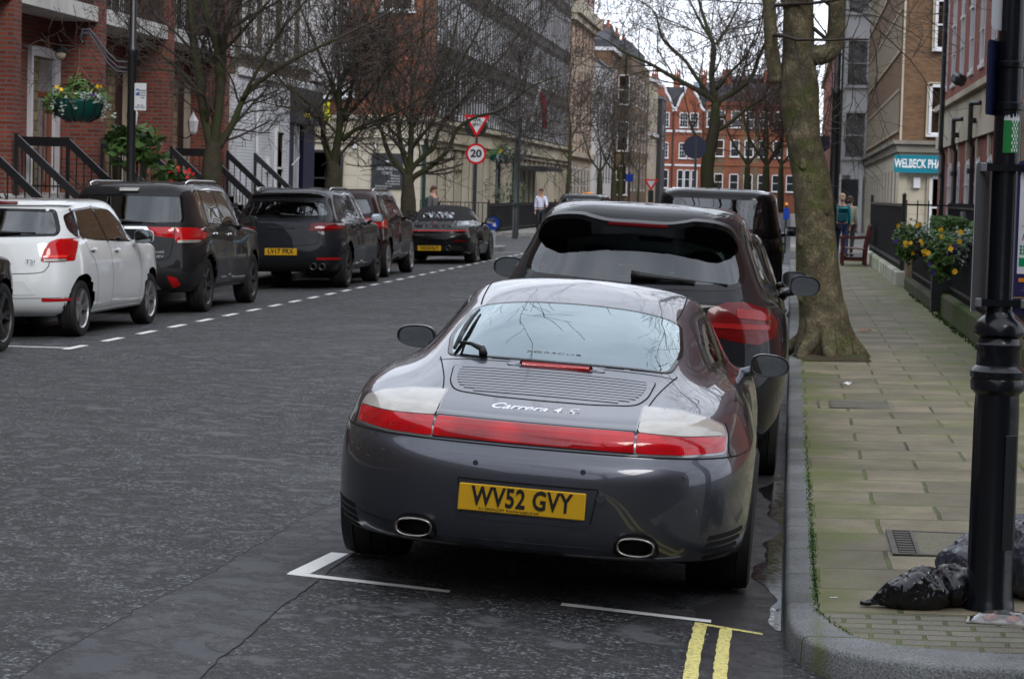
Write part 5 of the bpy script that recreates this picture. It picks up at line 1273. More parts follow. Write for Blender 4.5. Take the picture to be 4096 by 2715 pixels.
# ---- further cars: front of a dark one at the left edge, a hidden hatch, a tall boxy one, a taxi and a pale saloon
def plaincar(name, label, paint, L_, W_, H_, belt, loc, yaw=0, extra=None, rg=(.15, .36, .5), yws=None, ywt=None, mirror=True, light=red_m, kx=None, rimm=alloy_m, roll=0, nu=96, nv=56, wr=.33, fin=None, plate_=None, sglass=None):
    ra, fa = .85, L_-.88; yws = yws or fa-.25; ywt = ywt or fa-1.0
    kw = {} if kx is None else dict(kx=kx)
    c = Car(carrows(L_, W_, H_, ra, fa, belt=belt, zs=(.24, .34, .52, .70, belt-.14), rg=rg, hood=belt-.06, yws=yws, ywt=ywt, rr=.05, zg=belt+(H_-belt)*.6, **kw), W_, paint, name, label, nu=nu, nv=nv)
    t, b_ = H_-.12, belt+.06
    d = dict(L=L_, W=W_, H=H_, belt=belt, paint=paint, arch=((ra, wr, wr+.045), (fa, wr, wr+.04)), rglass=MATS['sloping_rear_glass'], sglass=sglass or MATS['estate_side_glass'],
        rw=[(-W_*.74, b_+.02), (W_*.74, b_+.02), (W_*.66, t), (-W_*.66, t)],
        sw=[(.62, b_+.12), (.9, b_), (ra+1.1, b_-.03), (yws-.50, b_-.08), (ywt+.02, t-.10), (ywt-.25, t+.03), (ra+.7, t+.05), (.75, t)],
        pillars=[((ra+.95, belt), (ra+.88, H_-.06))], seams=[[(ra+.95, belt), (ra+.98, .7), (ra+.95, .35)], [(fa-.55, belt), (fa-.48, .7), (fa-.52, .35)]],
        ws=[(-W_*.7, yws-.42), (0, yws-.14), (W_*.7, yws-.42), (W_*.58, ywt-.06), (0, ywt+.06), (-W_*.58, ywt-.06)],
        rear=(('tail_lamp', [(W_*.62, belt-.24), (W_*.62, belt-.02), (W_*.97, belt-.02), (W_*.975, belt-.24)], light, .003, .01, True),),
        wr=wr, rim=wr-.10, ww=.21, rimm=rimm, dash=ywt+.1, rowy=(ra+.35, ra+1.15), my=yws-.62, handles=((ra+.45, belt-.1), (ra+1.2, belt-.11)), fin=fin, zu=.22, plate=plate_)
    d.update(extra or {})
    dress(c, d); place(c, *loc, R(yaw), R(roll)); return c
plaincar('parked_car', 'dark car cut off by the left edge of the view, just before the white hatchback', black_paint, 4.4, .90, 1.45, .95, (-8.22, 17.75, .045), roll=-1.4, wr=.33, rimm=darkalloy_m)
plaincar('parked_small_car', 'small black car hidden behind the two-humped spoiler car, its mirror showing', black_paint, 3.95, .86, 1.47, .96, (-.93, 19.35, -.03), roll=1.5)
bx_ = plaincar('parked_boxy_car', 'tall boxy dark car with pale reflecting roof and shark-fin aerial, on the right', black_paint, 4.9, .96, 1.84, 1.18, (-1.06, 32.6, -.02), rg=(.13, .24, .32), wr=.37, fin=.75, plate_=('LB68 KZE', .75, .04, 0), kx=(.92, .97, 1, 1, .99, .975, .95, .88, .81, .55), roll=1, light=frit_m)
bx_.patch('roof_reflection', rnd_poly([(-.66, .5), (.66, .5), (.62, 2.6), (-.62, 2.6)], .1), 'top', carpaint('roof_sky_reflection', (.42, .44, .48), .3, .6), .006, h=.1, skirt=.004)  # pale panel painted in for the sky mirrored by the dark roof
plaincar('black_taxi', 'black taxi far up the road with an orange roof light', black_paint, 4.6, .86, 1.62, 1.05, (-5.95, 66, .05), rg=(.15, .3, .42), nu=70, nv=40, sglass=frit_m)
plaincar('pale_saloon', 'silver-blue car parked beyond the tall boxy one on the right', carpaint('silver_blue_paint', (.30, .35, .40), .35, .7), 4.5, .9, 1.50, .98, (-1.0, 44.5, .0), nu=70, nv=40)
t = [o for o in COL.objects if o.name == 'black_taxi'][0]
b = MB(); b.box(-.13, .13, -.05, .05, 0, .05, bev=.02); o = b.build('roof_light', mat('amber_lamp', (.8, .25, .03), .3, emit=(1, .35, .05), estr=.25), t, uv=False); o.location = (0, 2.6, 1.61)
# ------------------------------------------------------------ buildings
_RI = Matrix((_x, _d, _u))     # camera space -> world rows
def at(px, py, Y):
    """point at depth Y seen in direction (px, py) of the 4096-wide frame"""
    r = _RI @ Vector(((px-2048)/FPX, (1357.5-py)/FPX, -1)); k = Y/r.y
    return Vector((r.x*k, Y, CAMH+r.z*k))
red_brick = brickmat('dark_red_brick', (0.27, 0.062, 0.038), (0.15, 0.036, 0.026), (0.15, 0.115, 0.10), dirt=0.3, ms=.014)
red_brick2 = brickmat('clean_red_brick', (0.31, 0.075, 0.045), (0.23, 0.055, 0.036), (0.16, 0.11, 0.095), dirt=0.2)
orange_brick = brickmat('orange_brick', (0.30, 0.092, 0.042), (0.22, 0.066, 0.034), (0.22, 0.12, 0.08), dirt=0.25)
brown_brick = brickmat('brown_brick', (0.23, 0.125, 0.060), (0.15, 0.080, 0.042), (0.15, 0.11, 0.08), dirt=0.3)
stock_brick = brickmat('sooty_stock_brick', (0.19, 0.14, 0.09), (0.12, 0.09, 0.06), (0.12, 0.10, 0.08), dirt=0.4)
yellow_brick = brickmat('yellow_stock_brick', (0.22, 0.16, 0.09), (0.16, 0.11, 0.065), (0.13, 0.10, 0.08), dirt=0.35)
white_brick = brickmat('painted_white_brick', (0.74, 0.76, 0.80), (0.70, 0.72, 0.76), (0.55, 0.57, 0.60), dirt=0.12)
bright_red = brickmat('bright_red_brick', (0.33, 0.095, 0.052), (0.28, 0.078, 0.045), (0.25, 0.12, 0.08), dirt=0.2)
pink_brick = brickmat('pinkish_brick', (0.36, 0.15, 0.10), (0.30, 0.12, 0.085), (0.28, 0.18, 0.14), dirt=0.2)
crazy_stone = brickmat('buff_stone_blocks', (0.30, 0.22, 0.12), (0.17, 0.125, 0.07), (0.09, 0.07, 0.05), bw=.30, bh=.17, ms=.012, dirt=.4)
cream = mat('cream_stone', (0.50, 0.455, 0.36), .85, var=.12, vscale=.8, bump=.004, bscale=30, var2=(.36, .31, .22), v2scale=.4)
ashlar = brickmat('cream_ashlar', (0.50, 0.455, 0.36), (0.46, 0.42, 0.33), (0.34, 0.30, 0.23), bw=1.1, bh=.42, ms=.008, dirt=.14)
white_trim = mat('white_woodwork', (0.66, 0.66, 0.68), .5, var=.08, vscale=2)
white_render = mat('white_render', (0.60, 0.60, 0.60), .85, var=.08, vscale=.6, bump=.002, bscale=20)
grey_render = mat('pale_grey_render', (0.46, 0.45, 0.46), .85, var=.08, vscale=.6)
slab_white = mat('painted_balcony_slab', (0.52, 0.52, 0.50), .8, var=.22, vscale=1.5, stretch=(1, 1, .35), bump=.003, bscale=20)
slate = brickmat('roof_slate', (0.09, 0.095, 0.11), (0.07, 0.075, 0.085), (0.04, 0.04, 0.045), bw=.3, bh=.22, ms=.006, dirt=.2)
pane_m = mat('window_pane', (0.025, 0.030, 0.034), .06, spec=.8, var=.5, vscale=.7)
blind_m = mat('pane_with_curtain', (0.20, 0.21, 0.21), .12, spec=.8, var=.35, vscale=1.3)
iron = mat('black_ironwork', (0.010, 0.011, 0.013), .38, bump=.0015, bscale=60, spec=.6)
wood = mat('varnished_door', (0.20, 0.055, 0.02), .4, var=.3, vscale=6, stretch=(6, 6, .6))
darkwood = mat('dark_door', (0.030, 0.014, 0.012), .5, var=.3, vscale=4)
navy = mat('navy_paint', (0.008, 0.012, 0.045), .4, var=.15, vscale=2)
charcoal = mat('charcoal_panel', (0.030, 0.032, 0.038), .6, var=.3, vscale=1)
lead_m = mat('lead_grey', (0.16, 0.17, 0.19), .6, var=.2, vscale=1)
pot_m = mat('terracotta', (0.36, 0.11, 0.05), .8, var=.25, vscale=6)
concrete_fin = mat('sooty_concrete_fin', (0.062, 0.056, 0.052), .85, var=.35, vscale=.8)

WIN = {}
def window(parent, face, pos, w, h, style='sash', frame=white_trim, pane=pane_m, depth=.09, sill=True, name='window'):
    """face: 'y-' looks at the camera side, 'x+' / 'x-' look across the street; pos = middle of the sill line on the wall"""
    if face != 'y-': depth = min(depth, .06) if pos[1] < 100 and pos[0] < 0 else .012
    key = (style, round(w, 2), round(h, 2), frame.name, pane.name, depth, sill, face)
    if key not in WIN:
        f = MB(); t = .07
        f.box(-w/2-t, -w/2+.03, -depth, .06, 0, h); f.box(w/2-.03, w/2+t, -depth, .06, 0, h)
        f.box(-w/2+.03, w/2-.03, -depth, .06, h-.03, h+t); f.box(-w/2+.03, w/2-.03, -depth, .06, -.02, .05)
        if sill: f.box(-w/2-.14, w/2+.14, -depth-(.08 if depth > .02 else .03), .06, -.10, -.02)
        if style in ('sash', 'bars'): f.box(-w/2+.03, w/2-.03, -.05, .05, h/2-.025, h/2+.03)
        if style == 'bars':
            for k in (-1, 1): f.box(k*w/6-.011, k*w/6+.011, -.045, .04, .05, h/2-.025); f.box(k*w/6-.011, k*w/6+.011, -.045, .04, h/2+.03, h-.03)
            for zz in (h*.25, h*.75): f.box(-w/2+.03, w/2-.03, -.042, .04, zz-.011, zz+.011)
        if style == 'centre': f.box(-.025, .025, -.045, .04, .05, h-.03)
        p = MB(); p.box(-w/2+.02, w/2-.02, .0, .03, .02, h-.02)
        M = {'y-': Matrix.Identity(4), 'x+': Matrix.Rotation(PI/2, 4, 'Z'), 'x-': Matrix.Rotation(-PI/2, 4, 'Z')}[face]
        f.xf(M); p.xf(M)
        fo = f.build(name, frame, parent, uv=False); po = p.build('pane', pane, fo, uv=False)
        WIN[key] = (fo, po)
    else:
        fo = WIN[key][0].copy(); COL.objects.link(fo); fo.parent = parent; fo.name = name
        po = WIN[key][1].copy(); COL.objects.link(po); po.parent = fo
    fo.location = pos
    return fo
def bl(name, label): return empty(name, label=label, cat='building')
def part(name, root, m, *boxes, bev=0, uv=True):
    o = None
    for q in boxes:
        b = MB(); b.box(*q, bev=bev); p = b.build(name, m, root, uv=uv); o = o or p
    return o

# ---- terrace of dark red brick houses, raised doors, white balconies
XF = -12.5
house0 = 31.65
rr_ = random.Random(2)
for k in range(5):
    y0 = house0+4.72*k-.0; last = k == 4
    y1 = y0+4.72 if not last else 51.5+.0
    if last and y1-y0 < .3: continue
    e = bl('brick_house', ['red brick house at the left edge of the view, mostly cut off', 'red brick house with a white-framed glazed wooden door behind the flower basket',
        'red brick house with a green leafy shrub on its steps, behind the lamp post', 'red brick house with red flowers by its steps, behind the first bare tree', 'narrow red brick house end next to the white-painted wall'][k])
    H_ = 12.0
    # pier at the near end, recessed bay, balcony
    part('pier', e, red_brick, (XF-.80, XF, y0, y0+.42, .14, H_))
    bw0, bw1 = y0+.42, y1
    bx = XF-.80; dY = y1-1.60
    part('wall', e, red_brick, (bx-3, bx, bw0, bw1, .14, H_))
    part('balcony', e, slab_white, (bx, XF-.03, bw0+.002, bw1-.002, 4.55, 4.82), (bx, XF-.03, bw0+.002, bw1-.002, 7.4, 7.7))
    b = MB()
    for q in range(int((bw1-bw0)/.13)): b.box(XF-.12, XF-.10, bw0+.06+q*.13, bw0+.08+q*.13, 4.82, 5.7)
    b.box(XF-.13, XF-.09, bw0+.01, bw1-.01, 5.70, 5.75); b.build('balcony_railing', iron if k != 0 else white_trim, e, uv=False)
    # ground floor joinery: stone pier, door, pale panel
    D0 = 1.45
    part('stone_pier', e, crazy_stone, (bx, bx+.03, dY+(.12 if k < 2 else 0), dY+.50, D0, 3.9)) if not last else None
    if k in (0, 1):
        part('door_frame', e, white_trim, (bx, bx+.08, dY, dY+.10, D0, 4.0), (bx, bx+.09, y1-.30, y1-.01, D0, 3.95), (bx, bx+.08, dY+.10, y1-.30, 3.85, 4.02))
        dr = part('door', e, wood, (bx, bx+.03, dY+.80, y1-.30, D0, 3.2), (bx, bx+.04, dY+.55, y1-.30, 3.16, 3.24))
        part('door_glass', dr, blind_m, (bx+.03, bx+.035, dY+.88, dY+.98, D0+.2, D0+1.65))
        part('side_light', e, blind_m, (bx, bx+.02, dY+.58, dY+.80, D0, 3.16), (bx, bx+.02, dY+.58, y1-.30, 3.24, 3.85))
        lb = MB(); lb.tube([(bx, y1-.9, 4.25), (bx+.3, y1-.9, 4.25), (bx+.36, y1-.9, 4.12)], .02, 6); lb.lathe([(.0, 4.1), (.14, 3.98), (.14, 3.96), (0, 3.97)], 12, c=(bx+.36, y1-.9, 0)); lm = lb.build('porch_lamp', iron, e, uv=False)
        lb = MB(); lb.ico((bx+.36, y1-.9, 3.90), .10, 2); lb.build('lamp_globe', cream, lm, smooth=True, uv=False)
    elif not last:
        part('door', e, darkwood, (bx, bx+.02, dY+.50, dY+1.05, D0, 3.85))
        part('pale_panel', e, cream, (bx, bx+.03, dY+1.05, y1-.01, D0, 3.85))
        lt = MB(); lt.lathe([(0, .50), (.03, .42), (.11, .30), (.12, .28), (.09, .05), (.05, 0), (0, 0)], 6, c=(bx+.35, y1-1.0, 2.75))
        lo_ = lt.build('wall_lantern', white_trim, e, uv=False)
        bb = MB(); bb.tube([(bx, y1-1.0, 2.7), (bx+.2, y1-1.0, 2.65), (bx+.35, y1-1.0, 2.75)], .015, 5); bb.build('bracket', iron, lo_, uv=False)
    if not last: part('door_step', e, slab_white, (bx, XF+.05, y1-1.95, y1-.01, 1.30, D0))
    for zz, hh in ((4.95, 2.2), (7.9, 2.2)):
        for yy in (bw0+1.0, bw0+2.9):
            if yy+.7 < bw1: window(e, 'x+', (bx, yy, zz), 1.25, hh, 'centre', pane=pane_m if (k+int(yy)) % 2 else blind_m)
    if k == 0: pass
    # stairs down to the pavement
    b = MB(); n = 7
    for i in range(n):
        b.box(XF+.05+i*.22, XF+.05+(i+1)*.22, y1-1.95, y1-.1, .14, 1.42-i*.18)
    b.build('steps', slab_white, e)
    # broad black handrails with thin bars
    for yy, tag_ in ((y0+.0-.05+4.72*0, 0), (y0+2.65, 1)):
        r = empty('stair_railing', (0, 0, 0)); r.parent = e
        b = MB(); x0, z0 = XF+.10, 2.42; x1, z1 = XF+1.75, .95
        def bar(xa, za, xb, zb, t, wv): 
            b.add([(xa, yy-wv, za), (xa, yy+wv, za), (xb, yy+wv, zb), (xb, yy-wv, zb), (xa, yy-wv, za-t), (xa, yy+wv, za-t), (xb, yy+wv, zb-t), (xb, yy-wv, zb-t)],
                  [(0, 1, 2, 3), (4, 7, 6, 5), (0, 3, 7, 4), (1, 5, 6, 2), (0, 4, 5, 1), (3, 2, 6, 7)])
        bar(x0, z0, x1, z1, .16, .035)
        if tag_: bar(XF-.75, z0, x0, z0, .16, .035)
        b.build('handrail', iron, r, uv=False)
        b = MB()
        for i in range(13):
            xx = XF+.12+i*.135; zt = z0-(xx-x0)*(z0-z1)/(x1-x0)-.16; zb_ = zt-.72
            b.box(xx-.009, xx+.009, yy-.009, yy+.009, zb_, zt)
        if tag_:
            for i in range(6): b.box(XF-.72+i*.14, XF-.705+i*.14, yy-.008, yy+.008, 1.5, 2.26)
            b.box(XF-.75, XF+.1, yy-.01, yy+.01, 1.56, 1.59)
        bar(x0, z0-.60, x1, z1-.60, .03, .012)
        b.box(x0-.03, x0+.03, yy-.03, yy+.03, 1.3, z0); b.box(x1-.03, x1+.03, yy-.03, yy+.03, .14, z1)
        b.build('balusters', iron, r, uv=False)
# area railings along the back of the pavement, between the stairs
def railing(name, label, p0, p1, z0, z1, step=.12, spikes=True, rail=.035, posts=(), post_top=.12, thick=.011, group=None):
    e = empty(name, label=label, cat='railing', group=group)
    v = Vector(p1)-Vector(p0); l = v.length; v.normalize(); n = int(l/step)
    b = MB()
    for i in range(n+1):
        p = Vector(p0)+v*(i*l/n); b.box(p.x-thick, p.x+thick, p.y-thick, p.y+thick, z0, z1+(.07 if spikes else 0))
    b.build('bars', iron, e, uv=False)
    b = MB(); q = Vector((-v.y, v.x))*.022; a, c = Vector(p0), Vector(p1)
    for zz in (z0+.10, z1-rail):
        P = [(a-q), (c-q), (c+q), (a+q)]
        b.prism([(p.x, p.y) for p in P], zz, zz+rail)
    b.build('rail', iron, e, uv=False)
    if posts:
        for t in posts:
            p = Vector(p0)+v*t; b = MB(); b.box(p.x-.035, p.x+.035, p.y-.035, p.y+.035, z0-.02, z1+post_top)
            b.lathe([(0, z1+post_top+.09), (.03, z1+post_top+.07), (.045, z1+post_top+.03), (.03, z1+post_top)], 10, c=(p.x, p.y, 0)); b.build('post', iron, e, uv=False)
    return e
for k in range(5):
    y0 = house0+4.72*k
    railing('area_railing', 'black basement railing %s' % ('left of the first stair, at the view edge', 'under the flower basket, between stairs', 'between stairs, right behind the lamp post', 'between stairs, around the first bare tree', 'in front of the white-painted wall, last of the row')[k], (-11.0, y0+2.75), (-11.0, y0+4.55), .14, 1.25, group='basement railings of the brick houses')

# ---- sooty brick corner house: white-painted ground floor, navy shopfront
e = bl('corner_house', 'sooty brick building with white-painted ground floor and a navy shopfront on the left corner')
part('upper_wall', e, stock_brick, (XF-6, XF, 51.5, 61.6, 4.15, 13))
part('white_wall', e, white_brick, (XF-6, XF+.06, 51.5, 57.0, .14, 4.15))
part('string_course', e, white_trim, (XF, XF+.14, 51.5, 61.6, 4.15, 4.32))
part('shopfront', e, navy, (XF-5, XF+.02, 57.0, 57.7, .14, 3.25), (XF-5, XF+.02, 58.9, 60.3, .14, 3.25), (XF-5, XF-.15, 57.7, 58.9, .14, .7))
part('shop_window', e, pane_m, (XF-5, XF-.10, 57.7, 58.9, .7, 3.2))
part('shop_window_frame', e, white_trim, (XF-.10, XF-.02, 57.95, 58.03, .7, 3.2), (XF-.10, XF-.02, 58.45, 58.53, .7, 3.2))
part('fascia', e, charcoal, (XF-5, XF+.22, 57.0, 60.3, 3.25, 4.12))
part('fascia_lettering', e, mat('yellow_lettering', (.7, .6, .03), .6), (XF+.22, XF+.235, 57.9, 58.7, 3.42, 3.55))
for k, yy in enumerate((52.6, 54.6, 56.7, 58.8)):
    for zz in (4.75, 8.0): window(e, 'x+', (XF, yy, zz), 1.05, 2.3, 'bars', pane=blind_m if k % 2 else pane_m)
part('oriel', e, white_trim, (XF, XF+.55, 59.5, 61.3, 4.4, 4.6), (XF, XF+.55, 59.5, 61.3, 6.6, 6.8), (XF, XF+.55, 59.5, 59.6, 4.6, 6.6), (XF, XF+.55, 61.2, 61.3, 4.6, 6.6), (XF+.50, XF+.55, 60.35, 60.45, 4.6, 6.6))
part('oriel_glass', e, blind_m, (XF, XF+.52, 59.6, 61.2, 4.6, 6.6))
b = MB(); b.tube([(XF+.12, 53.2, 4.1), (XF+.12, 53.2, 1.0)], .03, 6); b.tube([(XF+.10, 57.2, 4.1), (XF+.12, 57.4, 3.2), (XF+.12, 57.9, 2.4), (XF+.12, 57.1, 2.2)], .02, 6)
b.build('drainpipe', white_trim, e, uv=False)
window(e, 'x+', (XF+.06, 55.8, 1.2), .8, 1.8, 'sash', pane=blind_m)
part('alarm_box', e, white_trim, (XF+.06, XF+.16, 54.4, 54.65, 2.0, 2.35))
b = MB(); b.prism([(-.1, 3.5), (.1, 3.42), (.13, 3.75), (.05, 3.92), (-.1, 3.82)], XF+.13, XF+.27, 'yz')
yf = b.build('projecting_sign', mat('glowing_yellow', (.85, .85, .02), .5, emit=(.8, .8, .0), estr=.12), e, uv=False)  # sign face has a faint glow put into its yellow
yf.location = (0.0, 60.9, 0)
part('sign_arm', e, iron, (XF, XF+.2, 60.8, 60.84, 3.9, 3.94))

# ---- hospital: cream ground floor, orange brick gable end, dark fin facade along the street
HX, HY = -13.6, 85.0
e = bl('hospital', 'hospital with cream stone ground floor and orange brick end wall, across the side road')
part('ground_floor', e, ashlar, (HX-12, HX, HY, HY+2.2, .1, 3.3))
part('stone_band', e, cream, (HX-12, HX+.10, HY-.10, HY+57, 3.3, 3.52), (HX-12, HX+.22, HY-.22, HY+57, 3.52, 3.66), (HX-12, HX+.16, HY-.16, HY+57, 3.66, 4.18), (HX-12, HX+.34, HY-.34, HY+57, 4.18, 4.34))
part('brick_end', e, orange_brick, (HX-12, HX, HY, HY+3, 4.34, 15))
part('street_wall', e, concrete_fin, (HX-12, HX-.05, HY+3, HY+57, 4.34, 15))
part('recess', e, charcoal, (HX-12, HX-.10, HY+2.2, HY+57, .1, 3.3))
b = MB()
for i in range(24):
    y = HY+2.6+i*2.25
    b.box(HX-.1, HX+.0, y, y+1.35, .1, 3.3)
b.build('stone_piers', cream, e)
b = MB()
for i in range(62):
    y = HY+3.2+i*.87
    b.box(HX-.05, HX+.0, y, y+.16, 4.34, 15)
b.build('fins', concrete_fin, e)
b = MB(); b2 = MB(); rz = random.Random(4)
for i in range(61):
    y = HY+3.36+i*.87
    for z in (4.5, 7.3, 10.1, 12.9):
        b.box(HX-.05, HX-.032, y, y+.71, z, z+.25); b.box(HX-.05, HX-.03, y, y+.12, z, z+2.0); b.box(HX-.05, HX-.03, y+.56, y+.71, z, z+2.0)
        b2.box(HX-.05, HX-.042, y+.12, y+.56, z+.25, z+2.0)
b.build('window_frames', mat('weathered_white', (.38, .39, .42), .7, var=.9, vscale=.5), e); b2.build('panes', pane_m, e)
for z in (6.9, 9.7, 12.5): part('spandrel', e, concrete_fin, (HX-.05, HX-.01, HY+3.2, HY+57, z-.15, z+.15))
window(e, 'y-', (-17.1, HY, 1.0), 1.05, 1.95, 'sash', frame=iron, pane=blind_m)
for x, z in ((-17.0, 8.2), (-14.6, 8.2), (-17.0, 5.0)): window(e, 'y-', (x, HY, z), 1.1, 1.9, 'bars')
part('drainpipe', e, mat('dark_green_pipe', (.01, .03, .025), .4), (HX+.05, HX+.17, HY+.1, HY+.22, .1, 4.2))
for k, y in enumerate((HY+14, HY+28)): part('drainpipe', e, MATS['dark_green_pipe'], (HX+.05, HX+.15, y, y+.1, .1, 3.4))
window(e, 'x+', (HX, HY+23, .9), 1.3, 2.2, 'centre', frame=iron, sill=False); 
part('entrance_canopy', e, charcoal, (HX, HX+1.4, HY+31, HY+39, 2.75, 2.95))
part('wall_plate', e, white_trim, (-16.85, -16.1, HY-.04, HY, 4.95, 5.45))
# hospital name board
nb = MB(); nb.box(-15.42, -14.25, HY-.10, HY-.04, 1.66, 2.95)
board = tag(nb.build('name_board', charcoal, uv=False), 'charcoal hospital name board with pale lettering on the cream wall', 'sign')
pale = mat('pale_lettering', (.55, .55, .56), .6)
text_mesh('KING EDWARD VII\'S\nHOSPITAL', .16, 'lettering', pale, board, Matrix.Translation((-14.83, HY-.103, 2.30)), wd=.80)
text_mesh('Main Entrance\nMedical Centre\nAgnes Keyser House\nThe Consulting Rooms', .10, 'lettering', pale, board, Matrix.Translation((-14.62, HY-.103, 1.98)), wd=.55, align='RIGHT')
text_mesh('Emmanuel Kaye House', .09, 'lettering', pale, board, Matrix.Translation((-14.95, HY-.103, 1.74)), wd=.62)
bb = MB(); bb.prism([(-14.86, 2.58), (-14.80, 2.58), (-14.74, 2.68), (-14.80, 2.66), (-14.79, 2.76), (-14.83, 2.70), (-14.87, 2.76), (-14.86, 2.66), (-14.92, 2.68)], HY-.104, HY-.10, 'xz'); bb.build('crest', pale, board, uv=False)
for x in (-16.05, -15.3):
    c = empty('security_camera', (x, HY, 3.1), label='white dome camera under the ledge, %s' % ('left of the pair on the hospital wall' if x < -15.5 else 'right of the pair, above the name board'), cat='camera', group='wall cameras')
    b = MB(); b.box(-.03, .03, -.18, 0, .12, .18); b.lathe([(0, .12), (.05, .12), (.075, .06), (.08, 0)], 14, c=(0, -.16, 0)); b.build('housing', white_trim, c, uv=False)
    b = MB(); b.ico((0, -.16, -.01), .062, 2); b.build('dome', pane_m, c, smooth=True, uv=False)
# railings in front of the hospital
railing('street_railing', 'plain grey-green railing in front of the hospital wall, behind the walking person', (-13.3, 83.2), (-10.9, 83.6), .14, 1.25, step=.16, spikes=False)
railing('street_railing', 'long black railing with solid backing along the hospital pavement', (-10.9, 84.0), (-10.9, 118), .14, 1.15, step=.14, posts=(0, 8, 16, 24, 32))
part('railing_backing', [o for o in COL.objects if o.name.startswith('street_railing')][-1], charcoal, (-10.94, -10.92, 84.05, 117.9, .2, 1.08))

# ---- row beyond the hospital
e = bl('terrace_house', 'pinkish brick building with white corner stones and cornice, beyond the hospital')
part('wall', e, pink_brick, (HX-10, HX, 142, 157.6, 3.9, 20)); part('ground_floor', e, cream, (HX-10, HX+.05, 142, 157.6, .1, 3.9))
part('cornice', e, cream, (HX-10, HX+.55, 141.8, 158, 12.6, 13.3), (HX-10, HX+.3, 141.9, 157.8, 3.9, 4.2), (HX-10, HX+.3, 141.9, 157.8, 12.2, 12.6))
b = MB()
for z in np.arange(4.2, 12.2, .6): b.box(HX-.3, HX+.06, 156.9, 157.66, z, z+.42)
b.build('quoins', cream, e)
for y in (143.6, 146, 148.4, 150.8, 153.2, 155.5):
    part('pilaster', e, cream, (HX, HX+.1, y-.95, y-.75, 4.2, 12.2))
    for z in (4.7, 8.3, 13.9): window(e, 'x+', (HX, y, z), 1.1, 2.3, 'sash')
    window(e, 'x+', (HX+.05, y, 1.0), 1.0, 2.2, 'sash', sill=False)
e = bl('white_house', 'lower white and grey rendered house with tall narrow windows, after the pinkish building')
part('wall', e, grey_render, (HX-10, HX+.25, 157.6, 172.5, 5.3, 10.6)); part('ground_floor', e, white_render, (HX-10, HX+.3, 157.6, 172.5, .1, 5.3))
part('coping', e, lead_m, (HX-10, HX+.35, 157.5, 172.6, 10.6, 10.75))
for y in (160, 162.6, 165.2, 167.8, 170.4):
    window(e, 'x+', (HX+.25, y, 6.2), .9, 2.4, 'plain', frame=lead_m); window(e, 'x+', (HX+.3, y, 2.4), .9, 1.9, 'plain', frame=lead_m, sill=False)
e = bl('bay_house', 'brown and yellow brick house with a tall bay, slate roof and clustered chimney pots')
part('wall', e, brown_brick, (HX-10, HX, 172.5, 181, .1, 12.2)); part('bay', e, yellow_brick, (HX-10, HX+1.0, 181, 204, .1, 12.4))
part('cornice', e, white_trim, (HX-10, HX+.25, 172.4, 181, 12.2, 12.45))
b = MB(); b.prism([(172.5, 12.45), (181, 12.45), (181, 13.6), (175, 14.3), (172.5, 13.0)], HX-10, HX-.15, 'yz'); b.build('roof', slate, e)
b = MB(); b.prism([(181, 12.4), (204, 12.4), (203, 13.6), (182, 13.6)], HX-10, HX+.6, 'yz'); b.build('roof', slate, e)
for y in (174.0, 182.5, 190, 200):
    c = part('chimney', e, yellow_brick, (HX-2.8, HX-.2, y, y+1.1, 12.5, 13.9))
    b = MB()
    for i in range(6): b.lathe([(.10, 13.9), (.13, 14.0), (.11, 14.5), (.14, 14.6), (.10, 14.6)], 8, c=(HX-2.5+i*.42, y+.55, 0))
    b.build('chimney_pots', pot_m, c, uv=False)
for y in (175.3, 178.4):
    for z in (2, 5.2, 8.8): window(e, 'x+', (HX, y, z), 1.1, 2.2, 'sash')
for x in (HX+.1,):
    for z in (1.6, 5.0, 8.6): window(e, 'y-', (x+.35, 181, z), .8, 2.2, 'sash')
for y in (184, 188, 192, 196, 200):
    for z in (2, 5.2, 8.8): window(e, 'x+', (HX+1.0, y, z), 1.0, 2.1, 'sash')
b = MB(); b.lathe([(.07, .1), (.07, 12.3)], 8, c=(HX+.6, 180.9, 0)); b.build('drainpipe', iron, e, uv=False)
e = bl('stucco_house', 'narrow cream stucco house end before the far red mansions')
part('wall', e, cream, (HX-10, HX+1.2, 204, 214, .1, 11.5)); part('cornice', e, white_trim, (HX-10, HX+1.5, 203.8, 214.2, 11.5, 11.9), (HX-10, HX+1.4, 203.9, 214.1, 6.8, 7.1))
for z in (2, 4.6, 8): window(e, 'x+', (HX+1.2, 208, z), 1.0, 1.8, 'sash')
e = bl('slate_grey_house', 'dark grey narrow building edge beside the cream stucco')
part('wall', e, charcoal, (HX-10, HX+1.6, 214, 221, .1, 10.4)); window(e, 'x+', (HX+1.6, 217, 6), 1, 2, 'plain'); part('parapet', e, lead_m, (HX-10, HX+1.7, 213.9, 221.1, 10.4, 10.7))

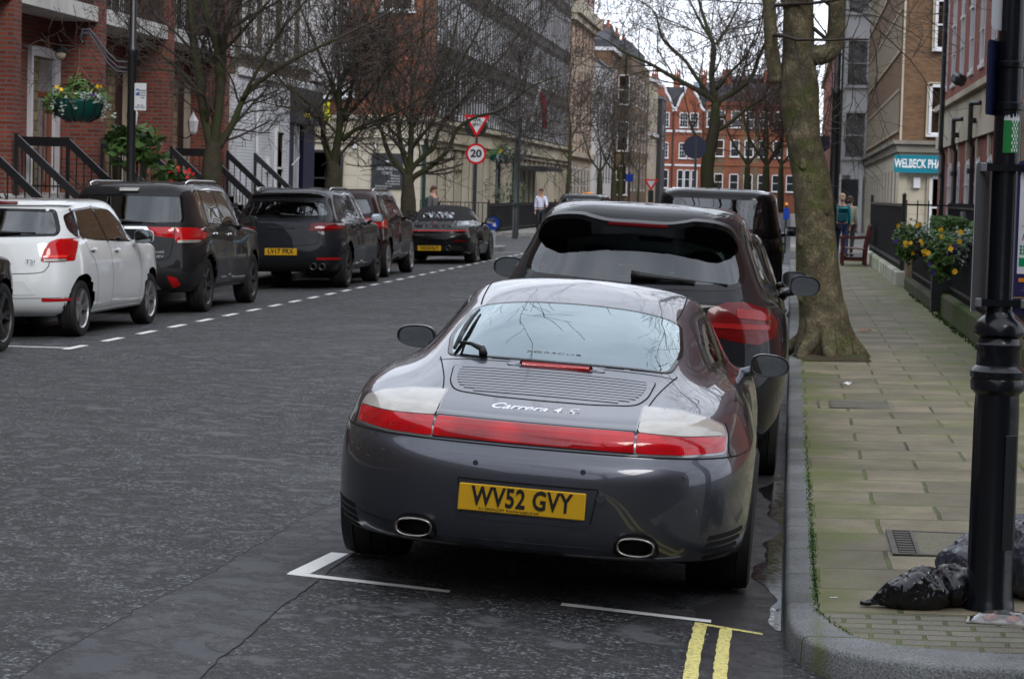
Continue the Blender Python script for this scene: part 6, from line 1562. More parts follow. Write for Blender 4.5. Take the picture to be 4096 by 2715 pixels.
# ---- red mansions closing the view
MY = 250.0
e = bl('gabled_mansion', 'bright red brick mansion block with white-trimmed curved gables, closing the street')
def MX(px): return (px-3164)/9142*MY
x0, x1 = MX(2600), MX(2822)
part('wall', e, bright_red, (x0, x1, MY, MY+12, 0, 10.6))
gx = [MX(2645), MX(2758)]
for g in gx:
    w_ = 1.75
    prof = [(g-w_, 10.6), (g-w_*.75, 11.0), (g-w_*.55, 12.0), (g-.55, 12.6), (g-.5, 12.9), (g-.3, 13.3), (g, 13.4), (g+.3, 13.3), (g+.5, 12.9), (g+.55, 12.6), (g+w_*.55, 12.0), (g+w_*.75, 11.0), (g+w_, 10.6)]
    b = MB(); b.prism(prof, MY-.02, MY+.6, 'xz'); b.build('gable', bright_red, e)
    b = MB(); b.tube([(p[0], MY-.06, p[1]) for p in prof], .13, 6); b.build('gable_coping', white_trim, e, uv=False)
    for dx in (-.55, .55): window(e, 'y-', (g+dx, MY-.02, 8.9), .8, 1.5, 'bars'); window(e, 'y-', (g+dx, MY-.02, 5.6), .75, 1.6, 'bars')
    for dx in (-.75, 0, .75): window(e, 'y-', (g+dx, MY-.02, 2.4), .55, 1.9, 'sash')
    part('band', e, white_trim, (g-1.4, g+1.4, MY-.12, MY, 8.35, 8.6), (g-1.4, g+1.4, MY-.12, MY, 4.75, 4.95))
b = MB(); b.prism([(x0, 10.6), (x1, 10.6), (x1-.3, 13.2), (x0+.3, 13.2)], MY+.8, MY+8, 'xz'); b.build('roof', slate, e)
b = MB()
for x in (x0+.4, x1-.4, (gx[0]+gx[1])/2): b.box(x-.35, x+.35, MY+2, MY+3, 12.5, 14.6)
ch = b.build('chimney', bright_red, e)
b = MB()
for x in (x0+.4, x1-.4, (gx[0]+gx[1])/2):
    for k in (-.2, .05, .25): b.lathe([(.09, 14.6), (.07, 15.2)], 7, c=(x+k, MY+2.5, 0))
b.build('chimney_pots', pot_m, ch, uv=False)
b = MB(); b.lathe([(.07, 0), (.07, 10.5)], 8, c=(MX(2697), MY-.1, 0)); b.lathe([(.07, 0), (.07, 10.5)], 8, c=(MX(2815), MY-.1, 0)); b.build('drainpipe', iron, e, uv=False)
e = bl('mansion_block', 'orange-red mansion block with yellow brick strips and white sash windows, right of the gabled one')
x0, x1 = MX(2822), MX(3250)
part('wall', e, orange_brick, (x0, x1, MY, MY+12, 0, 11.5))
part('brick_strip', e, yellow_brick, (MX(2862), MX(2898), MY-.03, MY, 0, 10.2), (MX(2965), MX(2985), MY-.03, MY, 0, 10.2), (MX(3010), MX(3035), MY-.03, MY, 0, 10.2))
part('string_course', e, orange_brick, (x0, x1, MY-.12, MY-.03, 4.9, 5.15), (x0, x1, MY-.12, MY-.03, 8.2, 8.45), (x0, x1, MY-.2, MY-.03, 11.3, 11.7))
for px in (2845, 2880, 2940, 2995, 3050, 3105, 3160, 3210):
    for z in (2.3, 5.9, 9.0): window(e, 'y-', (MX(px), MY-.03, z), .85, 1.7, 'sash')
b = MB(); b.prism([(x0, 11.7), (x1, 11.7), (x1, 13.6), (x0+.5, 13.6)], MY+1, MY+9, 'xz'); b.build('roof', slate, e)
for px in (2900, 3060): part('chimney', e, orange_brick, (MX(px)-.5, MX(px)+.5, MY+1.2, MY+2.4, 12.2, 15.2))
e = bl('glass_office', 'modern blue-grey glass office block rising behind the red mansions')
glz = brickmat('curtain_glazing', (0.20, 0.28, 0.37), (0.28, 0.36, 0.45), (0.30, 0.32, 0.34), bw=1.4, bh=1.2, ms=.06, rough=.25, dirt=.2, bump=0, off=0)
part('glazed_wall', e, glz, (MX(2700), MX(3260), MY+45, MY+60, 0, 15.9), (MX(2860), MX(3260), MY+40, MY+60, 0, 15.2))
b = MB(); b.prism([(MX(2780), 15.9), (MX(3270), 16.9), (MX(3270), 17.6), (MX(2780), 16.3)], MY+42, MY+62, 'xz'); b.build('roof', lead_m, e)
part('window_band', e, charcoal, (MX(2870), MX(3250), MY+39.9, MY+40, 13.2, 13.8), (MX(2870), MX(3250), MY+39.9, MY+40, 10.6, 11.4))
part('blue_band', e, mat('blue_cladding', (.05, .16, .36), .5), (MX(3040), MX(3250), MY+39.8, MY+39.9, 14.4, 14.8))
# long row hidden by trees on the far right side of the street
e = bl('far_terrace', 'dim red-brown brick row on the far right side of the street behind the plane tree')
part('wall', e, red_brick2, (2.9, 14, 128, 236, .05, 15)); part('cornice', e, cream, (2.6, 14, 127.8, 236.2, 12.6, 13.1))
for y in range(131, 176, 5):
    for z in (1.5, 5, 8.6): window(e, 'x-', (2.9, y, z), 1.2, 2.1, 'sash')

# ---- right-hand side, beyond the side road
e = bl('white_office', 'white rendered building with large green-tinted windows, projecting beyond the brown brick corner')
part('wall', e, white_render, (2.35, 12, 117, 127.5, 2.9, 16), (2.9, 12, 117, 127.5, .05, 2.9))
part('entrance', e, charcoal, (2.45, 3.3, 116.96, 117, .05, 2.7)); part('entrance_post', e, white_trim, (3.35, 3.5, 116.7, 117, .05, 2.9), (2.35, 2.45, 116.7, 117, .05, 2.9))
grn = mat('green_tinted_pane', (0.045, 0.085, 0.085), .08, spec=.8, var=.3, vscale=.5)
for z in (3.75, 7.3, 10.9): window(e, 'y-', (3.05, 117, z), .98, 2.25, 'sash', frame=grey_render, pane=grn)
b = MB(); b.tube([(2.32, 116.9, .1), (2.32, 116.9, 15)], .05, 6); b.build('drainpipe', iron, e, uv=False)
BX, BY = 3.6, 80.0
e = bl('brown_brick_office', 'brown brick corner building with bands of pale mullions and a teal shop sign')
part('upper_wall', e, brown_brick, (BX, 16, BY, 117, 3.75, 16))
part('ground_floor', e, ashlar, (BX+.02, 16, BY+.02, 117, .05, 3.35))
part('cornice', e, mat('sooty_stone', (.20, .18, .15), .9, var=.4, vscale=1), (BX-.25, 16, BY-.25, 117, 3.62, 3.75), (BX-.12, 16, BY-.12, 117, 3.35, 3.62))
part('corner_strip', e, cream, (BX-.012, BX+.05, BY-.012, BY+.1, 3.75, 16))
for z0, z1 in ((4.15, 5.45), (6.9, 8.2), (9.7, 11)):
    part('window_band', e, pane_m, (BX-.01, BX, BY+1.2, BY+36, z0, z1)); part('band_surround', e, mat('buff_stone_trim', (.34, .28, .20), .8, var=.15), (BX-.06, BX, BY+1.0, BY+36, z1, z1+.10), (BX-.06, BX, BY+1.0, BY+36, z0-.10, z0))
    b = MB()
    for i in range(44): b.box(BX-.035, BX-.012, BY+1.2+i*.8, BY+1.2+i*.8+.26, z0, z1)
    b.build('mullions', MATS['buff_stone_trim'], e, uv=False)
for x, z in ((5.0, 6.85), (4.9, 3.98), (5.0, 9.8)): window(e, 'y-', (x, BY, z), .62, 1.6, 'sash', depth=.12); part('window_surround', e, cream, (x-.46, x-.40, BY-.10, BY, z-.1, z+1.72), (x-.40, x+.46, BY-.10, BY, z+1.69, z+1.75))
part('shop_jamb', e, cream, (BX+.0, BX+.28, BY-.08, BY+.02, .05, 2.62), (BX+.95, BX+1.15, BY-.08, BY+.02, .05, 2.62))
part('shop_window', e, pane_m, (BX+1.15, BX+2.4, BY-.03, BY+.02, .6, 2.5)); window(e, 'y-', (BX+1.35, BY-.03, .5), .5, 2.0, 'sash', pane=blind_m)
part('alarm_box', e, white_trim, (BX+.50, BX+.72, BY-.14, BY+.02, 2.15, 2.5))
for i in range(12): window(e, 'x-', (BX+.02, BY+3+i*2.8, .9), .9, 1.9, 'plain', frame=cream, pane=blind_m, sill=False)
teal = mat('teal_sign', (0.008, 0.20, 0.27), .4)
b = MB(); b.box(3.42, 6.1, BY-.36, BY-.27, 2.66, 3.25); fs = tag(b.build('shop_sign', teal, uv=False), 'teal pharmacy sign with white capital letters', 'sign')
text_mesh('WELBECK PHARMACY', .40, 'lettering', mat('white_letters', (.8, .82, .82), .5), fs, Matrix.Translation((4.60, BY-.362, 2.955)), bold=.012, wd=2.36)
# ---- red brick house with white windows, near right
e = bl('red_brick_house', 'red brick house with stone band, white windows and black pipes on the right')
RX = 3.5
part('upper_wall', e, red_brick2, (RX, 14, 22, 57.0, 3.95, 14)); part('lower_wall', e, red_brick2, (RX, 14, 22, 57.0, .1, 2.95))
part('stone_band', e, cream, (RX-.08, 14, 21.9, 57.1, 2.95, 3.25), (RX-.03, 14, 21.95, 57.05, 3.25, 3.85), (RX-.14, 14, 21.86, 57.14, 3.85, 3.97))
part('white_box', e, white_trim, (RX-.05, RX, 55.8, 56.4, 4.3, 5.0))
for i in range(13):
    y = 24.0+i*2.62
    if 30 < y < 34.5: continue
    window(e, 'x-', (RX, y, 4.35), .85, 2.5, 'bars', depth=.13); window(e, 'x-', (RX, y, .75), .85, 1.75, 'bars', depth=.13)
    window(e, 'x-', (RX, y, 8.2), 1.0, 2.3, 'bars', depth=.13)
    part('lintel', e, cream, (RX-.05, RX, y-.10, y+.10, 2.55, 2.95), (RX-.03, RX, y-.7, y+.7, 6.92, 7.1))
for y, zt, hook in ((53.2, 14, 0), (49.2, 3.4, 1), (44.6, 3.55, 1)):
    b = MB(); b.tube([(RX-.14, y, .2), (RX-.14, y, 2.75), (RX-.20, y, 2.9), (RX-.20, y, zt)], .055 if not hook else .045, 8)
    if hook: b.tube([(RX-.20, y, zt), (RX-.20, y-.1, zt+.02), (RX-.05, y-.35, zt+.02)], .045, 8)
    for z in (1.2, 2.3, zt-.3): b.tube([(RX-.16, y, z-.05), (RX-.16, y, z+.05)], .075, 8)
    b.build('drainpipe', iron, e, uv=False)
pt = empty('portico'); pt.parent = e
part('cornice', pt, mat('mossy_stone', (.13, .125, .07), .95, var=.5, vscale=3, var2=(.05, .07, .015), v2scale=2.5), (RX-.80, RX, 31.0, 34.0, 3.80, 3.95), (RX-.68, RX, 31.1, 33.9, 3.66, 3.80), (RX-.5, RX, 31.2, 33.8, 3.52, 3.66))
part('frieze', pt, cream, (RX-.42, RX, 31.3, 33.7, 2.98, 3.52)); part('balustrade', pt, cream, (RX-.6, RX-.5, 31.1, 33.9, 3.95, 4.7), (RX-.65, RX, 31.1, 33.9, 4.7, 4.85))
for y in (31.5, 33.5): 
    b = MB(); b.lathe([(.20, .1), (.17, .3), (.16, 2.6), (.20, 2.7), (.24, 2.85), (.24, 3.0)], 18, c=(RX-.36, y, 0)); b.build('column', cream, pt, smooth=True, uv=False)
part('door', pt, navy, (RX-.03, RX, 32, 33, .1, 2.6))
b = MB(); b.box(-.12, .12, -.15, .15, -.1, .12, bev=.05); fl = tag(b.build('floodlight', iron, uv=False), 'small black floodlight on the stone band of the red brick house', 'light'); fl.location = (RX-.30, 46.8, 4.12); fl.rotation_euler = (.3, .2, .4)
# unseen street fronts added behind the viewpoint to shape reflections
for lab, x0, x1, m in (('unseen left terrace added behind the viewpoint for reflections', -30, -12.5, stock_brick), ('unseen right terrace added behind the viewpoint for reflections', 7.5, 20, stock_brick)):
    e = bl('reflection_terrace', lab)
    part('wall', e, m, (x0, x1, -60, 2 if x0 > 0 else 31.6, .1, 12.5)); part('cornice', e, cream, (x0-.2, x1+.2, -60.2, 2.2 if x0 > 0 else 31.6, 12.5, 12.9))
    for y in range(-58, 1 if x0 > 0 else 30, 4):
        for z in (1.2, 4.6, 8): window(e, 'x+' if x0 < 0 else 'x-', (x1 if x0 < 0 else x0, y+.5, z), 1.1, 2.0, 'sash')
e = bl('reflection_terrace', 'unseen terrace added far behind the viewpoint to darken reflections')
part('wall', e, stock_brick, (-30, 20, -75, -66, .1, 13))  # added across the street to keep low sky out of reflections
for x in range(-28, 19, 4):
    for z in (1.2, 4.6, 8): window(e, 'y-', (x+.5, -60.0, z), 1.1, 2.0, 'sash').location = (x+.5, -65.9, z)
# ------------------------------------------------------------ trees
bark = mat('greenish_bark', (0.050, 0.043, 0.028), .9, var=.4, vscale=9, bump=.01, bscale=25, var2=(.042, .05, .018), v2scale=1.5)
twig_m = mat('winter_twigs', (0.055, 0.047, 0.040), .85, var=.3, vscale=2)
def planebark():
    m = bpy.data.materials.new('plane_tree_bark'); m.use_nodes = True; MATS['plane_tree_bark'] = m
    t = m.node_tree; b = t.nodes['Principled BSDF']; K = t.links.new; b.inputs['Roughness'].default_value = .92
    c = N(t, 'ShaderNodeTexCoord'); mp_ = N(t, 'ShaderNodeMapping'); mp_.inputs['Scale'].default_value = (1, 1, .45); K(c.outputs['Object'], mp_.inputs[0])
    v = N(t, 'ShaderNodeTexVoronoi', feature='DISTANCE_TO_EDGE', inp={'Scale': 26.0, 'Randomness': 1}); 
    n0 = N(t, 'ShaderNodeTexNoise', inp={'Scale': 6.0, 'Detail': 6.0}); K(mp_.outputs[0], n0.inputs['Vector'])
    w_ = N(t, 'ShaderNodeVectorMath', operation='MULTIPLY_ADD'); K(n0.outputs['Color'], w_.inputs[0]); w_.inputs[1].default_value = (.5, .5, .5); K(mp_.outputs[0], w_.inputs[2]); K(w_.outputs[0], v.inputs['Vector'])
    n = N(t, 'ShaderNodeTexNoise', inp={'Scale': 5.0, 'Detail': 9.0, 'Roughness': .7}); K(c.outputs['Object'], n.inputs['Vector'])
    r = N(t, 'ShaderNodeValToRGB'); e = r.color_ramp.elements
    e[0].position = .32; e[0].color = (.055, .044, .026, 1); e[1].position = .66; e[1].color = (.27, .23, .14, 1); e.new(.5).color = (.14, .115, .065, 1)
    K(n.outputs['Fac'], r.inputs[0])
    cr = N(t, 'ShaderNodeMapRange', inp={1: 0, 2: .2, 3: .72, 4: 1}); K(v.outputs['Distance'], cr.inputs[0])
    s_ = N(t, 'ShaderNodeVectorMath', operation='SCALE'); K(r.outputs[0], s_.inputs[0]); K(cr.outputs[0], s_.inputs['Scale'])
    n2 = N(t, 'ShaderNodeTexNoise', inp={'Scale': 3.0, 'Detail': 7.0, 'Roughness': .7}); K(c.outputs['Object'], n2.inputs['Vector'])
    mr = N(t, 'ShaderNodeMapRange', inp={1: .52, 2: .64, 3: 0, 4: .9}); K(n2.outputs['Fac'], mr.inputs[0])
    x = N(t, 'ShaderNodeMixRGB'); x.inputs[2].default_value = (.075, .095, .015, 1); K(mr.outputs[0], x.inputs[0]); K(s_.outputs[0], x.inputs[1]); K(x.outputs[0], b.inputs['Base Color'])
    h = N(t, 'ShaderNodeMath', operation='ADD'); K(cr.outputs[0], h.inputs[0]); K(n.outputs['Fac'], h.inputs[1])
    bb = N(t, 'ShaderNodeBump', inp={'Strength': 1.0, 'Distance': .03}); K(h.outputs[0], bb.inputs['Height']); K(bb.outputs[0], b.inputs['Normal'])
    return m
plane_bark = planebark()

def noisy_tube(b, pts, rs, n=20, rnd=None, amp=.10, sub=6):
    """thick limb with swellings"""
    P, Rr = [], []
    pp = [Vector(p) for p in pts]
    for i in range(len(pp)-1):
        p0 = pp[max(i-1, 0)]; p1 = pp[i]; p2 = pp[i+1]; p3 = pp[min(i+2, len(pp)-1)]
        for j in range(sub):
            t = j/sub; P.append(0.5*((2*p1)+(p2-p0)*t+(2*p0-5*p1+4*p2-p3)*t*t+(3*p1-p0-3*p2+p3)*t**3)); Rr.append(rs[i]+(rs[i+1]-rs[i])*t)
    P.append(pp[-1]); Rr.append(rs[-1])
    st = len(b.v); b.tube(P, Rr, n)
    ph = [rnd.uniform(0, 6.28) for _ in range(6)]
    for k in range(len(P)):
        for j in range(n):
            i = st+k*n+j; v = Vector(b.v[i]); a = 2*PI*j/n; d = v-P[k]; l = P[k].z*6+a*2
            f = 1+amp*(math.sin(3*a+ph[0]+P[k].z*2.1)+.7*math.sin(5*a+ph[1]-P[k].z*4.3)+.6*math.sin(2*a+P[k].z*7+ph[2])+.4*math.sin(9*a+P[k].z*15+ph[3]))*.6
            b.v[i] = tuple(P[k]+d*f)

def grow(b, p, d, ln, r, depth, rnd, droop=0.0, spread=.55, rmin=.0055, up=.12, sides=(5, 4, 3), keepin=None):
    """forking limb: curved run of segments, side shoots all along it"""
    if depth < 0: return
    seg = max(3, int(3+depth)); pts = [p.copy()]; rs = [r]; q = p.copy(); dd = d.normalized()
    for i in range(seg):
        dd = (dd+Vector((rnd.gauss(0, .13), rnd.gauss(0, .13), rnd.gauss(0, .10)+up*.25-droop))).normalized()
        q = q+dd*(ln/seg); pts.append(q.copy()); rs.append(max(rmin, r*(1-.62*(i+1)/seg)))
    b.tube(pts, rs, sides[0] if r > .03 else (sides[1] if r > .012 else sides[2]), cap=False)
    k = (0, 2, 4, 5, 5, 6)[min(depth, 5)] if depth else 0
    for i in range(k):
        t = .22+.78*(i+rnd.random())/k; ii = min(int(t*seg), seg-1); f = t*seg-ii; s_ = pts[ii].lerp(pts[ii+1], min(1, f)); ax = (pts[ii+1]-pts[ii]).normalized()
        o = ax.orthogonal().normalized(); o = Matrix.Rotation(rnd.uniform(0, 2*PI), 3, ax) @ o
        nd = (ax*(1-spread)+o*spread*rnd.uniform(.7, 1.3)+Vector((0, 0, up))).normalized()
        grow(b, s_, nd, ln*rnd.uniform(.42, .68), max(rmin, rs[ii]*.55), depth-1, rnd, droop, spread, rmin, up, sides)

DENS = {7: .5, 19: .38, 31: .42, 44: .28, 3: .4, 5: .25, 8: .25, 12: .25, 14: .25, 4: .35, 9: .35, 15: .35}
def tree(name, label, limbs, Y, seed, depth=3, cat='tree', group=None, tmat=bark, rmin=.006, crown=(1.0, .5), shoots=7, ln=1.5, up=.12, yj=.35, thick=1.0, tw=None, clear=None):
    """limbs: list of (pixel polyline, start radius, end radius); the first is the trunk"""
    rnd = random.Random(seed)
    base = at(*limbs[0][0][0], Y)
    e = empty(name, (base.x, base.y, base.z), label=label, cat=cat, group=group)
    b = MB(); tw_ = MB()
    for li, (poly, r0, r1) in enumerate(limbs):
        pts = []; off = rnd.uniform(-yj, yj)
        for i, (px, py) in enumerate(poly):
            p = at(px, py, Y+(off*i/(len(poly)-1) if li else 0)*2); pts.append(p-base)
        if li == 0: tp_ = pts
        elif (pts[0]-tp_[-1]).length < .45*max(1, r0*5): pts.insert(0, tp_[-2].lerp(tp_[-1], .55)+(pts[0]-tp_[-1])*.4); r1 = r1
        n = len(pts); rs = [(r0+(r1-r0)*i/(n-1))*thick for i in range(n)]
        if li == 0 and len(limbs) > 1: rs[-1] *= .72
        noisy_tube(b, pts, rs, 10 if rs[0] > .06 else 7, rnd, amp=.08, sub=4)
        if li == 0 and len(limbs) > 1: continue
        m = int(shoots*(n-1)/2*DENS.get(seed, .6))+1
        for i in range(m):
            t = rnd.uniform(.15, 1)*(n-1); ii = min(int(t), n-2); p = pts[ii].lerp(pts[ii+1], t-ii); ax = (pts[ii+1]-pts[ii]).normalized()
            o = Matrix.Rotation(rnd.uniform(0, 2*PI), 3, ax) @ ax.orthogonal().normalized()
            d = (ax*.55+o*.65+Vector((0, 0, up))).normalized()
            grow(tw_, p, d, ln*rnd.uniform(.6, 1.2), max(rmin*1.5, rs[ii]*.38), depth, rnd, rmin=rmin, up=up)
        grow(tw_, pts[-1], (pts[-1]-pts[-2]).normalized(), ln*1.3, rs[-1], depth, rnd, rmin=rmin, up=up)
    b.build('trunk', tmat, e, smooth=True, uv=False)
    if clear:
        o_ = _RI.transposed(); kf = []; km = []
        for f, m_ in zip(tw_.f, tw_.mi):
            c = o_ @ (Vector(tw_.v[f[0]])+base-Vector((0, 0, CAMH))); px, py = 2048-FPX*c.x/c.z, 1357.5+FPX*c.y/c.z
            if math.hypot(px-clear[0], (py-clear[1])*.6) > clear[2]: kf.append(f); km.append(m_)
        tw_.f, tw_.mi = kf, km
    tw_.build('crown', tw or twig_m, e, uv=False)
    return e
Z1 = lambda x, y: (x/1.96, y/1.96)
Z2 = lambda x, y: (1100+x/2.366, 300+y/2.366)
Z3 = lambda x, y: (2048+x/1.96, y/1.96)
tree('street_tree', 'bare multi-stemmed street tree in front of the red brick houses, nearest of the left row',
    [([(848, 850), (845, 720), (850, 640), (858, 570)], .17, .15), ([Z1(1650, 1130), Z1(1590, 850), Z1(1565, 600), Z1(1520, 380), Z1(1500, 150), Z1(1480, -60)], .085, .045), ([Z1(1680, 1120), Z1(1720, 750), Z1(1710, 420), Z1(1640, 200), Z1(1590, -60)], .09, .045),
     ([Z1(1730, 1130), Z1(1830, 960), Z1(1930, 740), (1090, 290), (1200, 225), (1360, 150)], .07, .02), ([Z1(1700, 1000), Z1(1740, 620), Z1(1760, 300), Z1(1880, 0), (990, -60)], .08, .04),
     ([Z1(1580, 800), Z1(1480, 620), Z1(1250, 420), (560, 150), (500, 90)], .03, .012), ([Z1(1600, 500), Z1(1800, 350), (1000, 90), (1080, 0)], .04, .02), ([Z1(1560, 640), Z1(1350, 560), Z1(1150, 540)], .018, .008),
     ([Z1(1900, 780), (1020, 300), (1120, 130), (1210, 20)], .035, .015)], 36.6, 7, depth=3, shoots=6, ln=1.15, rmin=.0045)
tree('street_tree', 'bare street tree rising behind the steel-blue car, second of the left row',
    [([(1325, 860), (1330, 740), (1335, 690), (1328, 645)], .17, .15), ([Z2(530, 850), Z2(462, 620), Z2(450, 480), Z2(395, 320), Z2(250, 220), Z2(60, 60), (1060, 240)], .075, .012), ([Z2(400, 320), Z2(480, 230), Z2(560, 60), (1350, 200)], .03, .012),
     ([Z2(560, 830), Z2(590, 640), Z2(615, 420), Z2(605, 200), Z2(640, 30), (1440, 180), (1480, 20)], .10, .03), ([Z2(640, 620), Z2(760, 520), Z2(960, 430), Z2(1200, 330), (1700, 380)], .055, .014), ([Z2(640, 440), Z2(760, 300), Z2(900, 150), (1560, 260), (1720, 120)], .05, .015),
     ([Z2(610, 330), Z2(540, 100), (1290, 250), (1220, 80), (1180, -40)], .045, .015), ([Z2(660, 400), Z2(720, 150), (1420, 220), (1400, 40)], .04, .015), ([Z2(620, 200), Z2(760, 60), (1500, 200), (1620, 30)], .035, .012),
     ([Z2(430, 400), Z2(250, 320), Z2(80, 300), (1000, 400)], .022, .008)], 46.9, 19, depth=3, shoots=8, ln=1.7, rmin=.0055)
tree('street_tree', 'bare street tree behind the black tall car, third and widest of the left row',
    [([(1627, 900), (1632, 800), (1632, 700)], .20, .17), ([Z2(1230, 940), Z2(1150, 840), Z2(1060, 700), Z2(1000, 500), Z2(960, 420), (1470, 400), (1400, 280)], .08, .018), ([Z2(1260, 900), Z2(1190, 650), Z2(1165, 420), (1570, 350), (1540, 180), (1500, 20)], .08, .02),
     ([Z2(1280, 830), Z2(1290, 560), Z2(1290, 350), (1650, 350), (1690, 160), (1700, -20)], .09, .025), ([Z2(1290, 900), Z2(1420, 760), Z2(1510, 680), Z2(1540, 540), Z2(1640, 400), (1870, 380), (1990, 250)], .075, .018),
     ([Z2(1310, 970), Z2(1480, 860), Z2(1640, 700), Z2(1720, 520), Z2(1900, 400), Z2(2150, 330), (2120, 350), (2250, 300)], .08, .012), ([Z2(1300, 680), Z2(1400, 560), Z2(1500, 430), (1800, 330), (1900, 150), (1960, 0)], .05, .015),
     ([Z2(1560, 520), Z2(1750, 560), Z2(2050, 580), (2080, 540)], .025, .008), ([Z2(1290, 500), (1700, 420), (1800, 200), (1840, 20)], .05, .015), ([Z2(1000, 520), (1480, 470), (1380, 420)], .02, .008)], 56.0, 31, depth=3, shoots=9, ln=2.1, rmin=.0065, clear=(1903, 575, 95))
tree('street_tree', 'slim bare young tree on the far left pavement beyond the black railing',
    [([(2265, 860), (2272, 760), (2280, 620), (2282, 500)], .10, .07), ([(2282, 560), (2330, 480), (2380, 430)], .03, .01), ([(2282, 500), (2270, 380), (2290, 260)], .05, .012), ([(2275, 640), (2220, 560), (2180, 500)], .03, .01), ([(2280, 620), (2340, 570), (2400, 560)], .03, .01)], 96, 3, depth=3, shoots=6, ln=2.0, rmin=.010)
for k, (px, Y, sd) in enumerate(((2395, 118, 5), (2452, 134, 8), (2478, 150, 12), (2550, 172, 14))):
    tree('street_tree', ['bare dark tree in front of the pinkish building, left of the blue sign', 'bare dark tree in front of the white house', 'bare tree before the tall bay house', 'small thin bare tree beside the cream stucco house'][k],
        [([(px, 850), (px+3, 760), (px+5, 690)], .17, .14), ([(px+5, 690), (px-30, 640), (px-48, 590)], .07, .03), ([(px+5, 690), (px+8, 620), (px, 550)], .08, .03), ([(px+5, 690), (px+35, 640), (px+50, 585)], .07, .03)],
        Y, sd, depth=3, shoots=5, ln=1.7, rmin=.010, thick=(1.0, 1.1, 1.0, .6)[k], up=.2)
tree('street_tree', 'tall bare tree rising behind the boxy car roof, crown against the sky',
    [([Z3(1535, 1900), Z3(1530, 1450), Z3(1540, 1250), Z3(1580, 1020), Z3(1600, 810)], .42, .30), ([Z3(1590, 800), Z3(1440, 700), Z3(1250, 600), Z3(1080, 500), Z3(900, 420), Z3(760, 330)], .20, .04), ([Z3(1590, 800), Z3(1565, 600), Z3(1580, 370), Z3(1540, 250), Z3(1480, 60), Z3(1450, -80)], .22, .06),
     ([Z3(1620, 800), Z3(1760, 710), Z3(1880, 600), Z3(1930, 470), Z3(1990, 330), Z3(2060, 250)], .20, .05), ([Z3(1590, 1040), Z3(1700, 970), Z3(1810, 880), Z3(1930, 790), Z3(2040, 720)], .13, .04), ([Z3(1560, 1190), Z3(1500, 1130), Z3(1410, 1010), Z3(1385, 900)], .12, .04),
     ([Z3(1540, 740), Z3(1440, 600), Z3(1350, 470), Z3(1180, 300), Z3(1120, 100), Z3(1000, 10)], .13, .03), ([Z3(1600, 350), Z3(1700, 200), Z3(1780, 40)], .11, .04), ([Z3(1590, 350), Z3(1480, 180), Z3(1400, 20), Z3(1350, -60)], .10, .03),
     ([Z3(1600, 700), Z3(1720, 560), Z3(1830, 450), Z3(1900, 300), Z3(1960, 120)], .10, .03), ([Z3(1410, 1010), Z3(1460, 930)], .05, .03), ([Z3(1180, 560), Z3(1050, 560), Z3(930, 590)], .05, .02)], 105, 44, depth=3, shoots=7, ln=2.8, rmin=.010, thick=.8)
for k, (px, Y, sd) in enumerate(((2985, 150, 4), (3060, 128, 9), (3120, 170, 15))):
    tree('street_tree', ['hazy brown bare tree on the far right, left of the others', 'hazy brown bare tree on the far right, in the middle', 'hazy brown bare tree far right, close to the plane trunk'][k],
        [([(px, 850), (px+3, 740), (px+5, 660)], .25, .2), ([(px+5, 660), (px-60, 560), (px-90, 450)], .12, .04), ([(px+5, 660), (px+10, 540), (px, 400)], .13, .04), ([(px+5, 660), (px+60, 590), (px+80, 480)], .12, .04)],
        Y, sd, depth=3, shoots=6, ln=3.6, rmin=.014, up=.2, tw=mat('reddish_twigs', (.075, .045, .035), .9))
# the big plane tree on the right pavement
rnd = random.Random(77); PY = 24.75
e = empty('plane_tree', (.40, PY, .07), label='large mossy plane tree with flaring base on the right pavement', cat='tree')
b = MB(); o = Vector((.40, PY, .07))
prof = [(.405, .02, .33), (.40, .16, .295), (.388, .34, .262), (.365, .55, .24), (.30, 1.0, .222), (.243, 1.55, .205), (.19, 1.98, .192), (.12, 2.3, .185), (.085, 2.55, .19), (.05, 2.85, .205), (.03, 3.2, .175), (.015, 3.6, .155), (.0, 4.3, .15), (-.05, 5.2, .14), (-.02, 6.4, .11)]
noisy_tube(b, [Vector((x, PY, z))-o for x, z, r in prof], [r for x, z, r in prof], 36, rnd, amp=.055, sub=6)
# buttress roots
for k in range(9):
    a = 2*PI*k/9+rnd.uniform(-.2, .2); c, s_ = math.cos(a), math.sin(a); l = rnd.uniform(.30, .52)
    noisy_tube(b, [Vector((c*.14, s_*.14, .55)), Vector((c*.22, s_*.22, .22)), Vector((c*l*.85, s_*l*.85, .05)), Vector((c*l*1.1, s_*l*1.1, -.03))], [.05, .085, .075, .03], 10, rnd, amp=.25, sub=3)
for (x, y, z, r) in ((.20, -.16, 1.55, .075), (-.15, -.15, 1.2, .07), (.12, -.18, .85, .06), (-.1, -.2, 2.0, .06), (-.17, -.10, .62, .08), (.0, -.2, 1.3, .05), (-.12, -.16, 2.55, .06)):
    st = len(b.v); b.ico((x*.72-.07-.07*z, y*.85, z), r*.8, 3, jit=.05, rnd=rnd, sc=(1, .7, 1.5))
b.build('trunk', plane_bark, e, smooth=True, uv=False)
b = MB()
limbsP = [([(3215, 215), (3262, 222), (3300, 216), (3332, 190), (3343, 120), (3345, 40), (3335, -80), (3300, -260)], .115, .075), ([(3112, 330), (3088, 220), (3080, 120), (3074, 0), (3050, -160), (2990, -400)], .085, .05),
          ([(3168, 20), (3130, -80), (3050, -260), (2900, -500)], .10, .05), ([(3170, -100), (3230, -330), (3350, -600)], .10, .05), ([(3335, -60), (3420, -220), (3560, -420)], .06, .03)]
lp = []
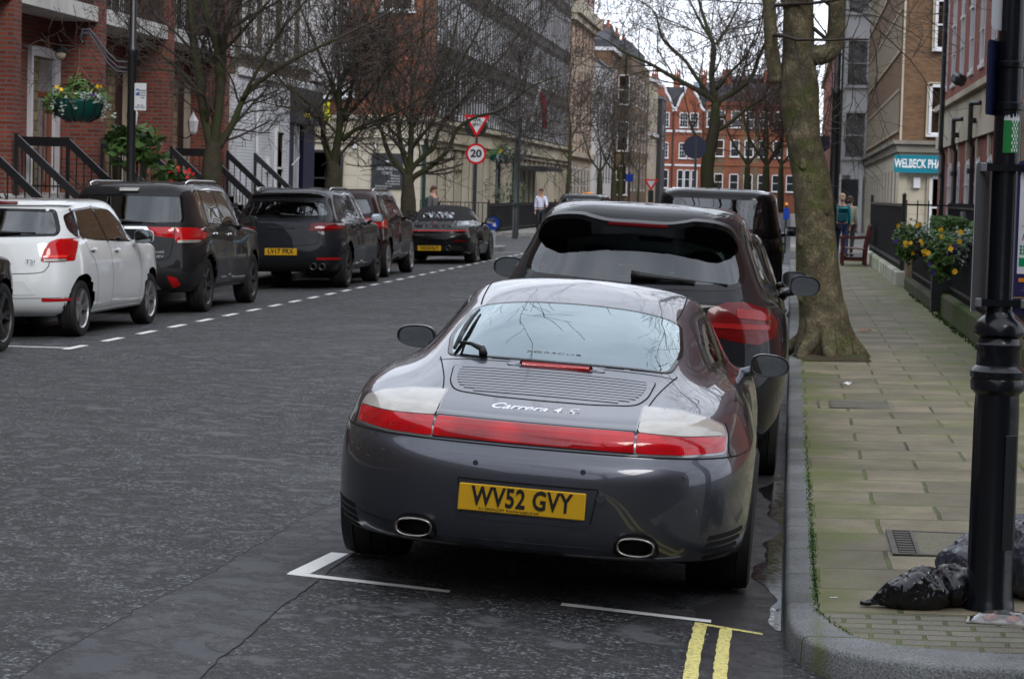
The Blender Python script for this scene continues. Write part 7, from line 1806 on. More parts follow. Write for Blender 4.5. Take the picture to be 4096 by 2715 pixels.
for poly, r0, r1 in limbsP:
    pts = [at(px, py, PY-.02*i)-o for i, (px, py) in enumerate(poly)]; n = len(pts); rs = [r0+(r1-r0)*i/(n-1) for i in range(n)]
    noisy_tube(b, pts, rs, 16, rnd, amp=.07, sub=5); lp.append((pts, rs))
b.build('limb', plane_bark, e, smooth=True, uv=False)
tw_ = MB()
for pts, rs in lp:
    n = len(pts)
    for i in range(3):
        t = rnd.uniform(.3, 1)*(n-1); ii = min(int(t), n-2); p = pts[ii].lerp(pts[ii+1], t-ii)
        if p.z < 2.9: continue
        d = Vector((rnd.uniform(-1, 1), rnd.uniform(-1, 1), rnd.uniform(-.1, .6))).normalized(); grow(tw_, p, d, rnd.uniform(1.2, 2.4), .022, 3, rnd, rmin=.0035)
top = Vector((-.42, 0, 6.3))
for i in range(7):   # high spreading crown over the road and the parked cars
    a = 2*PI*i/7+rnd.uniform(-.2, .2); p = Vector((-.42, 0, rnd.uniform(4.2, 6.3)))
    grow(tw_, p, Vector((math.cos(a), math.sin(a), rnd.uniform(.35, .9))), rnd.uniform(3.6, 5.4), .05, 3, rnd, rmin=.006, up=.10)
# low hanging sprays right of the trunk
for px, py in ((3380, 40), (3400, 150), (3360, 250), (3450, 60), (3300, 120), (3250, 60), (3480, 120)):
    p = at(px, py, PY+.3)-o; grow(tw_, p, Vector((rnd.uniform(-.3, 1), rnd.uniform(-.5, .5), rnd.uniform(-.9, .1))), 1.2, .010, 2, rnd, rmin=.003, up=0, droop=.05)
for px, py in ((3090, 70), (3060, 130), (3100, 20)):
    p = at(px, py, PY-.3)-o; grow(tw_, p, Vector((-1, rnd.uniform(-.5, .5), rnd.uniform(-.2, .3))), 1.1, .010, 2, rnd, rmin=.003, up=0)
tw_.build('crown', twig_m, e, uv=False)
# a second plane tree out of view above the near cars, mirrored in their roofs
e = empty('plane_tree', (1.3, -2.0, .07), label='plane tree beside the viewpoint, outside the picture', cat='tree')
b = MB(); noisy_tube(b, [(0, 0, 0), (0, 0, 2), (-.1, .1, 4), (-.2, .3, 6)], [.3, .22, .19, .15], 16, rnd, amp=.06); b.build('trunk', plane_bark, e, smooth=True, uv=False)
tw_ = MB()
for i in range(9):
    a = 2*PI*i/9; grow(tw_, Vector((-.2, .3, rnd.uniform(4.5, 6))), Vector((math.cos(a), math.sin(a)+.3, rnd.uniform(.3, .8))), rnd.uniform(3, 4.5), .07, 3, rnd, rmin=.008)
tw_.build('crown', twig_m, e, uv=False)

# ------------------------------------------------------------ foliage helper
def leafball(b, c, r, n, s, rnd, sc=(1, 1, 1), shell=.55):
    for i in range(n):
        d = Vector((rnd.gauss(0, 1), rnd.gauss(0, 1), rnd.gauss(0, 1))).normalized(); k = shell+(1-shell)*rnd.random()
        p = Vector(c)+Vector((d.x*sc[0], d.y*sc[1], d.z*sc[2]))*r*k
        t = Vector((rnd.gauss(0, 1), rnd.gauss(0, 1), rnd.gauss(0, .6))).normalized(); u_ = t.cross(d+Vector((0, 0, .3))).normalized(); ss = s*rnd.uniform(.6, 1.3)
        b.add([p-t*ss, p+u_*ss*.45, p+t*ss, p-u_*ss*.45], [(0, 1, 2, 3)])
leaf_dk = mat('dark_green_leaves', (0.025, 0.060, 0.015), .6, var=.5, vscale=12)
leaf_md = mat('green_leaves', (0.075, 0.15, 0.035), .6, var=.45, vscale=12)
leaf_ye = mat('yellow_green_leaves', (0.16, 0.22, 0.03), .6, var=.4, vscale=9)
leaf_si = mat('silver_leaves', (0.36, 0.43, 0.37), .7, var=.35, vscale=14)
pet_y = mat('yellow_petals', (0.75, 0.42, 0.01), .6, var=.25, vscale=20)
pet_p = mat('purple_petals', (0.04, 0.015, 0.13), .6, var=.3, vscale=20)
pet_r = mat('red_petals', (0.55, 0.02, 0.02), .6)
green_pot = mat('dark_teal_basket', (0.004, 0.065, 0.055), .5)
def flower(b, c, r, rnd):
    nrm = Vector((rnd.uniform(-.6, .6), -1, rnd.uniform(-.2, .7))).normalized(); t = nrm.orthogonal().normalized(); u_ = nrm.cross(t)
    for k in range(5):
        a = 2*PI*k/5; d = t*math.cos(a)+u_*math.sin(a); q = t*math.cos(a+PI/2)+u_*math.sin(a+PI/2); p = Vector(c)
        b.add([p, p+d*r*.6+q*r*.45+nrm*r*.1, p+d*r, p+d*r*.6-q*r*.45+nrm*r*.1], [(0, 1, 2, 3)])

def basket(loc, s, label, seed, chains=True):
    rnd = random.Random(seed); e = empty('hanging_basket', loc, label=label, cat='flower basket')
    b = MB(); b.lathe([(0, -.20*s), (.12*s, -.20*s), (.24*s, -.14*s), (.30*s, .02*s), (.31*s, .05*s), (.28*s, .04*s)], 20); bk = b.build('basket', green_pot, e, smooth=True, uv=False)
    b = MB()
    for k in range(12):
        a = 2*PI*k/12; b.tube([(.31*s*math.cos(a), .31*s*math.sin(a), .05*s), (.25*s*math.cos(a), .25*s*math.sin(a), -.14*s), (.12*s*math.cos(a), .12*s*math.sin(a), -.21*s)], .006*s, 4)
    b.build('wire', iron, bk, uv=False)
    b = MB(); leafball(b, (0, 0, .10*s), .38*s, 620, .035*s, rnd, sc=(1, 1, .45), shell=.3); leafball(b, (-.29*s, 0, .0*s), .16*s, 160, .035*s, rnd); leafball(b, (.0, 0, .2*s), .16*s, 120, .045*s, rnd); b.build('foliage', leaf_md, e, uv=False)
    b = MB(); leafball(b, (.16*s, -.1*s, .07*s), .20*s, 240, .03*s, rnd, sc=(1, .8, .5))
    for k in range(11):
        a = rnd.uniform(0, 2*PI); x, y = .31*s*math.cos(a), .31*s*math.sin(a); dx = rnd.uniform(-.02, .02)
        for q in range(rnd.randint(3, 14)): leafball(b, (x*(1+.01*q)+dx*q*s*.5, y, .05*s-.022*q*s*rnd.uniform(.6, 1)), .035*s, 3, .022*s, rnd)
    b.build('trailing_ivy', leaf_si, e, uv=False)
    b = MB(); b2 = MB()
    for k in range(22):
        a = rnd.uniform(0, 2*PI); rr = rnd.uniform(.15, .36)*s; c = (rr*math.cos(a), rr*math.sin(a), .08*s+rnd.uniform(-.06, .14)*s)
        flower(b if rnd.random() < .65 else b2, c, .026*s, rnd)
    b.build('yellow_pansies', pet_y, e, uv=False); b2.build('purple_pansies', pet_p, e, uv=False)
    if chains:
        b = MB()
        for k in range(3):
            a = 2*PI*k/3+.5; b.tube([(.30*s*math.cos(a), .30*s*math.sin(a), .05*s), (.02*math.cos(a), .02*math.sin(a), .42*s)], .007*s, 5)
        b.tube([(0, 0, .40*s), (0, 0, .64*s)], .007*s, 5); b.build('chain', mat('rusty_chain', (.16, .08, .05), .7), e, uv=False)
    return e

# ------------------------------------------------------------ street furniture, left side
LY = 31.85
lp_ = at(524, 600, LY)
e = empty('lamp_post', (lp_.x, LY, .1), label='black lamp post with the flower basket bracket and a parking plate, left pavement', cat='lamp post')
b = MB(); b.lathe([(.10, 0), (.10, .9), (.075, 1.0), (.062, 1.1), (.062, 3.35), (.085, 3.40), (.085, 3.45), (.052, 3.5), (.045, 6.5), (.04, 7.5)], 18); b.build('post', iron, e, smooth=True, uv=False)
b = MB(); b.tube([(0, 0, 7.4), (0, .0, 7.7), (.5, 0, 7.95), (1.0, 0, 7.9)], .035, 8); b.build('arm', iron, e, smooth=True, uv=False)
b = MB(); b.box(.9, 1.5, -.14, .14, 7.78, 7.92, bev=.04); b.build('lantern', charcoal, e, uv=False)
bsk = at(315, 400, LY)
b = MB()
for dz, dy in ((0, 0), (.06, .03), (.14, .0)):
    P = [(-.06, dy, 2.45+dz-.05), (-.22, dy, 2.45+dz-.04), (-.36, dy, 2.53+dz), (-.52, dy, 2.78+dz*.7), (-.62, dy, 2.93+dz*.4), (-.72, dy, 2.93+dz*.4), (-.76, dy, 2.85), (-.72, dy, 2.78), (-.68, dy, 2.82)]
    P = [(x, y, z+.72) for x, y, z in P]; b.tube(P, .012, 6)
b.build('scroll_bracket', mat('weathered_iron', (.07, .07, .085), .5), e, smooth=True, uv=False)
def arrowP(b, x, y, z, s): b.box(x-s/2, x+s/2, y-.001, y, z-s/2, z+s/2)
pl_w = mat('white_sign_face', (.62, .63, .65), .4, var=.06, vscale=5); blue_m = mat('sign_blue', (.01, .05, .35), .4); txt_dk = mat('sign_text', (.03, .03, .04), .5); red_sign = mat('sign_red', (.55, .008, .012), .4); grn_s = mat('sign_green', (.0, .22, .09), .4)
pp = empty('parking_plate', (.115, -.07, 2.62)); pp.parent = e; pp.location = (.14, -.06, 2.78)
b = MB(); b.box(-.085, .085, -.004, 0, -.19, .19, bev=.003); b.build('plate_face', pl_w, pp, uv=False)
b = MB(); b.box(-.065, -.02, -.006, -.004, .02, .11); b.build('blue_square', blue_m, pp, uv=False)
text_mesh('P', .07, 'lettering', pl_w, pp, Matrix.Translation((-.043, -.0075, .065)), bold=.002)
text_mesh('Resident\npermit\nholders\nonly', .034, 'lettering', txt_dk, pp, Matrix.Translation((.03, -.006, .04)))
text_mesh('Mon - Sat\n8.30am - 6.30pm', .028, 'lettering', txt_dk, pp, Matrix.Translation((0, -.006, -.13)), wd=.14)
basket((bsk.x, LY, bsk.z-.06), 1.22, 'hanging flower basket with yellow pansies, nearest, on the lamp post bracket', 3)

# 20 limit and give way signs on one pole
SY = 66.0
g = at(1905, 616, SY)
e = empty('road_sign', (g.x, SY, .1), label='round 20 sign below a give way triangle, on one pole', cat='road sign')
b = MB(); b.lathe([(.038, 0), (.038, g.z+1.0)], 12); b.build('pole', iron, e, uv=False)
def disc(name, r, y, z, m, parent, n=36, x=0, th=.004):
    b = MB(); b.lathe([(0, y-th), (r, y-th), (r, y)], n, c=(x, 0, z), axis='y'); return b.build(name, m, parent, uv=False, fix=True)
zc = g.z-.1
rs_ = disc('round_sign', .295, -.045, zc, red_sign, e); disc('white_face', .232, -.050, zc, pl_w, rs_); disc('sign_back', .30, -.035, zc, iron, rs_)
text_mesh('20', .30, 'lettering', txt_dk, rs_, Matrix.Translation((0, -.056, zc)), bold=.012, wd=.33)
tz = zc+.80
tr = MB(); tr.prism([(-.37, tz+.30), (.37, tz+.30), (0, tz-.36)], -.045, -.04, 'xz'); ts = tr.build('give_way_sign', red_sign, e, uv=False)
tr = MB(); tr.prism([(-.255, tz+.225), (.255, tz+.225), (0, tz-.21)], -.052, -.046, 'xz'); tr.build('white_face', pl_w, ts, uv=False)
text_mesh('GIVE\nWAY', .12, 'lettering', txt_dk, ts, Matrix.Translation((0, -.054, tz+.09)), bold=.004, wd=.27)
disc('dark_round_backing', .33, -.02, tz, iron, e, x=-.03)
# keep-right bollard on the island
kp = at(1973, 897, 62.5)
e = empty('keep_right_bollard', (kp.x, 62.5, .12), label='blue round arrow sign on the traffic island, beside the convertible', cat='road sign')
b = MB(); b.box(-.06, .06, -.04, .04, 0, kp.z-.25, bev=.01); b.build('base', mat('pale_bollard', (.35, .37, .40), .5), e, uv=False)
zz = kp.z-.1
disc('frame', .215, -.03, zz, iron, e); d_ = disc('blue_disc', .175, -.04, zz, blue_m, e)
ar = MB(); ar.prism([(-.10, .075), (-.075, .10), (.03, -.005), (.065, .03), (.09, -.09), (-.03, -.065), (.005, -.03)], -.047, -.042, 'xz'); a_ = ar.build('arrow', pl_w, d_, uv=False); a_.location = (0, 0, zz)
disc('frame', .24, .0, zz, iron, e, th=.02)
# lamp post by the hospital, flagpole, other signs
for (px, Y, lab, top, r) in ((2060, 78, 'slim black lamp post at the hospital corner, behind the convertible', 6.0, .06), (3328, 38, 'black lamp post on the right pavement half behind the plane tree', 8.0, .068)):
    q = at(px, 900, Y)
    e = empty('lamp_post', (q.x, Y, .08), label=lab, cat='lamp post')
    b = MB(); b.lathe([(r*1.6, 0), (r*1.6, 1.0), (r*1.25, 1.1), (r*1.7, 1.15), (r, 1.25), (r, 3.3), (r*1.3, 3.35), (r*.8, 3.4), (r*.7, top)], 16); b.build('post', iron, e, smooth=True, uv=False)
    b = MB(); b.lathe([(0, top+.55), (.06, top+.5), (.16, top+.35), (.20, top+.3), (.12, top), (.05, top-.05), (0, top-.05)], 10); b.build('lantern', charcoal, e, uv=False)
q0, q1 = at(2093, 610, 100), at(2165, 330, 98)
e = empty('flagpole', q0, label='slanting white flagpole with a limp red flag on the dark hospital facade', cat='flagpole')
b = MB(); b.tube([(0, 0, -.3), q1-q0], [.07, .045], 8); b.ico(q1-q0, .09, 2); b.build('pole', white_trim, e, smooth=True, uv=False)
fl_ = MB(); q2, q3 = at(2160, 370, 98.0)-q0, at(2168, 510, 98.6)-q0; V = []
for i in range(9):
    t = i/8; c = q2.lerp(q3, t)
    for j in range(5): V.append((c.x+(.0+j*.065)*(1-.35*abs(t-.4)), c.y+.10*math.sin(j*1.9+t*2), c.z-.02*j))
fl_.add(V, [(i*5+j, i*5+j+1, (i+1)*5+j+1, (i+1)*5+j) for i in range(8) for j in range(4)]); fl_.build('flag', mat('crimson_flag', (.36, .01, .05), .7), e, smooth=True, uv=False)
bq = at(2005, 625, 80)
basket((bq.x, 80, bq.z), 1.25, 'small far flower basket hanging by the 20 sign', 9, chains=True)
q = at(2005, 625, 80)
e = empty('bracket_post', (q.x+.62, 80.05, .1), label='thin dark green post carrying the far flower basket', cat='post')
b = MB(); b.lathe([(.045, 0), (.045, q.z+1.3)], 10); b.tube([(0, 0, q.z+1.1), (-.3, 0, q.z+1.25), (-.62, 0, q.z+1.12), (-.62, -.03, q.z+1.0)], .02, 6); b.build('post', MATS['dark_green_pipe'], e, uv=False)
q = at(2780, 590, 74); e = empty('road_sign', (q.x, 74, .1), label='dark round back of a road sign, in front of the tall bare tree', cat='road sign')
b = MB(); b.lathe([(.04, 0), (.04, q.z+.2)], 10, c=(.03, 0, 0)); b.build('pole', iron, e, uv=False); disc('sign_back', .37, 0, q.z-.1, mat('dark_sign_back', (.015, .018, .035), .5), e, th=.02)
q = at(2518, 712, 110); e = empty('road_sign', (q.x, 110, .1), label='small square blue sign on a pole among the far left trees', cat='road sign')
b = MB(); b.lathe([(.04, 0), (.04, q.z+.2)], 8); b.build('pole', iron, e, uv=False); b = MB(); b.box(-.18, .18, -.05, -.03, q.z-.28, q.z+.08); b.build('sign_face', blue_m, e, uv=False)
q = at(2604, 745, 120); e = empty('road_sign', (q.x, 120, .1), label='tiny far give way triangle above a black bollard', cat='road sign')
b = MB(); b.prism([(-.38, q.z+.25), (.38, q.z+.25), (0, q.z-.35)], -.05, -.04, 'xz'); t_ = b.build('triangle', red_sign, e, uv=False)
b = MB(); b.prism([(-.22, q.z+.17), (.22, q.z+.17), (0, q.z-.18)], -.06, -.05, 'xz'); b.build('white_face', pl_w, t_, uv=False)
b = MB(); b.box(-.14, .14, -.03, .03, 0, q.z-.3); b.build('pole', iron, e, uv=False)
q = at(3294, 575, 60); e = empty('road_sign', (q.x, 60, .1), label='dark back of a small sign beside the right lamp post', cat='road sign')
b = MB(); b.lathe([(.035, 0), (.035, q.z+.1)], 8); b.build('pole', iron, e, uv=False); b = MB(); b.prism([(-.16, q.z-.2), (.0, q.z-.34), (.16, q.z-.2), (.16, q.z+.1), (-.16, q.z+.1)], -.02, .0, 'xz'); b.build('sign_back', MATS['dark_sign_back'], e, uv=False)

# shrub and pots on the steps
def shrub(name, label, c, r, n, s, m, seed, cat='shrub', sc=(1, 1, 1)):
    rnd = random.Random(seed); e = empty(name, (c[0], c[1], .14), label=label, cat=cat)
    b = MB(); 
    for k in range(7): leafball(b, (rnd.uniform(-.5, .5)*r, rnd.uniform(-.5, .5)*r, c[2]-.14+rnd.uniform(-.5, .5)*r), r*.55, n//7, s, rnd, sc=sc)
    b.build('foliage', m, e, uv=False)
    b = MB()
    for k in range(6): b.tube([(rnd.uniform(-.1, .1), rnd.uniform(-.1, .1), 0), (rnd.uniform(-.3, .3)*r, rnd.uniform(-.3, .3)*r, c[2]-.14)], .015, 5)
    b.build('stems', bark, e, uv=False); return e
pq = at(560, 600, 38.3); shrub('shrub', 'large glossy green shrub between the black stair rails, behind the lamp post', (pq.x, 38.3, pq.z-.05), .55, 420, .11, leaf_md, 2)
pq = at(470, 560, 39.2); shrub('shrub', 'dark leafy plant left of the lamp post, beside the brick house door', (pq.x, 39.2, pq.z), .30, 160, .10, leaf_dk, 5)
pq = at(735, 695, 43.6); e = shrub('potted_plant', 'red-flowered plant by the steps behind the first bare tree', (pq.x, 43.6, pq.z-.1), .25, 160, .05, leaf_dk, 6, cat='plant')
b = MB(); rnd6 = random.Random(6)
for k in range(14): flower(b, (rnd6.uniform(-.25, .25), -.15, pq.z-.2+rnd6.uniform(-.15, .2)), .04, rnd6)
b.build('red_flowers', pet_r, e, uv=False)
pq = at(620, 20, 40); shrub('balcony_plant', 'yellow-green climber on the balcony above the second house', (XF-.3, 41.5, 5.15), .5, 300, .05, leaf_ye, 12, cat='plant')
pq = at(2110, 780, 92); shrub('shrub', 'pale grey-green bush behind the black railing on the hospital pavement', (-11.6, 96, 1.5), .9, 500, .07, mat('grey_green_leaves', (.11, .15, .09), .7, var=.4), 21, sc=(1, 1.6, 1.1))
# ------------------------------------------------------------ right side: railings, planters, bench
rx = 2.15
e = empty('low_wall', (rx, 21, .08), label='low mossy stone wall carrying black railings at the back of the right pavement', cat='wall')
mossy = mat('mossy_kerb_stone', (.085, .080, .050), .95, var=.4, vscale=4, bump=.01, bscale=30, var2=(.05, .085, .012), v2scale=1.3)
b = MB(); b.box(0, .24, 0, 13.1, 0, .34, bev=.03); b.build('wall_stone', mossy, e, uv=False)
b = MB(); b.box(-.02, .26, 13.4, 22.6, -.01, .22, bev=.03); b.build('wall_stone', mat('darker_mossy_stone', (.06, .055, .04), .95, var=.4, vscale=4, var2=(.05, .065, .015), v2scale=1.2), e, uv=False)
b = MB(); b.box(-.03, .16, 13.1, 13.4, -.01, .16, bev=.01); b.build('threshold', cream, e, uv=False)
b = MB(); b.box(.0, .22, 22.6, 23.0, -.01, 1.15, bev=.015); b.build('stone_post', mat('buff_gatepost', (.26, .20, .13), .9, var=.25, vscale=4), e, uv=False)
r1 = railing('area_railing', 'black railing with solid backing on the nearer low mossy wall', (rx+.12, 21.2), (rx+.12, 33.8), .40, 1.22, step=.11, spikes=False)
part('backing', r1, iron, (rx+.135, rx+.145, 21.2, 33.8, .52, 1.18), uv=False)
r2_ = railing('area_railing', 'black railing with solid backing on the farther low wall, up to the stone gatepost', (rx+.12, 34.6), (rx+.12, 43.4), .30, 1.16, step=.11, spikes=False)
part('backing', r2_, iron, (rx+.135, rx+.145, 34.6, 43.4, .40, 1.12), uv=False)
r3 = railing('area_railing', 'spiked black railing behind the flower troughs, facing the white windows', (rx+.9, 24), (rx+.9, 46), .3, 1.62, step=.26)
# white plinth with tall railing beyond the gate
e = empty('white_plinth', (rx, 44.9, .08), label='white-painted plinth with mossy foot under the tall black railing', cat='wall')
b = MB(); b.box(-.13, .17, 0, 17.6, -.02, .30, bev=.03); b.build('plinth', mat('dirty_white_paint', (.52, .52, .46), .8, var=.25, vscale=2, var2=(.28, .30, .16), v2scale=1.1), e, uv=False)
r4 = railing('tall_railing', 'tall black railing on the white plinth, with a finial post at its near end', (rx, 45.1), (rx-.02, 62.3), .38, 1.66, step=.12, spikes=False, rail=.06, posts=(0, 17.0))
part('backing', r4, iron, (rx+.012, rx+.02, 45.15, 62.2, .5, 1.6), uv=False)
r5 = railing('tall_railing', 'return of the tall black railing running back to the red brick house', (rx+.05, 45.1), (rx+1.3, 45.2), .38, 1.66, step=.2, spikes=True)
def trough(loc, l, label, seed, hedge=True):
    rnd = random.Random(seed); e = empty('flower_trough', loc, label=label, cat='planter')
    b = MB(); b.box(-.17, .10, 0, l, -.20, .02, bev=.012); b.build('trough', black_m, e, uv=False)
    b = MB(); leafball(b, (-.14, l*.28, .0), .38, 800, .045, rnd, sc=(.8, 1.1, .9), shell=.3); leafball(b, (-.18, l*.2, -.17), .28, 460, .04, rnd, sc=(.7, 1.0, .9), shell=.3); b.build('foliage', leaf_md, e, uv=False)
    b = MB(); leafball(b, (.05, l*.45, .12), .24, 460, .035, rnd, sc=(.9, 1.4, .8), shell=.3); leafball(b, (-.02, l*.15, -.05), .22, 200, .035, rnd, sc=(.9, 1.0, 1.0), shell=.6); b.build('silver_foliage', leaf_si, e, uv=False)
    by, bp = MB(), MB()
    for k in range(16):
        c = (-.12+rnd.uniform(-.22, .16), -.05+rnd.uniform(-.22, .3), rnd.uniform(-.30, .28)); flower(by if rnd.random() < .8 else bp, (c[0]*1.2, c[1]-.1, c[2]), .04, rnd)
    by.build('yellow_pansies', pet_y, e, uv=False); bp.build('purple_pansies', pet_p, e, uv=False)
    return e
trough((rx-.05, 29.7, 1.10), 1.0, 'nearer railing flower trough spilling yellow pansies and silver foliage', 4)
trough((rx-.05, 38.4, 1.08), 1.1, 'farther railing flower trough with yellow and purple pansies', 8)
b = MB(); b.box(-.16, .10, -.16, .16, -1.0, .0, bev=.01); tp = tag(b.build('tall_planter', iron, uv=False), 'tall square black planter standing at the gap in the mossy wall', 'planter'); tp.location = (rx+.03, 33.5, 1.16)
def hedge(x, y0, y1, z0, z1, label, seed, w=.36):
    rnd = random.Random(seed); e = empty('box_hedge', (x, y0, z0), label=label, cat='hedge'); b = MB(); n = int((y1-y0)*900)
    for i in range(n):
        f = rnd.random(); px, py, pz_ = rnd.uniform(-w/2, w/2), rnd.uniform(0, y1-y0), rnd.uniform(0, z1-z0)
        if f < .4: pz_ = z1-z0+rnd.gauss(0, .012)
        elif f < .7: px = -w/2+rnd.gauss(0, .012)
        elif f < .85: py = rnd.gauss(0, .012)
        t = Vector((rnd.gauss(0, 1), rnd.gauss(0, 1), rnd.gauss(0, 1))).normalized(); u_ = t.orthogonal().normalized(); s = .022*rnd.uniform(.7, 1.3)
        p = Vector((px, py, pz_)); b.add([p-t*s, p+u_*s*.5, p+t*s, p-u_*s*.5], [(0, 1, 2, 3)])
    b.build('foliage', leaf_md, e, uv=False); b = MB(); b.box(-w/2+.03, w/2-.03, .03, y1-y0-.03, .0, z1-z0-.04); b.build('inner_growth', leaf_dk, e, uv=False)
    b = MB(); b.box(-w/2, w/2, 0, y1-y0, -.28, 0, bev=.01); b.build('planter_box', black_m, e, uv=False)
hedge(rx+.36, 27.2, 31.3, 1.10, 1.45, 'clipped box hedge behind the nearer flower trough', 5)
hedge(rx+.36, 36.2, 39.6, 1.12, 1.46, 'clipped box hedge behind the farther flower trough', 6)
part('meter_box', [o for o in COL.objects if o.name.startswith('red_brick_house')][0], lead_m, (RX-.5, RX-.1, 41.5, 42.1, 1.0, 1.55), uv=False)
# bench
redwood = mat('dark_red_bench_wood', (.085, .016, .012), .5, var=.25, vscale=8, stretch=(6, 6, 1))
e = empty('park_bench', (1.28, 57.8, .08), label='dark red wooden park bench with arms, back against the tall railing', cat='bench')
for y in (0, 1.5):
    b = MB(); b.box(0, .07, y, y+.07, 0, .66, bev=.006); b.build('leg', redwood, e, uv=False)
    b = MB(); b.prism([(.55, 0), (.62, 0), (.64, .45), (.75, 1.0), (.68, 1.0), (.57, .46)], y, y+.07, 'xz'); b.build('leg', redwood, e, uv=False)
    b = MB(); b.prism([(-.04, .64), (.10, .68), (.30, .65), (.64, .68), (.64, .73), (.30, .70), (.10, .73), (-.05, .69)], y-.01, y+.08, 'xz'); b.build('arm', redwood, e, uv=False)
    b = MB(); b.box(.07, .57, y+.01, y+.06, .12, .18); b.build('stretcher', redwood, e, uv=False)
b = MB()
for k in range(5): b.box(.02+k*.115, .115+k*.115, .0, 1.57, .42-.004*k, .445-.004*k, bev=.004)
b.box(.0, .05, .07, 1.5, .34, .42); b.build('seat', redwood, e, uv=False)
b = MB(); b.box(.70, .74, .0, 1.57, .93, 1.0, bev=.005)
for k in range(14): b.add([(.62, .1+k*.105, .50), (.66, .1+k*.105, .50), (.74, .1+k*.105, .94), (.70, .1+k*.105, .94), (.62, .15+k*.105, .50), (.66, .15+k*.105, .50), (.74, .15+k*.105, .94), (.70, .15+k*.105, .94)], [(0, 1, 2, 3), (4, 7, 6, 5), (0, 3, 7, 4), (1, 5, 6, 2)])
b.build('backrest', redwood, e, uv=False)

# ------------------------------------------------------------ foreground lamp post with its plates
PX, PYY = .862, 9.62
e = empty('lamp_post', (PX, PYY, .062), label='nearest black lamp post on the right, with parking plates and stickers', cat='lamp post')
gl_iron = mat('glossy_black_ironwork', (.005, .006, .009), .22, bump=.0008, bscale=25, spec=.38)
b = MB(); b.lathe([(.105, -.0), (.1, .03), (.094, .05), (.091, .82), (.088, .88), (.108, .90), (.110, .935), (.106, .945), (.112, .952), (.112, .975), (.100, .99), (.090, .998), (.088, 1.06),
    (.094, 1.072), (.094, 1.085), (.086, 1.095), (.084, 1.11), (.103, 1.125), (.104, 1.15), (.095, 1.175), (.072, 1.195), (.058, 1.21), (.056, 1.22), (.055, 2.03), (.062, 2.035), (.062, 2.06), (.054, 2.065), (.053, 2.2), (.060, 2.205), (.060, 2.225), (.052, 2.23), (.048, 4.5), (.04, 6.5)], 40)
b.build('post', gl_iron, e, smooth=True, uv=False, angle=35)
b = MB(); n = 6; b.box(-.03, .03, -.0935, -.090, .25, .72, bev=.008); b.build('access_door', gl_iron, e, uv=False).rotation_euler = (0, 0, R(38))
for z in (1.255, 1.80):
    c = empty('clamp', (0, 0, z)); c.parent = e
    b = MB(); b.lathe([(.056, -.012), (.061, -.012), (.061, .012), (.056, .012)], 24); b.box(-.105, .10, -.066, -.056, -.014, .014); b.build('band', gl_iron, c, uv=False)
    b = MB()
    for x in (-.098, .085): b.box(x-.014, x+.014, -.085, -.056, -.018, .018, bev=.003)
    b.build('fixing', mat('plain_steel', (.25, .25, .26), .4, metal=.9), c, uv=False)
def platep(name, cx, cz, w, h, rotz, m, y=-.075, par=e, th=.003):
    p = empty(name, (cx, y, cz)); p.parent = par; p.rotation_euler = (0, 0, rotz)
    b = MB(); n = 8; r = min(.018, w*.2); P = []
    for (sx, sz, a0) in ((1, 1, 0), (-1, 1, PI/2), (-1, -1, PI), (1, -1, 1.5*PI)):
        for k in range(n+1): a = a0+PI/2*k/n; P.append((sx*(w/2-r)+r*math.cos(a), sz*(h/2-r)+r*math.sin(a)))
    b.prism(P, -th, 0, 'xz'); b.build('plate_face', m, p, uv=False); return p
# back of the plate on the left, seen nearly edge on
lpz = platep('parking_plate', -.085, 1.52, .20, .60, R(66), mat('grey_plate_back', (.085, .085, .09), .5), y=-.02)
b = MB(); b.box(-.101, .101, -.0045, -.0035, -.30, .30); b.build('rim', pl_w, lpz, uv=False).location = (0, .0075, 0)
# the payment plate on the right
purple = mat('deep_purple_plate', (.018, .014, .075), .4)
rp = platep('payment_plate', .150, 1.52, .22, .62, R(-14), purple, y=-.07)
b = MB(); b.box(-.098, .098, -.0045, -.0032, -.145, .265, bev=.0005); b.build('white_panel', pl_w, rp, uv=False)
text_mesh('Charging hours\nMonday - Saturday\n8.30am - 6.30pm', .030, 'lettering', txt_dk, rp, Matrix.Translation((.0, -.0048, .215)), extrude=.0003, wd=.16)
text_mesh('See website for tariff\nwestminster.gov.uk', .015, 'lettering', blue_m, rp, Matrix.Translation((0, -.0048, .150)), extrude=.0003, wd=.15)
b = MB(); b.box(-.07, .07, -.0056, -.0046, .095, .118); b.box(-.055, .055, -.0056, -.0046, .060, .090); b.build('yellow_label', mat('label_yellow', (.75, .50, .03), .5), rp, uv=False)
text_mesh('LOCATION NO.', .016, 'lettering', txt_dk, rp, Matrix.Translation((0, -.006, .106)), extrude=.0003, wd=.12)
text_mesh('6869', .032, 'lettering', txt_dk, rp, Matrix.Translation((0, -.006, .075)), extrude=.0003, wd=.09, bold=.001)
text_mesh('This service does not accept cash', .012, 'lettering', red_sign, rp, Matrix.Translation((0, -.0048, .045)), extrude=.0003, wd=.17)
text_mesh('Ring', .042, 'lettering', mat('magenta_print', (.28, .015, .20), .5), rp, Matrix.Translation((-.045, -.0048, .002)), extrude=.0003, shear=.2, wd=.075)
b = MB(); b.lathe([(0, -.0056), (.026, -.0056), (.026, -.0046)], 24, c=(.025, 0, .002), axis='y'); b.build('magenta_dot', mat('bright_magenta', (.55, .02, .30), .5), rp, uv=False)
text_mesh('Go', .03, 'lettering', pl_w, rp, Matrix.Translation((.026, -.0062, .002)), extrude=.0003)
b = MB()
for i in range(3):
    for j in range(3): b.box(-.090+i*.0135, -.080+i*.0135, -.0056, -.0046, -.040-j*.0135, -.030-j*.0135)
b.build('green_dots', grn_s, rp, uv=False)
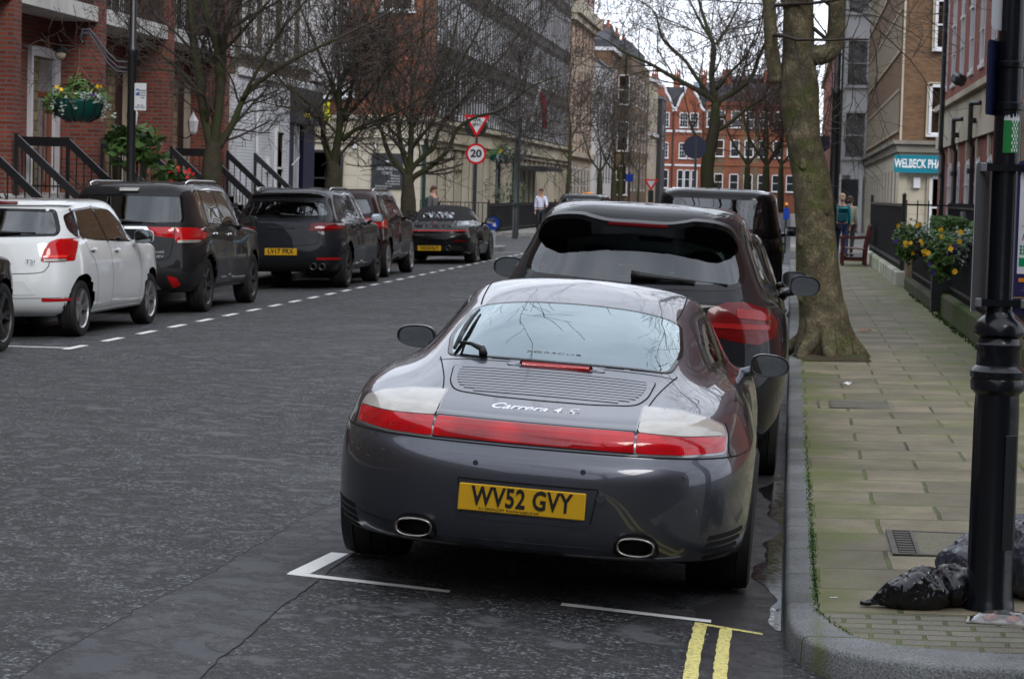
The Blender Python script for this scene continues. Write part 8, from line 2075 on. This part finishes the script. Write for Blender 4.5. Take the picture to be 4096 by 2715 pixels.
text_mesh('payby\nphone', .030, 'lettering', txt_dk, rp, Matrix.Translation((.005, -.0048, -.053)), extrude=.0003, wd=.085)
b = MB(); b.box(-.092, .092, -.0056, -.0046, -.115, -.080); b.build('green_label', grn_s, rp, uv=False)
text_mesh('JustPark', .026, 'lettering', pl_w, rp, Matrix.Translation((-.02, -.0062, -.098)), extrude=.0003, wd=.10)
b = MB(); b.box(-.09, -.065, -.005, -.004, -.178, -.162); b.build('card_mark', mat('card_orange', (.65, .2, .02), .5), rp, uv=False); b = MB(); b.box(-.06, -.035, -.005, -.004, -.178, -.162); b.build('card_mark', blue_m, rp, uv=False)
text_mesh('Please have your vehicle registration\nand payment card ready before you call.\nParking is limited to four hours.', .009, 'small_print', mat('faint_print', (.16, .15, .24), .6), rp, Matrix.Translation((0, -.0045, -.212)), extrude=.0002, wd=.16)
text_mesh('City of Westminster', .013, 'lettering', pl_w, rp, Matrix.Translation((-.0, -.0045, -.285)), extrude=.0002, wd=.10)
b = MB(); b.tube([(-.11, -.004, -.243), (-.03, -.004, -.240), (.04, -.004, -.222), (.109, -.004, -.190)], .0018, 4); b.build('gold_line', mat('gold_print', (.5, .33, .05), .5), rp, uv=False)
# upper plates
up1 = platep('notice_plate', -.055, 2.50, .16, .30, R(62), mat('dull_white_plate', (.42, .43, .46), .4), y=-.045)
text_mesh('Resident permit\nholders only\nMon - Sat', .04, 'lettering', purple, up1, Matrix.Translation((0, -.0045, .04)), extrude=.0003, wd=.13)
up2 = platep('plate_back', -.070, 2.16, .19, .30, R(70), navy, y=-.03)
st = empty('sticker', (.012, -.0565, 1.935)); st.parent = e; st.rotation_euler = (0, 0, R(14))
b = MB(); 
for i in range(6): a0, a1 = -.62+i*.2, -.42+i*.2; b.quad((.0565*math.sin(a0), .0565-.0565*math.cos(a0)-.001, -.075), (.0565*math.sin(a1), .0565-.0565*math.cos(a1)-.001, -.075), (.0565*math.sin(a1), .0565-.0565*math.cos(a1)-.001, .06), (.0565*math.sin(a0), .0565-.0565*math.cos(a0)-.001, .06))
b.build('green_sticker', mat('sticker_green', (.01, .17, .035), .5), st, uv=False)
b = MB(); rs7 = random.Random(3)
for i in range(9):
    for j in range(5):
        if (i+j) % 2 == 0: a0 = -.02+j*.10; a1 = a0+.09; z0 = -.07+i*.0145; b.quad(*[(.0572*math.sin(a), .0565-.0572*math.cos(a)-.0012, z) for a, z in ((a0, z0), (a1, z0), (a1, z0+.012), (a0, z0+.012))])
b.build('chequered_scarf', pl_w, st, uv=False)
b = MB()
for i in range(14): a0 = -.6+i*.085; h = rs7.uniform(.004, .022); b.quad(*[(.0575*math.sin(a), .0565-.0575*math.cos(a)-.0012, z) for a, z in ((a0, .055), (a0+.08, .055), (a0+.06, .062+h), (a0+.02, .062+h))])
b.build('torn_edge', pl_w, st, uv=False)

# ------------------------------------------------------------ rubbish bags, packet and litter
def bag(name, label, pts, m, seed, sub=4, wr_=.018, neck=None):
    """sack made of overlapping bulges, wrinkled all over"""
    rnd = random.Random(seed); bm = bmesh.new()
    mb_ = bpy.data.metaballs.new('mb'); mo = bpy.data.objects.new('mb', mb_); COL.objects.link(mo); mb_.resolution = .018; mb_.threshold = .25
    for (x, y, z, r, sx, sy, sz) in pts:
        el = mb_.elements.new(type='ELLIPSOID'); el.co = (x, y, z); el.radius = r*1.35; el.size_x, el.size_y, el.size_z = sx, sy, sz
    bpy.context.view_layer.update()
    me = bpy.data.meshes.new_from_object(mo.evaluated_get(bpy.context.evaluated_depsgraph_get()))
    COL.objects.unlink(mo); bpy.data.objects.remove(mo); bpy.data.metaballs.remove(mb_)
    bm.from_mesh(me); bmesh.ops.subdivide_edges(bm, edges=bm.edges, cuts=1, use_grid_fill=True); bm.normal_update()
    from mathutils import noise
    for v in bm.verts:
        p = v.co*9+Vector((seed, 0, 0)); n1 = noise.noise(p); n2 = abs(noise.noise(v.co*26+Vector((0, seed, 0)))); n3 = noise.noise(v.co*Vector((50, 50, 14)))
        n4 = abs(noise.noise(Vector((math.atan2(v.co.y, v.co.x+.04)*3.5+n1*.8, v.co.z*3, seed)))); v.co = v.co*.84; v.co += v.normal*(wr_*1.1*n1-wr_*.35*n2-wr_*1.2*max(0, .35-n4))
        v.co.z = max(v.co.z, .002)
    bm.to_mesh(me); bm.free(); me.name = name
    me.materials.clear(); me.materials.append(m); me.polygons.foreach_set('use_smooth', [True]*len(me.polygons))
    o = bpy.data.objects.new(name, me); COL.objects.link(o); tag(o, label, 'rubbish bag'); return o
bagm = mat('black_bin_liner', (.004, .004, .006), .13, spec=.5, bump=.0035, bscale=22)
bagg = mat('grey_bin_liner', (.035, .037, .050), .2, spec=.5, bump=.003, bscale=20)
o1 = bag('rubbish_bag', 'shiny black bin bag lying on its side, drawn out to a point on the left', [(-.19, 0, .02, .06, 1.2, .8, .5), (-.12, 0, .04, .08, 1.2, .9, .7), (-.04, .01, .07, .12, 1, .9, .8), (.05, .02, .09, .14, 1, .9, .85), (.12, .03, .07, .11, .9, 1, .8)], bagm, 3)
o1.location = (.55, 9.58, pz(.55))
o2 = bag('rubbish_bag', 'second black bin bag leaning against the foot of the lamp post', [(0, 0, .06, .11, .9, .9, .9), (.05, .03, .10, .12, .9, .9, .9), (-.03, .03, .10, .10, .9, .9, 1), (.08, 0, .05, .09, 1, .9, .7)], bagm, 6, wr_=.022)
o2.location = (.70, 9.64, pz(.7))
o3 = bag('rubbish_bag', 'big grey bin bag behind the lamp post foot', [(0, 0, .12, .20, 1.1, 1, .8), (.16, .05, .16, .22, 1, 1, .8), (.30, .0, .12, .2, 1, 1, .9), (-.12, .02, .07, .12, 1, 1, .8), (.2, 0, .26, .14, 1, 1, 1)], bagg, 9, wr_=.02)
o3.location = (.86, 10.12, pz(.86))
o4 = bag('rubbish_bag', 'blue-grey bin bag right of the lamp post, cut by the frame', [(0, 0, .16, .22, 1, 1, 1), (.12, .05, .22, .2, 1, 1, 1), (-.02, .0, .30, .12, 1, 1, 1)], bagg, 12)
o4.location = (1.09, 9.92, pz(1.1))
# clear food packet
e = empty('food_packet', (.90, 9.30, pz(.9)+.002), label='clear crumpled packet with pinkish food in it, in front of the lamp post', cat='packet'); e.rotation_euler = (0, 0, R(-8))
b = MB(); n, m_ = 22, 10; rp_ = random.Random(5); V = []
from mathutils import noise as _ns
for i in range(n):
    for j in range(m_):
        u_, v_ = i/(n-1), j/(m_-1); x = -.14+.30*u_; y = -.06+.12*v_*(1-.3*abs(u_-.5)); z = .045*math.sin(PI*u_)**.6*math.sin(PI*v_)**.6+.010*_ns.noise(Vector((x*40, y*40, 1)))+.004
        V.append((x, y, max(.002, z)))
b.add(V, [(i*m_+j, (i+1)*m_+j, (i+1)*m_+j+1, i*m_+j+1) for i in range(n-1) for j in range(m_-1)])
b.build('film', glassmat('clear_film', (.85, .85, .85), rough=.15, boost=1.3), e, smooth=True, uv=False)
b = MB()
for i in range(9): b.ico((rp_.uniform(-.08, .1), rp_.uniform(-.03, .03), .014), rp_.uniform(.012, .022), 2, jit=.15, rnd=rp_, sc=(1.2, 1, .8))
b.build('food', mat('pinkish_food', (.42, .13, .08), .5, var=.35, vscale=30), e, smooth=True, uv=False)
b = MB(); b.box(-.15, .16, -.062, .06, .0, .003); b.build('tray', mat('dull_card', (.35, .33, .28), .7, var=.2, vscale=20), e, uv=False)
def scrap(name, label, cat, x, y, r, m, seed, lift=.012, n=9, flat=.6):
    rnd = random.Random(seed); b = MB(); z0 = pz(x) if x > .1 else zr(x)+.005; V = [(0, 0, lift)]
    for i in range(n): a = 2*PI*i/n; k = r*rnd.uniform(.5, 1.15); V.append((k*math.cos(a), k*math.sin(a)*flat, rnd.uniform(.002, lift*1.4)))
    b.add(V, [(0, 1+i, 1+(i+1) % n) for i in range(n)]+[tuple(range(n, 0, -1))]); o = tag(b.build(name, m, uv=False), label, cat); o.location = (x, y, z0); return o
litm = mat('white_paper', (.66, .66, .68), .7); leafm = mat('dead_orange_leaf', (.42, .15, .05), .7, var=.3, vscale=60); leafy = mat('dead_yellow_leaf', (.45, .28, .03), .7, var=.3, vscale=60)
def flr(px, py): r_ = _RI @ Vector(((px-2048)/FPX, (1357.5-py)/FPX, -1)); k = (.06-CAMH)/r_.z; return r_.x*k, r_.y*k
x, y = flr(3392, 1540); scrap('litter', 'crumpled white and dark litter scrap in the middle of the pavement', 'litter', x, y, .045, litm, 3, lift=.03)
x, y = flr(3812, 2388); scrap('litter', 'shiny white scrap between the bin bag and the packet', 'litter', x, y, .028, litm, 4, lift=.012)
x, y = flr(3337, 2380); scrap('litter', 'thin white scrap near the kerb, nearest the corner', 'litter', x, y, .018, litm, 5, lift=.004, flat=.3)
x, y = flr(3457, 1328); scrap('fallen_leaf', 'pale orange fallen leaf beside the plane tree root', 'leaf', x, y, .10, leafm, 6, lift=.03)
x, y = flr(3890, 1440); scrap('fallen_leaf', 'small yellow fallen leaf near the lamp post', 'leaf', x, y, .04, leafy, 7)
# pavement cover in its frame
e = empty('inspection_cover', (.73, 11.38, pz(.7)+.003), label='rectangular inspection cover with a slotted iron strip, in the slabs', cat='cover')
b = MB(); b.box(-.20, .22, -.40, -.37, 0, .006); b.box(-.20, .22, .37, .40, 0, .006); b.box(-.20, -.17, -.37, .37, 0, .006); b.box(-.085, -.065, -.37, .37, 0, .006); b.build('frame', mat('worn_iron', (.09, .085, .07), .6, metal=.4, var=.3, vscale=20), e, uv=False)
b = MB(); b.box(-.065, .22, -.37, .37, -.001, .003); b.build('infill', mat('gritty_infill', (.15, .14, .10), .9, var=.5, vscale=90, bump=.004, bscale=160), e, uv=False)
b = MB(); b.box(-.17, -.085, -.37, .37, -.001, .002)
o_ = b.build('iron_strip', gap_m, e, uv=False)
b = MB()
for i in range(9): b.box(-.165, -.09, -.34+i*.08, -.30+i*.08, .0025, .005)
b.build('slots', MATS['worn_iron'], e, uv=False)
e = empty('inspection_cover', (.62, 19.0, pz(.6)+.002), label='plain stone-filled cover further up the pavement, level with the coupe mirror', cat='cover')
b = MB(); b.box(-.24, .24, -.33, .33, 0, .003); b.build('infill', mat('dark_slab', (.11, .105, .08), .85, var=.3, vscale=6), e, uv=False)
b = MB(); 
for x in (-.34, -.25, .25, .34): b.box(x-.006, x+.006, -.33, .33, 0, .0035)
b.build('frame', MATS['worn_iron'], e, uv=False)

# ------------------------------------------------------------ people
skin = mat('skin', (.50, .27, .19), .55); hair_b = mat('brown_hair', (.05, .025, .015), .6, var=.3, vscale=30); hair_g = mat('fair_hair', (.38, .27, .16), .6, var=.2, vscale=30)
def skinmesh(name, J, E_, m, parent, sub=2):
    """limbs grown as one surface around connected joints"""
    me = bpy.data.meshes.new(name); me.from_pydata([j[:3] for j in J], E_, []); o = bpy.data.objects.new(name, me); COL.objects.link(o)
    sk = o.modifiers.new('skin', 'SKIN'); sk.use_smooth_shade = True
    for i, j in enumerate(J):
        d = me.skin_vertices[0].data[i]; d.radius = (j[3], j[4] if len(j) > 4 else j[3]); d.use_root = (i == 0)
    ss = o.modifiers.new('sub', 'SUBSURF'); ss.levels = sub; ss.render_levels = sub
    bpy.context.view_layer.update()
    m2 = bpy.data.meshes.new_from_object(o.evaluated_get(bpy.context.evaluated_depsgraph_get())); COL.objects.unlink(o); bpy.data.objects.remove(o)
    m2.materials.clear(); m2.materials.append(m); m2.name = name; m2.polygons.foreach_set('use_smooth', [True]*len(m2.polygons))
    ob = bpy.data.objects.new(name, m2); COL.objects.link(ob); ob.parent = parent; return ob
def person(label, loc, face, top, legs, hair, arms='down', step=.22, h=1.7, extra=None):
    s = h/1.7; e = empty('person', loc, label=label, cat='person'); e.rotation_euler = (0, 0, face)
    # faces -y in its own space
    ay = {'down': ((.20, .02, 1.12), (.22, -.06, .86)), 'chest': ((.21, .0, 1.12), (.08, -.20, 1.28)), 'bars': ((.22, -.14, 1.16), (.20, -.42, 1.08))}[arms]
    J = [(0, 0, .93, .12, .10), (0, 0, 1.12, .115, .09), (0, 0, 1.33, .14, .10), (0, 0, 1.46, .055), (0, -.01, 1.54, .055), (0, -.015, 1.63, .078, .09), (0, -.015, 1.70, .055),
         (.17, 0, 1.40, .05), (ay[0][0], ay[0][1], ay[0][2], .038), (ay[1][0], ay[1][1], ay[1][2], .028), (-.17, 0, 1.40, .05), (-.20, .03, 1.12, .038), (-.21, -.02, .87, .028),
         (.09, 0, .86, .085), (.10, -step*.5, .48, .055), (.10, -step*.9, .08, .036), (.10, -step*.9-.15, .04, .032), (-.09, 0, .86, .085), (-.10, step*.2, .48, .055), (-.10, step*.9, .10, .036), (-.10, step*.9-.15, .04, .032)]
    E_ = [(0, 1), (1, 2), (2, 3), (3, 4), (4, 5), (5, 6), (2, 7), (7, 8), (8, 9), (2, 10), (10, 11), (11, 12), (0, 13), (13, 14), (14, 15), (15, 16), (0, 17), (17, 18), (18, 19), (19, 20)]
    J = [tuple(v*s for v in j) for j in J]
    bo = skinmesh('body', J, E_, skin, e)
    T = [(j[0], j[1], j[2], *[r+.022*s for r in j[3:]]) for j in J]
    idx = [0, 1, 2, 7, 8, 9, 10, 11, 12]; mp_ = {a: i for i, a in enumerate(idx)}
    TJ = [T[i] for i in idx]; TJ[0] = (0, 0, .88*s, .155*s, .125*s); TJ[5] = tuple(Vector(T[8][:3]).lerp(Vector(T[9][:3]), .88))+(.045*s,); TJ[8] = tuple(Vector(T[11][:3]).lerp(Vector(T[12][:3]), .88))+(.045*s,)
    skinmesh('jacket', TJ, [(mp_[a], mp_[b_]) for a, b_ in E_ if a in mp_ and b_ in mp_], top, e)
    idx = [0, 13, 14, 15, 17, 18, 19]; mp_ = {a: i for i, a in enumerate(idx)}; LJ = [(J[i][0], J[i][1], J[i][2], *[r+.016*s for r in J[i][3:]]) for i in idx]
    skinmesh('trousers', LJ, [(mp_[a], mp_[b_]) for a, b_ in E_ if a in mp_ and b_ in mp_], legs, e)
    b = MB(); b.ico((0, .012*s, 1.665*s), .098*s, 3, sc=(.92, 1.02, .98)); b.v = [(x, y, max(z, 1.60*s) if y < -.03 else z) for x, y, z in b.v]; b.ico((0, .07*s, 1.60*s), .07*s, 2); hr = b.build('hair', hair, e, smooth=True, uv=False)
    b = MB(); b.ico((0, -.108*s, 1.60*s), .016*s, 1, sc=(.8, 1.2, 1.3)); 
    for k in (-1, 1): b.ico((k*.088*s, -.0, 1.60*s), .02*s, 1, sc=(.4, .8, 1.2))
    b.build('nose_and_ears', skin, e, smooth=True, uv=False)
    b = MB()
    for k in (-1, 1): b.ico((k*.032*s, -.098*s, 1.625*s), .009*s, 1)
    b.build('eyes', txt_dk, e, uv=False)
    for k, (a, w_) in enumerate(((8, 9), (11, 12))):      # hands with fingers
        p0, p1 = Vector(J[a][:3]), Vector(J[w_][:3]); d = (p1-p0).normalized(); o = d.orthogonal().normalized(); q = d.cross(o)
        HJ = [tuple(p1)+(.026*s, .014*s), tuple(p1+d*.07*s)+(.034*s, .014*s)]; HE = [(0, 1)]
        for f in range(4):
            a_ = (f-1.5)*.019*s; HJ += [tuple(p1+d*.10*s+o*a_)+(.009*s,), tuple(p1+d*(.15-.012*abs(f-1.3))*s+o*a_*1.1+q*.015*s)+(.007*s,)]; HE += [(1, len(HJ)-2), (len(HJ)-2, len(HJ)-1)]
        HJ += [tuple(p1+d*.05*s+o*.042*s)+(.011*s,), tuple(p1+d*.09*s+o*.055*s)+(.009*s,)]; HE += [(0, len(HJ)-2), (len(HJ)-2, len(HJ)-1)]
        skinmesh('hand', HJ, HE, skin, e, sub=1)
    b = MB()
    for i in (16, 20): x, y, z = J[i][:3]; b.box(x-.05*s, x+.05*s, y-.10*s, y+.17*s, 0, .085*s, bev=.03)
    b.build('shoes', black_m, e, smooth=True, uv=False)
    return e
gr_j = mat('grey_coat', (.10, .095, .095), .8, var=.2); dk_t = mat('dark_trousers', (.02, .022, .03), .8); pale_j = mat('pale_lilac_jacket', (.50, .50, .62), .7, var=.15, vscale=6)
teal_b = mat('teal_backpack', (.01, .17, .20), .7, var=.2); green_c = mat('pale_green_coat', (.28, .30, .22), .8, var=.2); jeans = mat('blue_jeans', (.02, .035, .10), .8)
q = at(1735, 770, 70)
e = person('person in grey coat walking right past the hospital, one hand at the collar', (q.x, 70, .06), R(65), gr_j, dk_t, hair_b, 'chest', h=1.68)
b = MB(); b.box(-.13, .13, .11, .25, .98, 1.38, bev=.05); b.build('dark_scarf_bag', mat('dark_teal_cloth', (.015, .03, .035), .8), e, uv=False)
q = at(2163, 850, 86)
e = person('person in pale lilac jacket cycling along the far left kerb', (q.x, 86, .14), R(10), pale_j, dk_t, hair_b, 'bars', h=1.62, step=.3)
cyc = empty('bicycle', (q.x, 85.8, .06), label='bicycle ridden by the person in the pale lilac jacket', cat='bicycle')
for y in (-.52, .52):
    b = MB(); b.lathe([(.32, -.015), (.35, 0), (.32, .015), (.315, 0), (.32, -.015)], 28, c=(0, y, .35), axis='x')
    for k in range(8): a = PI*k/8; b.tube([(0, y-.32*math.cos(a), .35-.32*math.sin(a)), (0, y+.32*math.cos(a), .35+.32*math.sin(a))], .003, 3)
    b.build('wheel', rubber_m, cyc, uv=False)
b = MB(); b.tube([(0, .52, .35), (0, .12, .30), (0, .18, .88), (0, .52, .35)], .015, 6); b.tube([(0, .12, .30), (0, -.38, .85), (0, .16, .80)], .017, 6); b.tube([(0, -.52, .35), (0, -.36, 1.0)], .016, 6); b.tube([(-.25, -.42, 1.03), (.25, -.42, 1.03)], .014, 6); b.build('frame', charcoal, cyc, smooth=True, uv=False)
b = MB(); b.box(-.07, .07, .08, .32, .88, .94, bev=.025); b.build('saddle', black_m, cyc, uv=False)
q = at(3350, 870, 66)
e = person('person with a teal backpack and blue jeans walking away on the right pavement', (q.x+.12, 66, .06), R(180), teal_b, jeans, hair_g, 'down', h=1.76)
b = MB(); b.box(-.17, .17, .12, .32, 1.0, 1.45, bev=.06); bp_ = b.build('backpack', teal_b, e, smooth=True, uv=False)
b = MB(); b.box(-.13, .13, .32, .37, 1.03, 1.25, bev=.02); b.build('pocket', mat('dark_teal_trim', (.005, .07, .085), .7), bp_, uv=False)
q = at(3392, 870, 68)
e = person('person in pale green coat and dark trousers, close beside the teal backpack', (q.x+.05, 68, .06), R(170), green_c, dk_t, hair_b, 'down', h=1.70)
# far details on the right pavement
q = at(3146, 820, 72); e = empty('road_beacon', (q.x, 72, .0), label='small blue sign with an orange lamp, far up the road left of the plane tree', cat='sign')
b = MB(); b.lathe([(.035, 0), (.035, q.z)], 8); b.build('pole', iron, e, uv=False); b = MB(); b.box(-.09, .09, -.05, -.02, q.z-.45, q.z-.1); b.build('sign_face', blue_m, e, uv=False); b = MB(); b.ico((0, -.03, q.z+.02), .05, 2); b.build('lamp', MATS['amber_lamp'], e, smooth=True, uv=False)
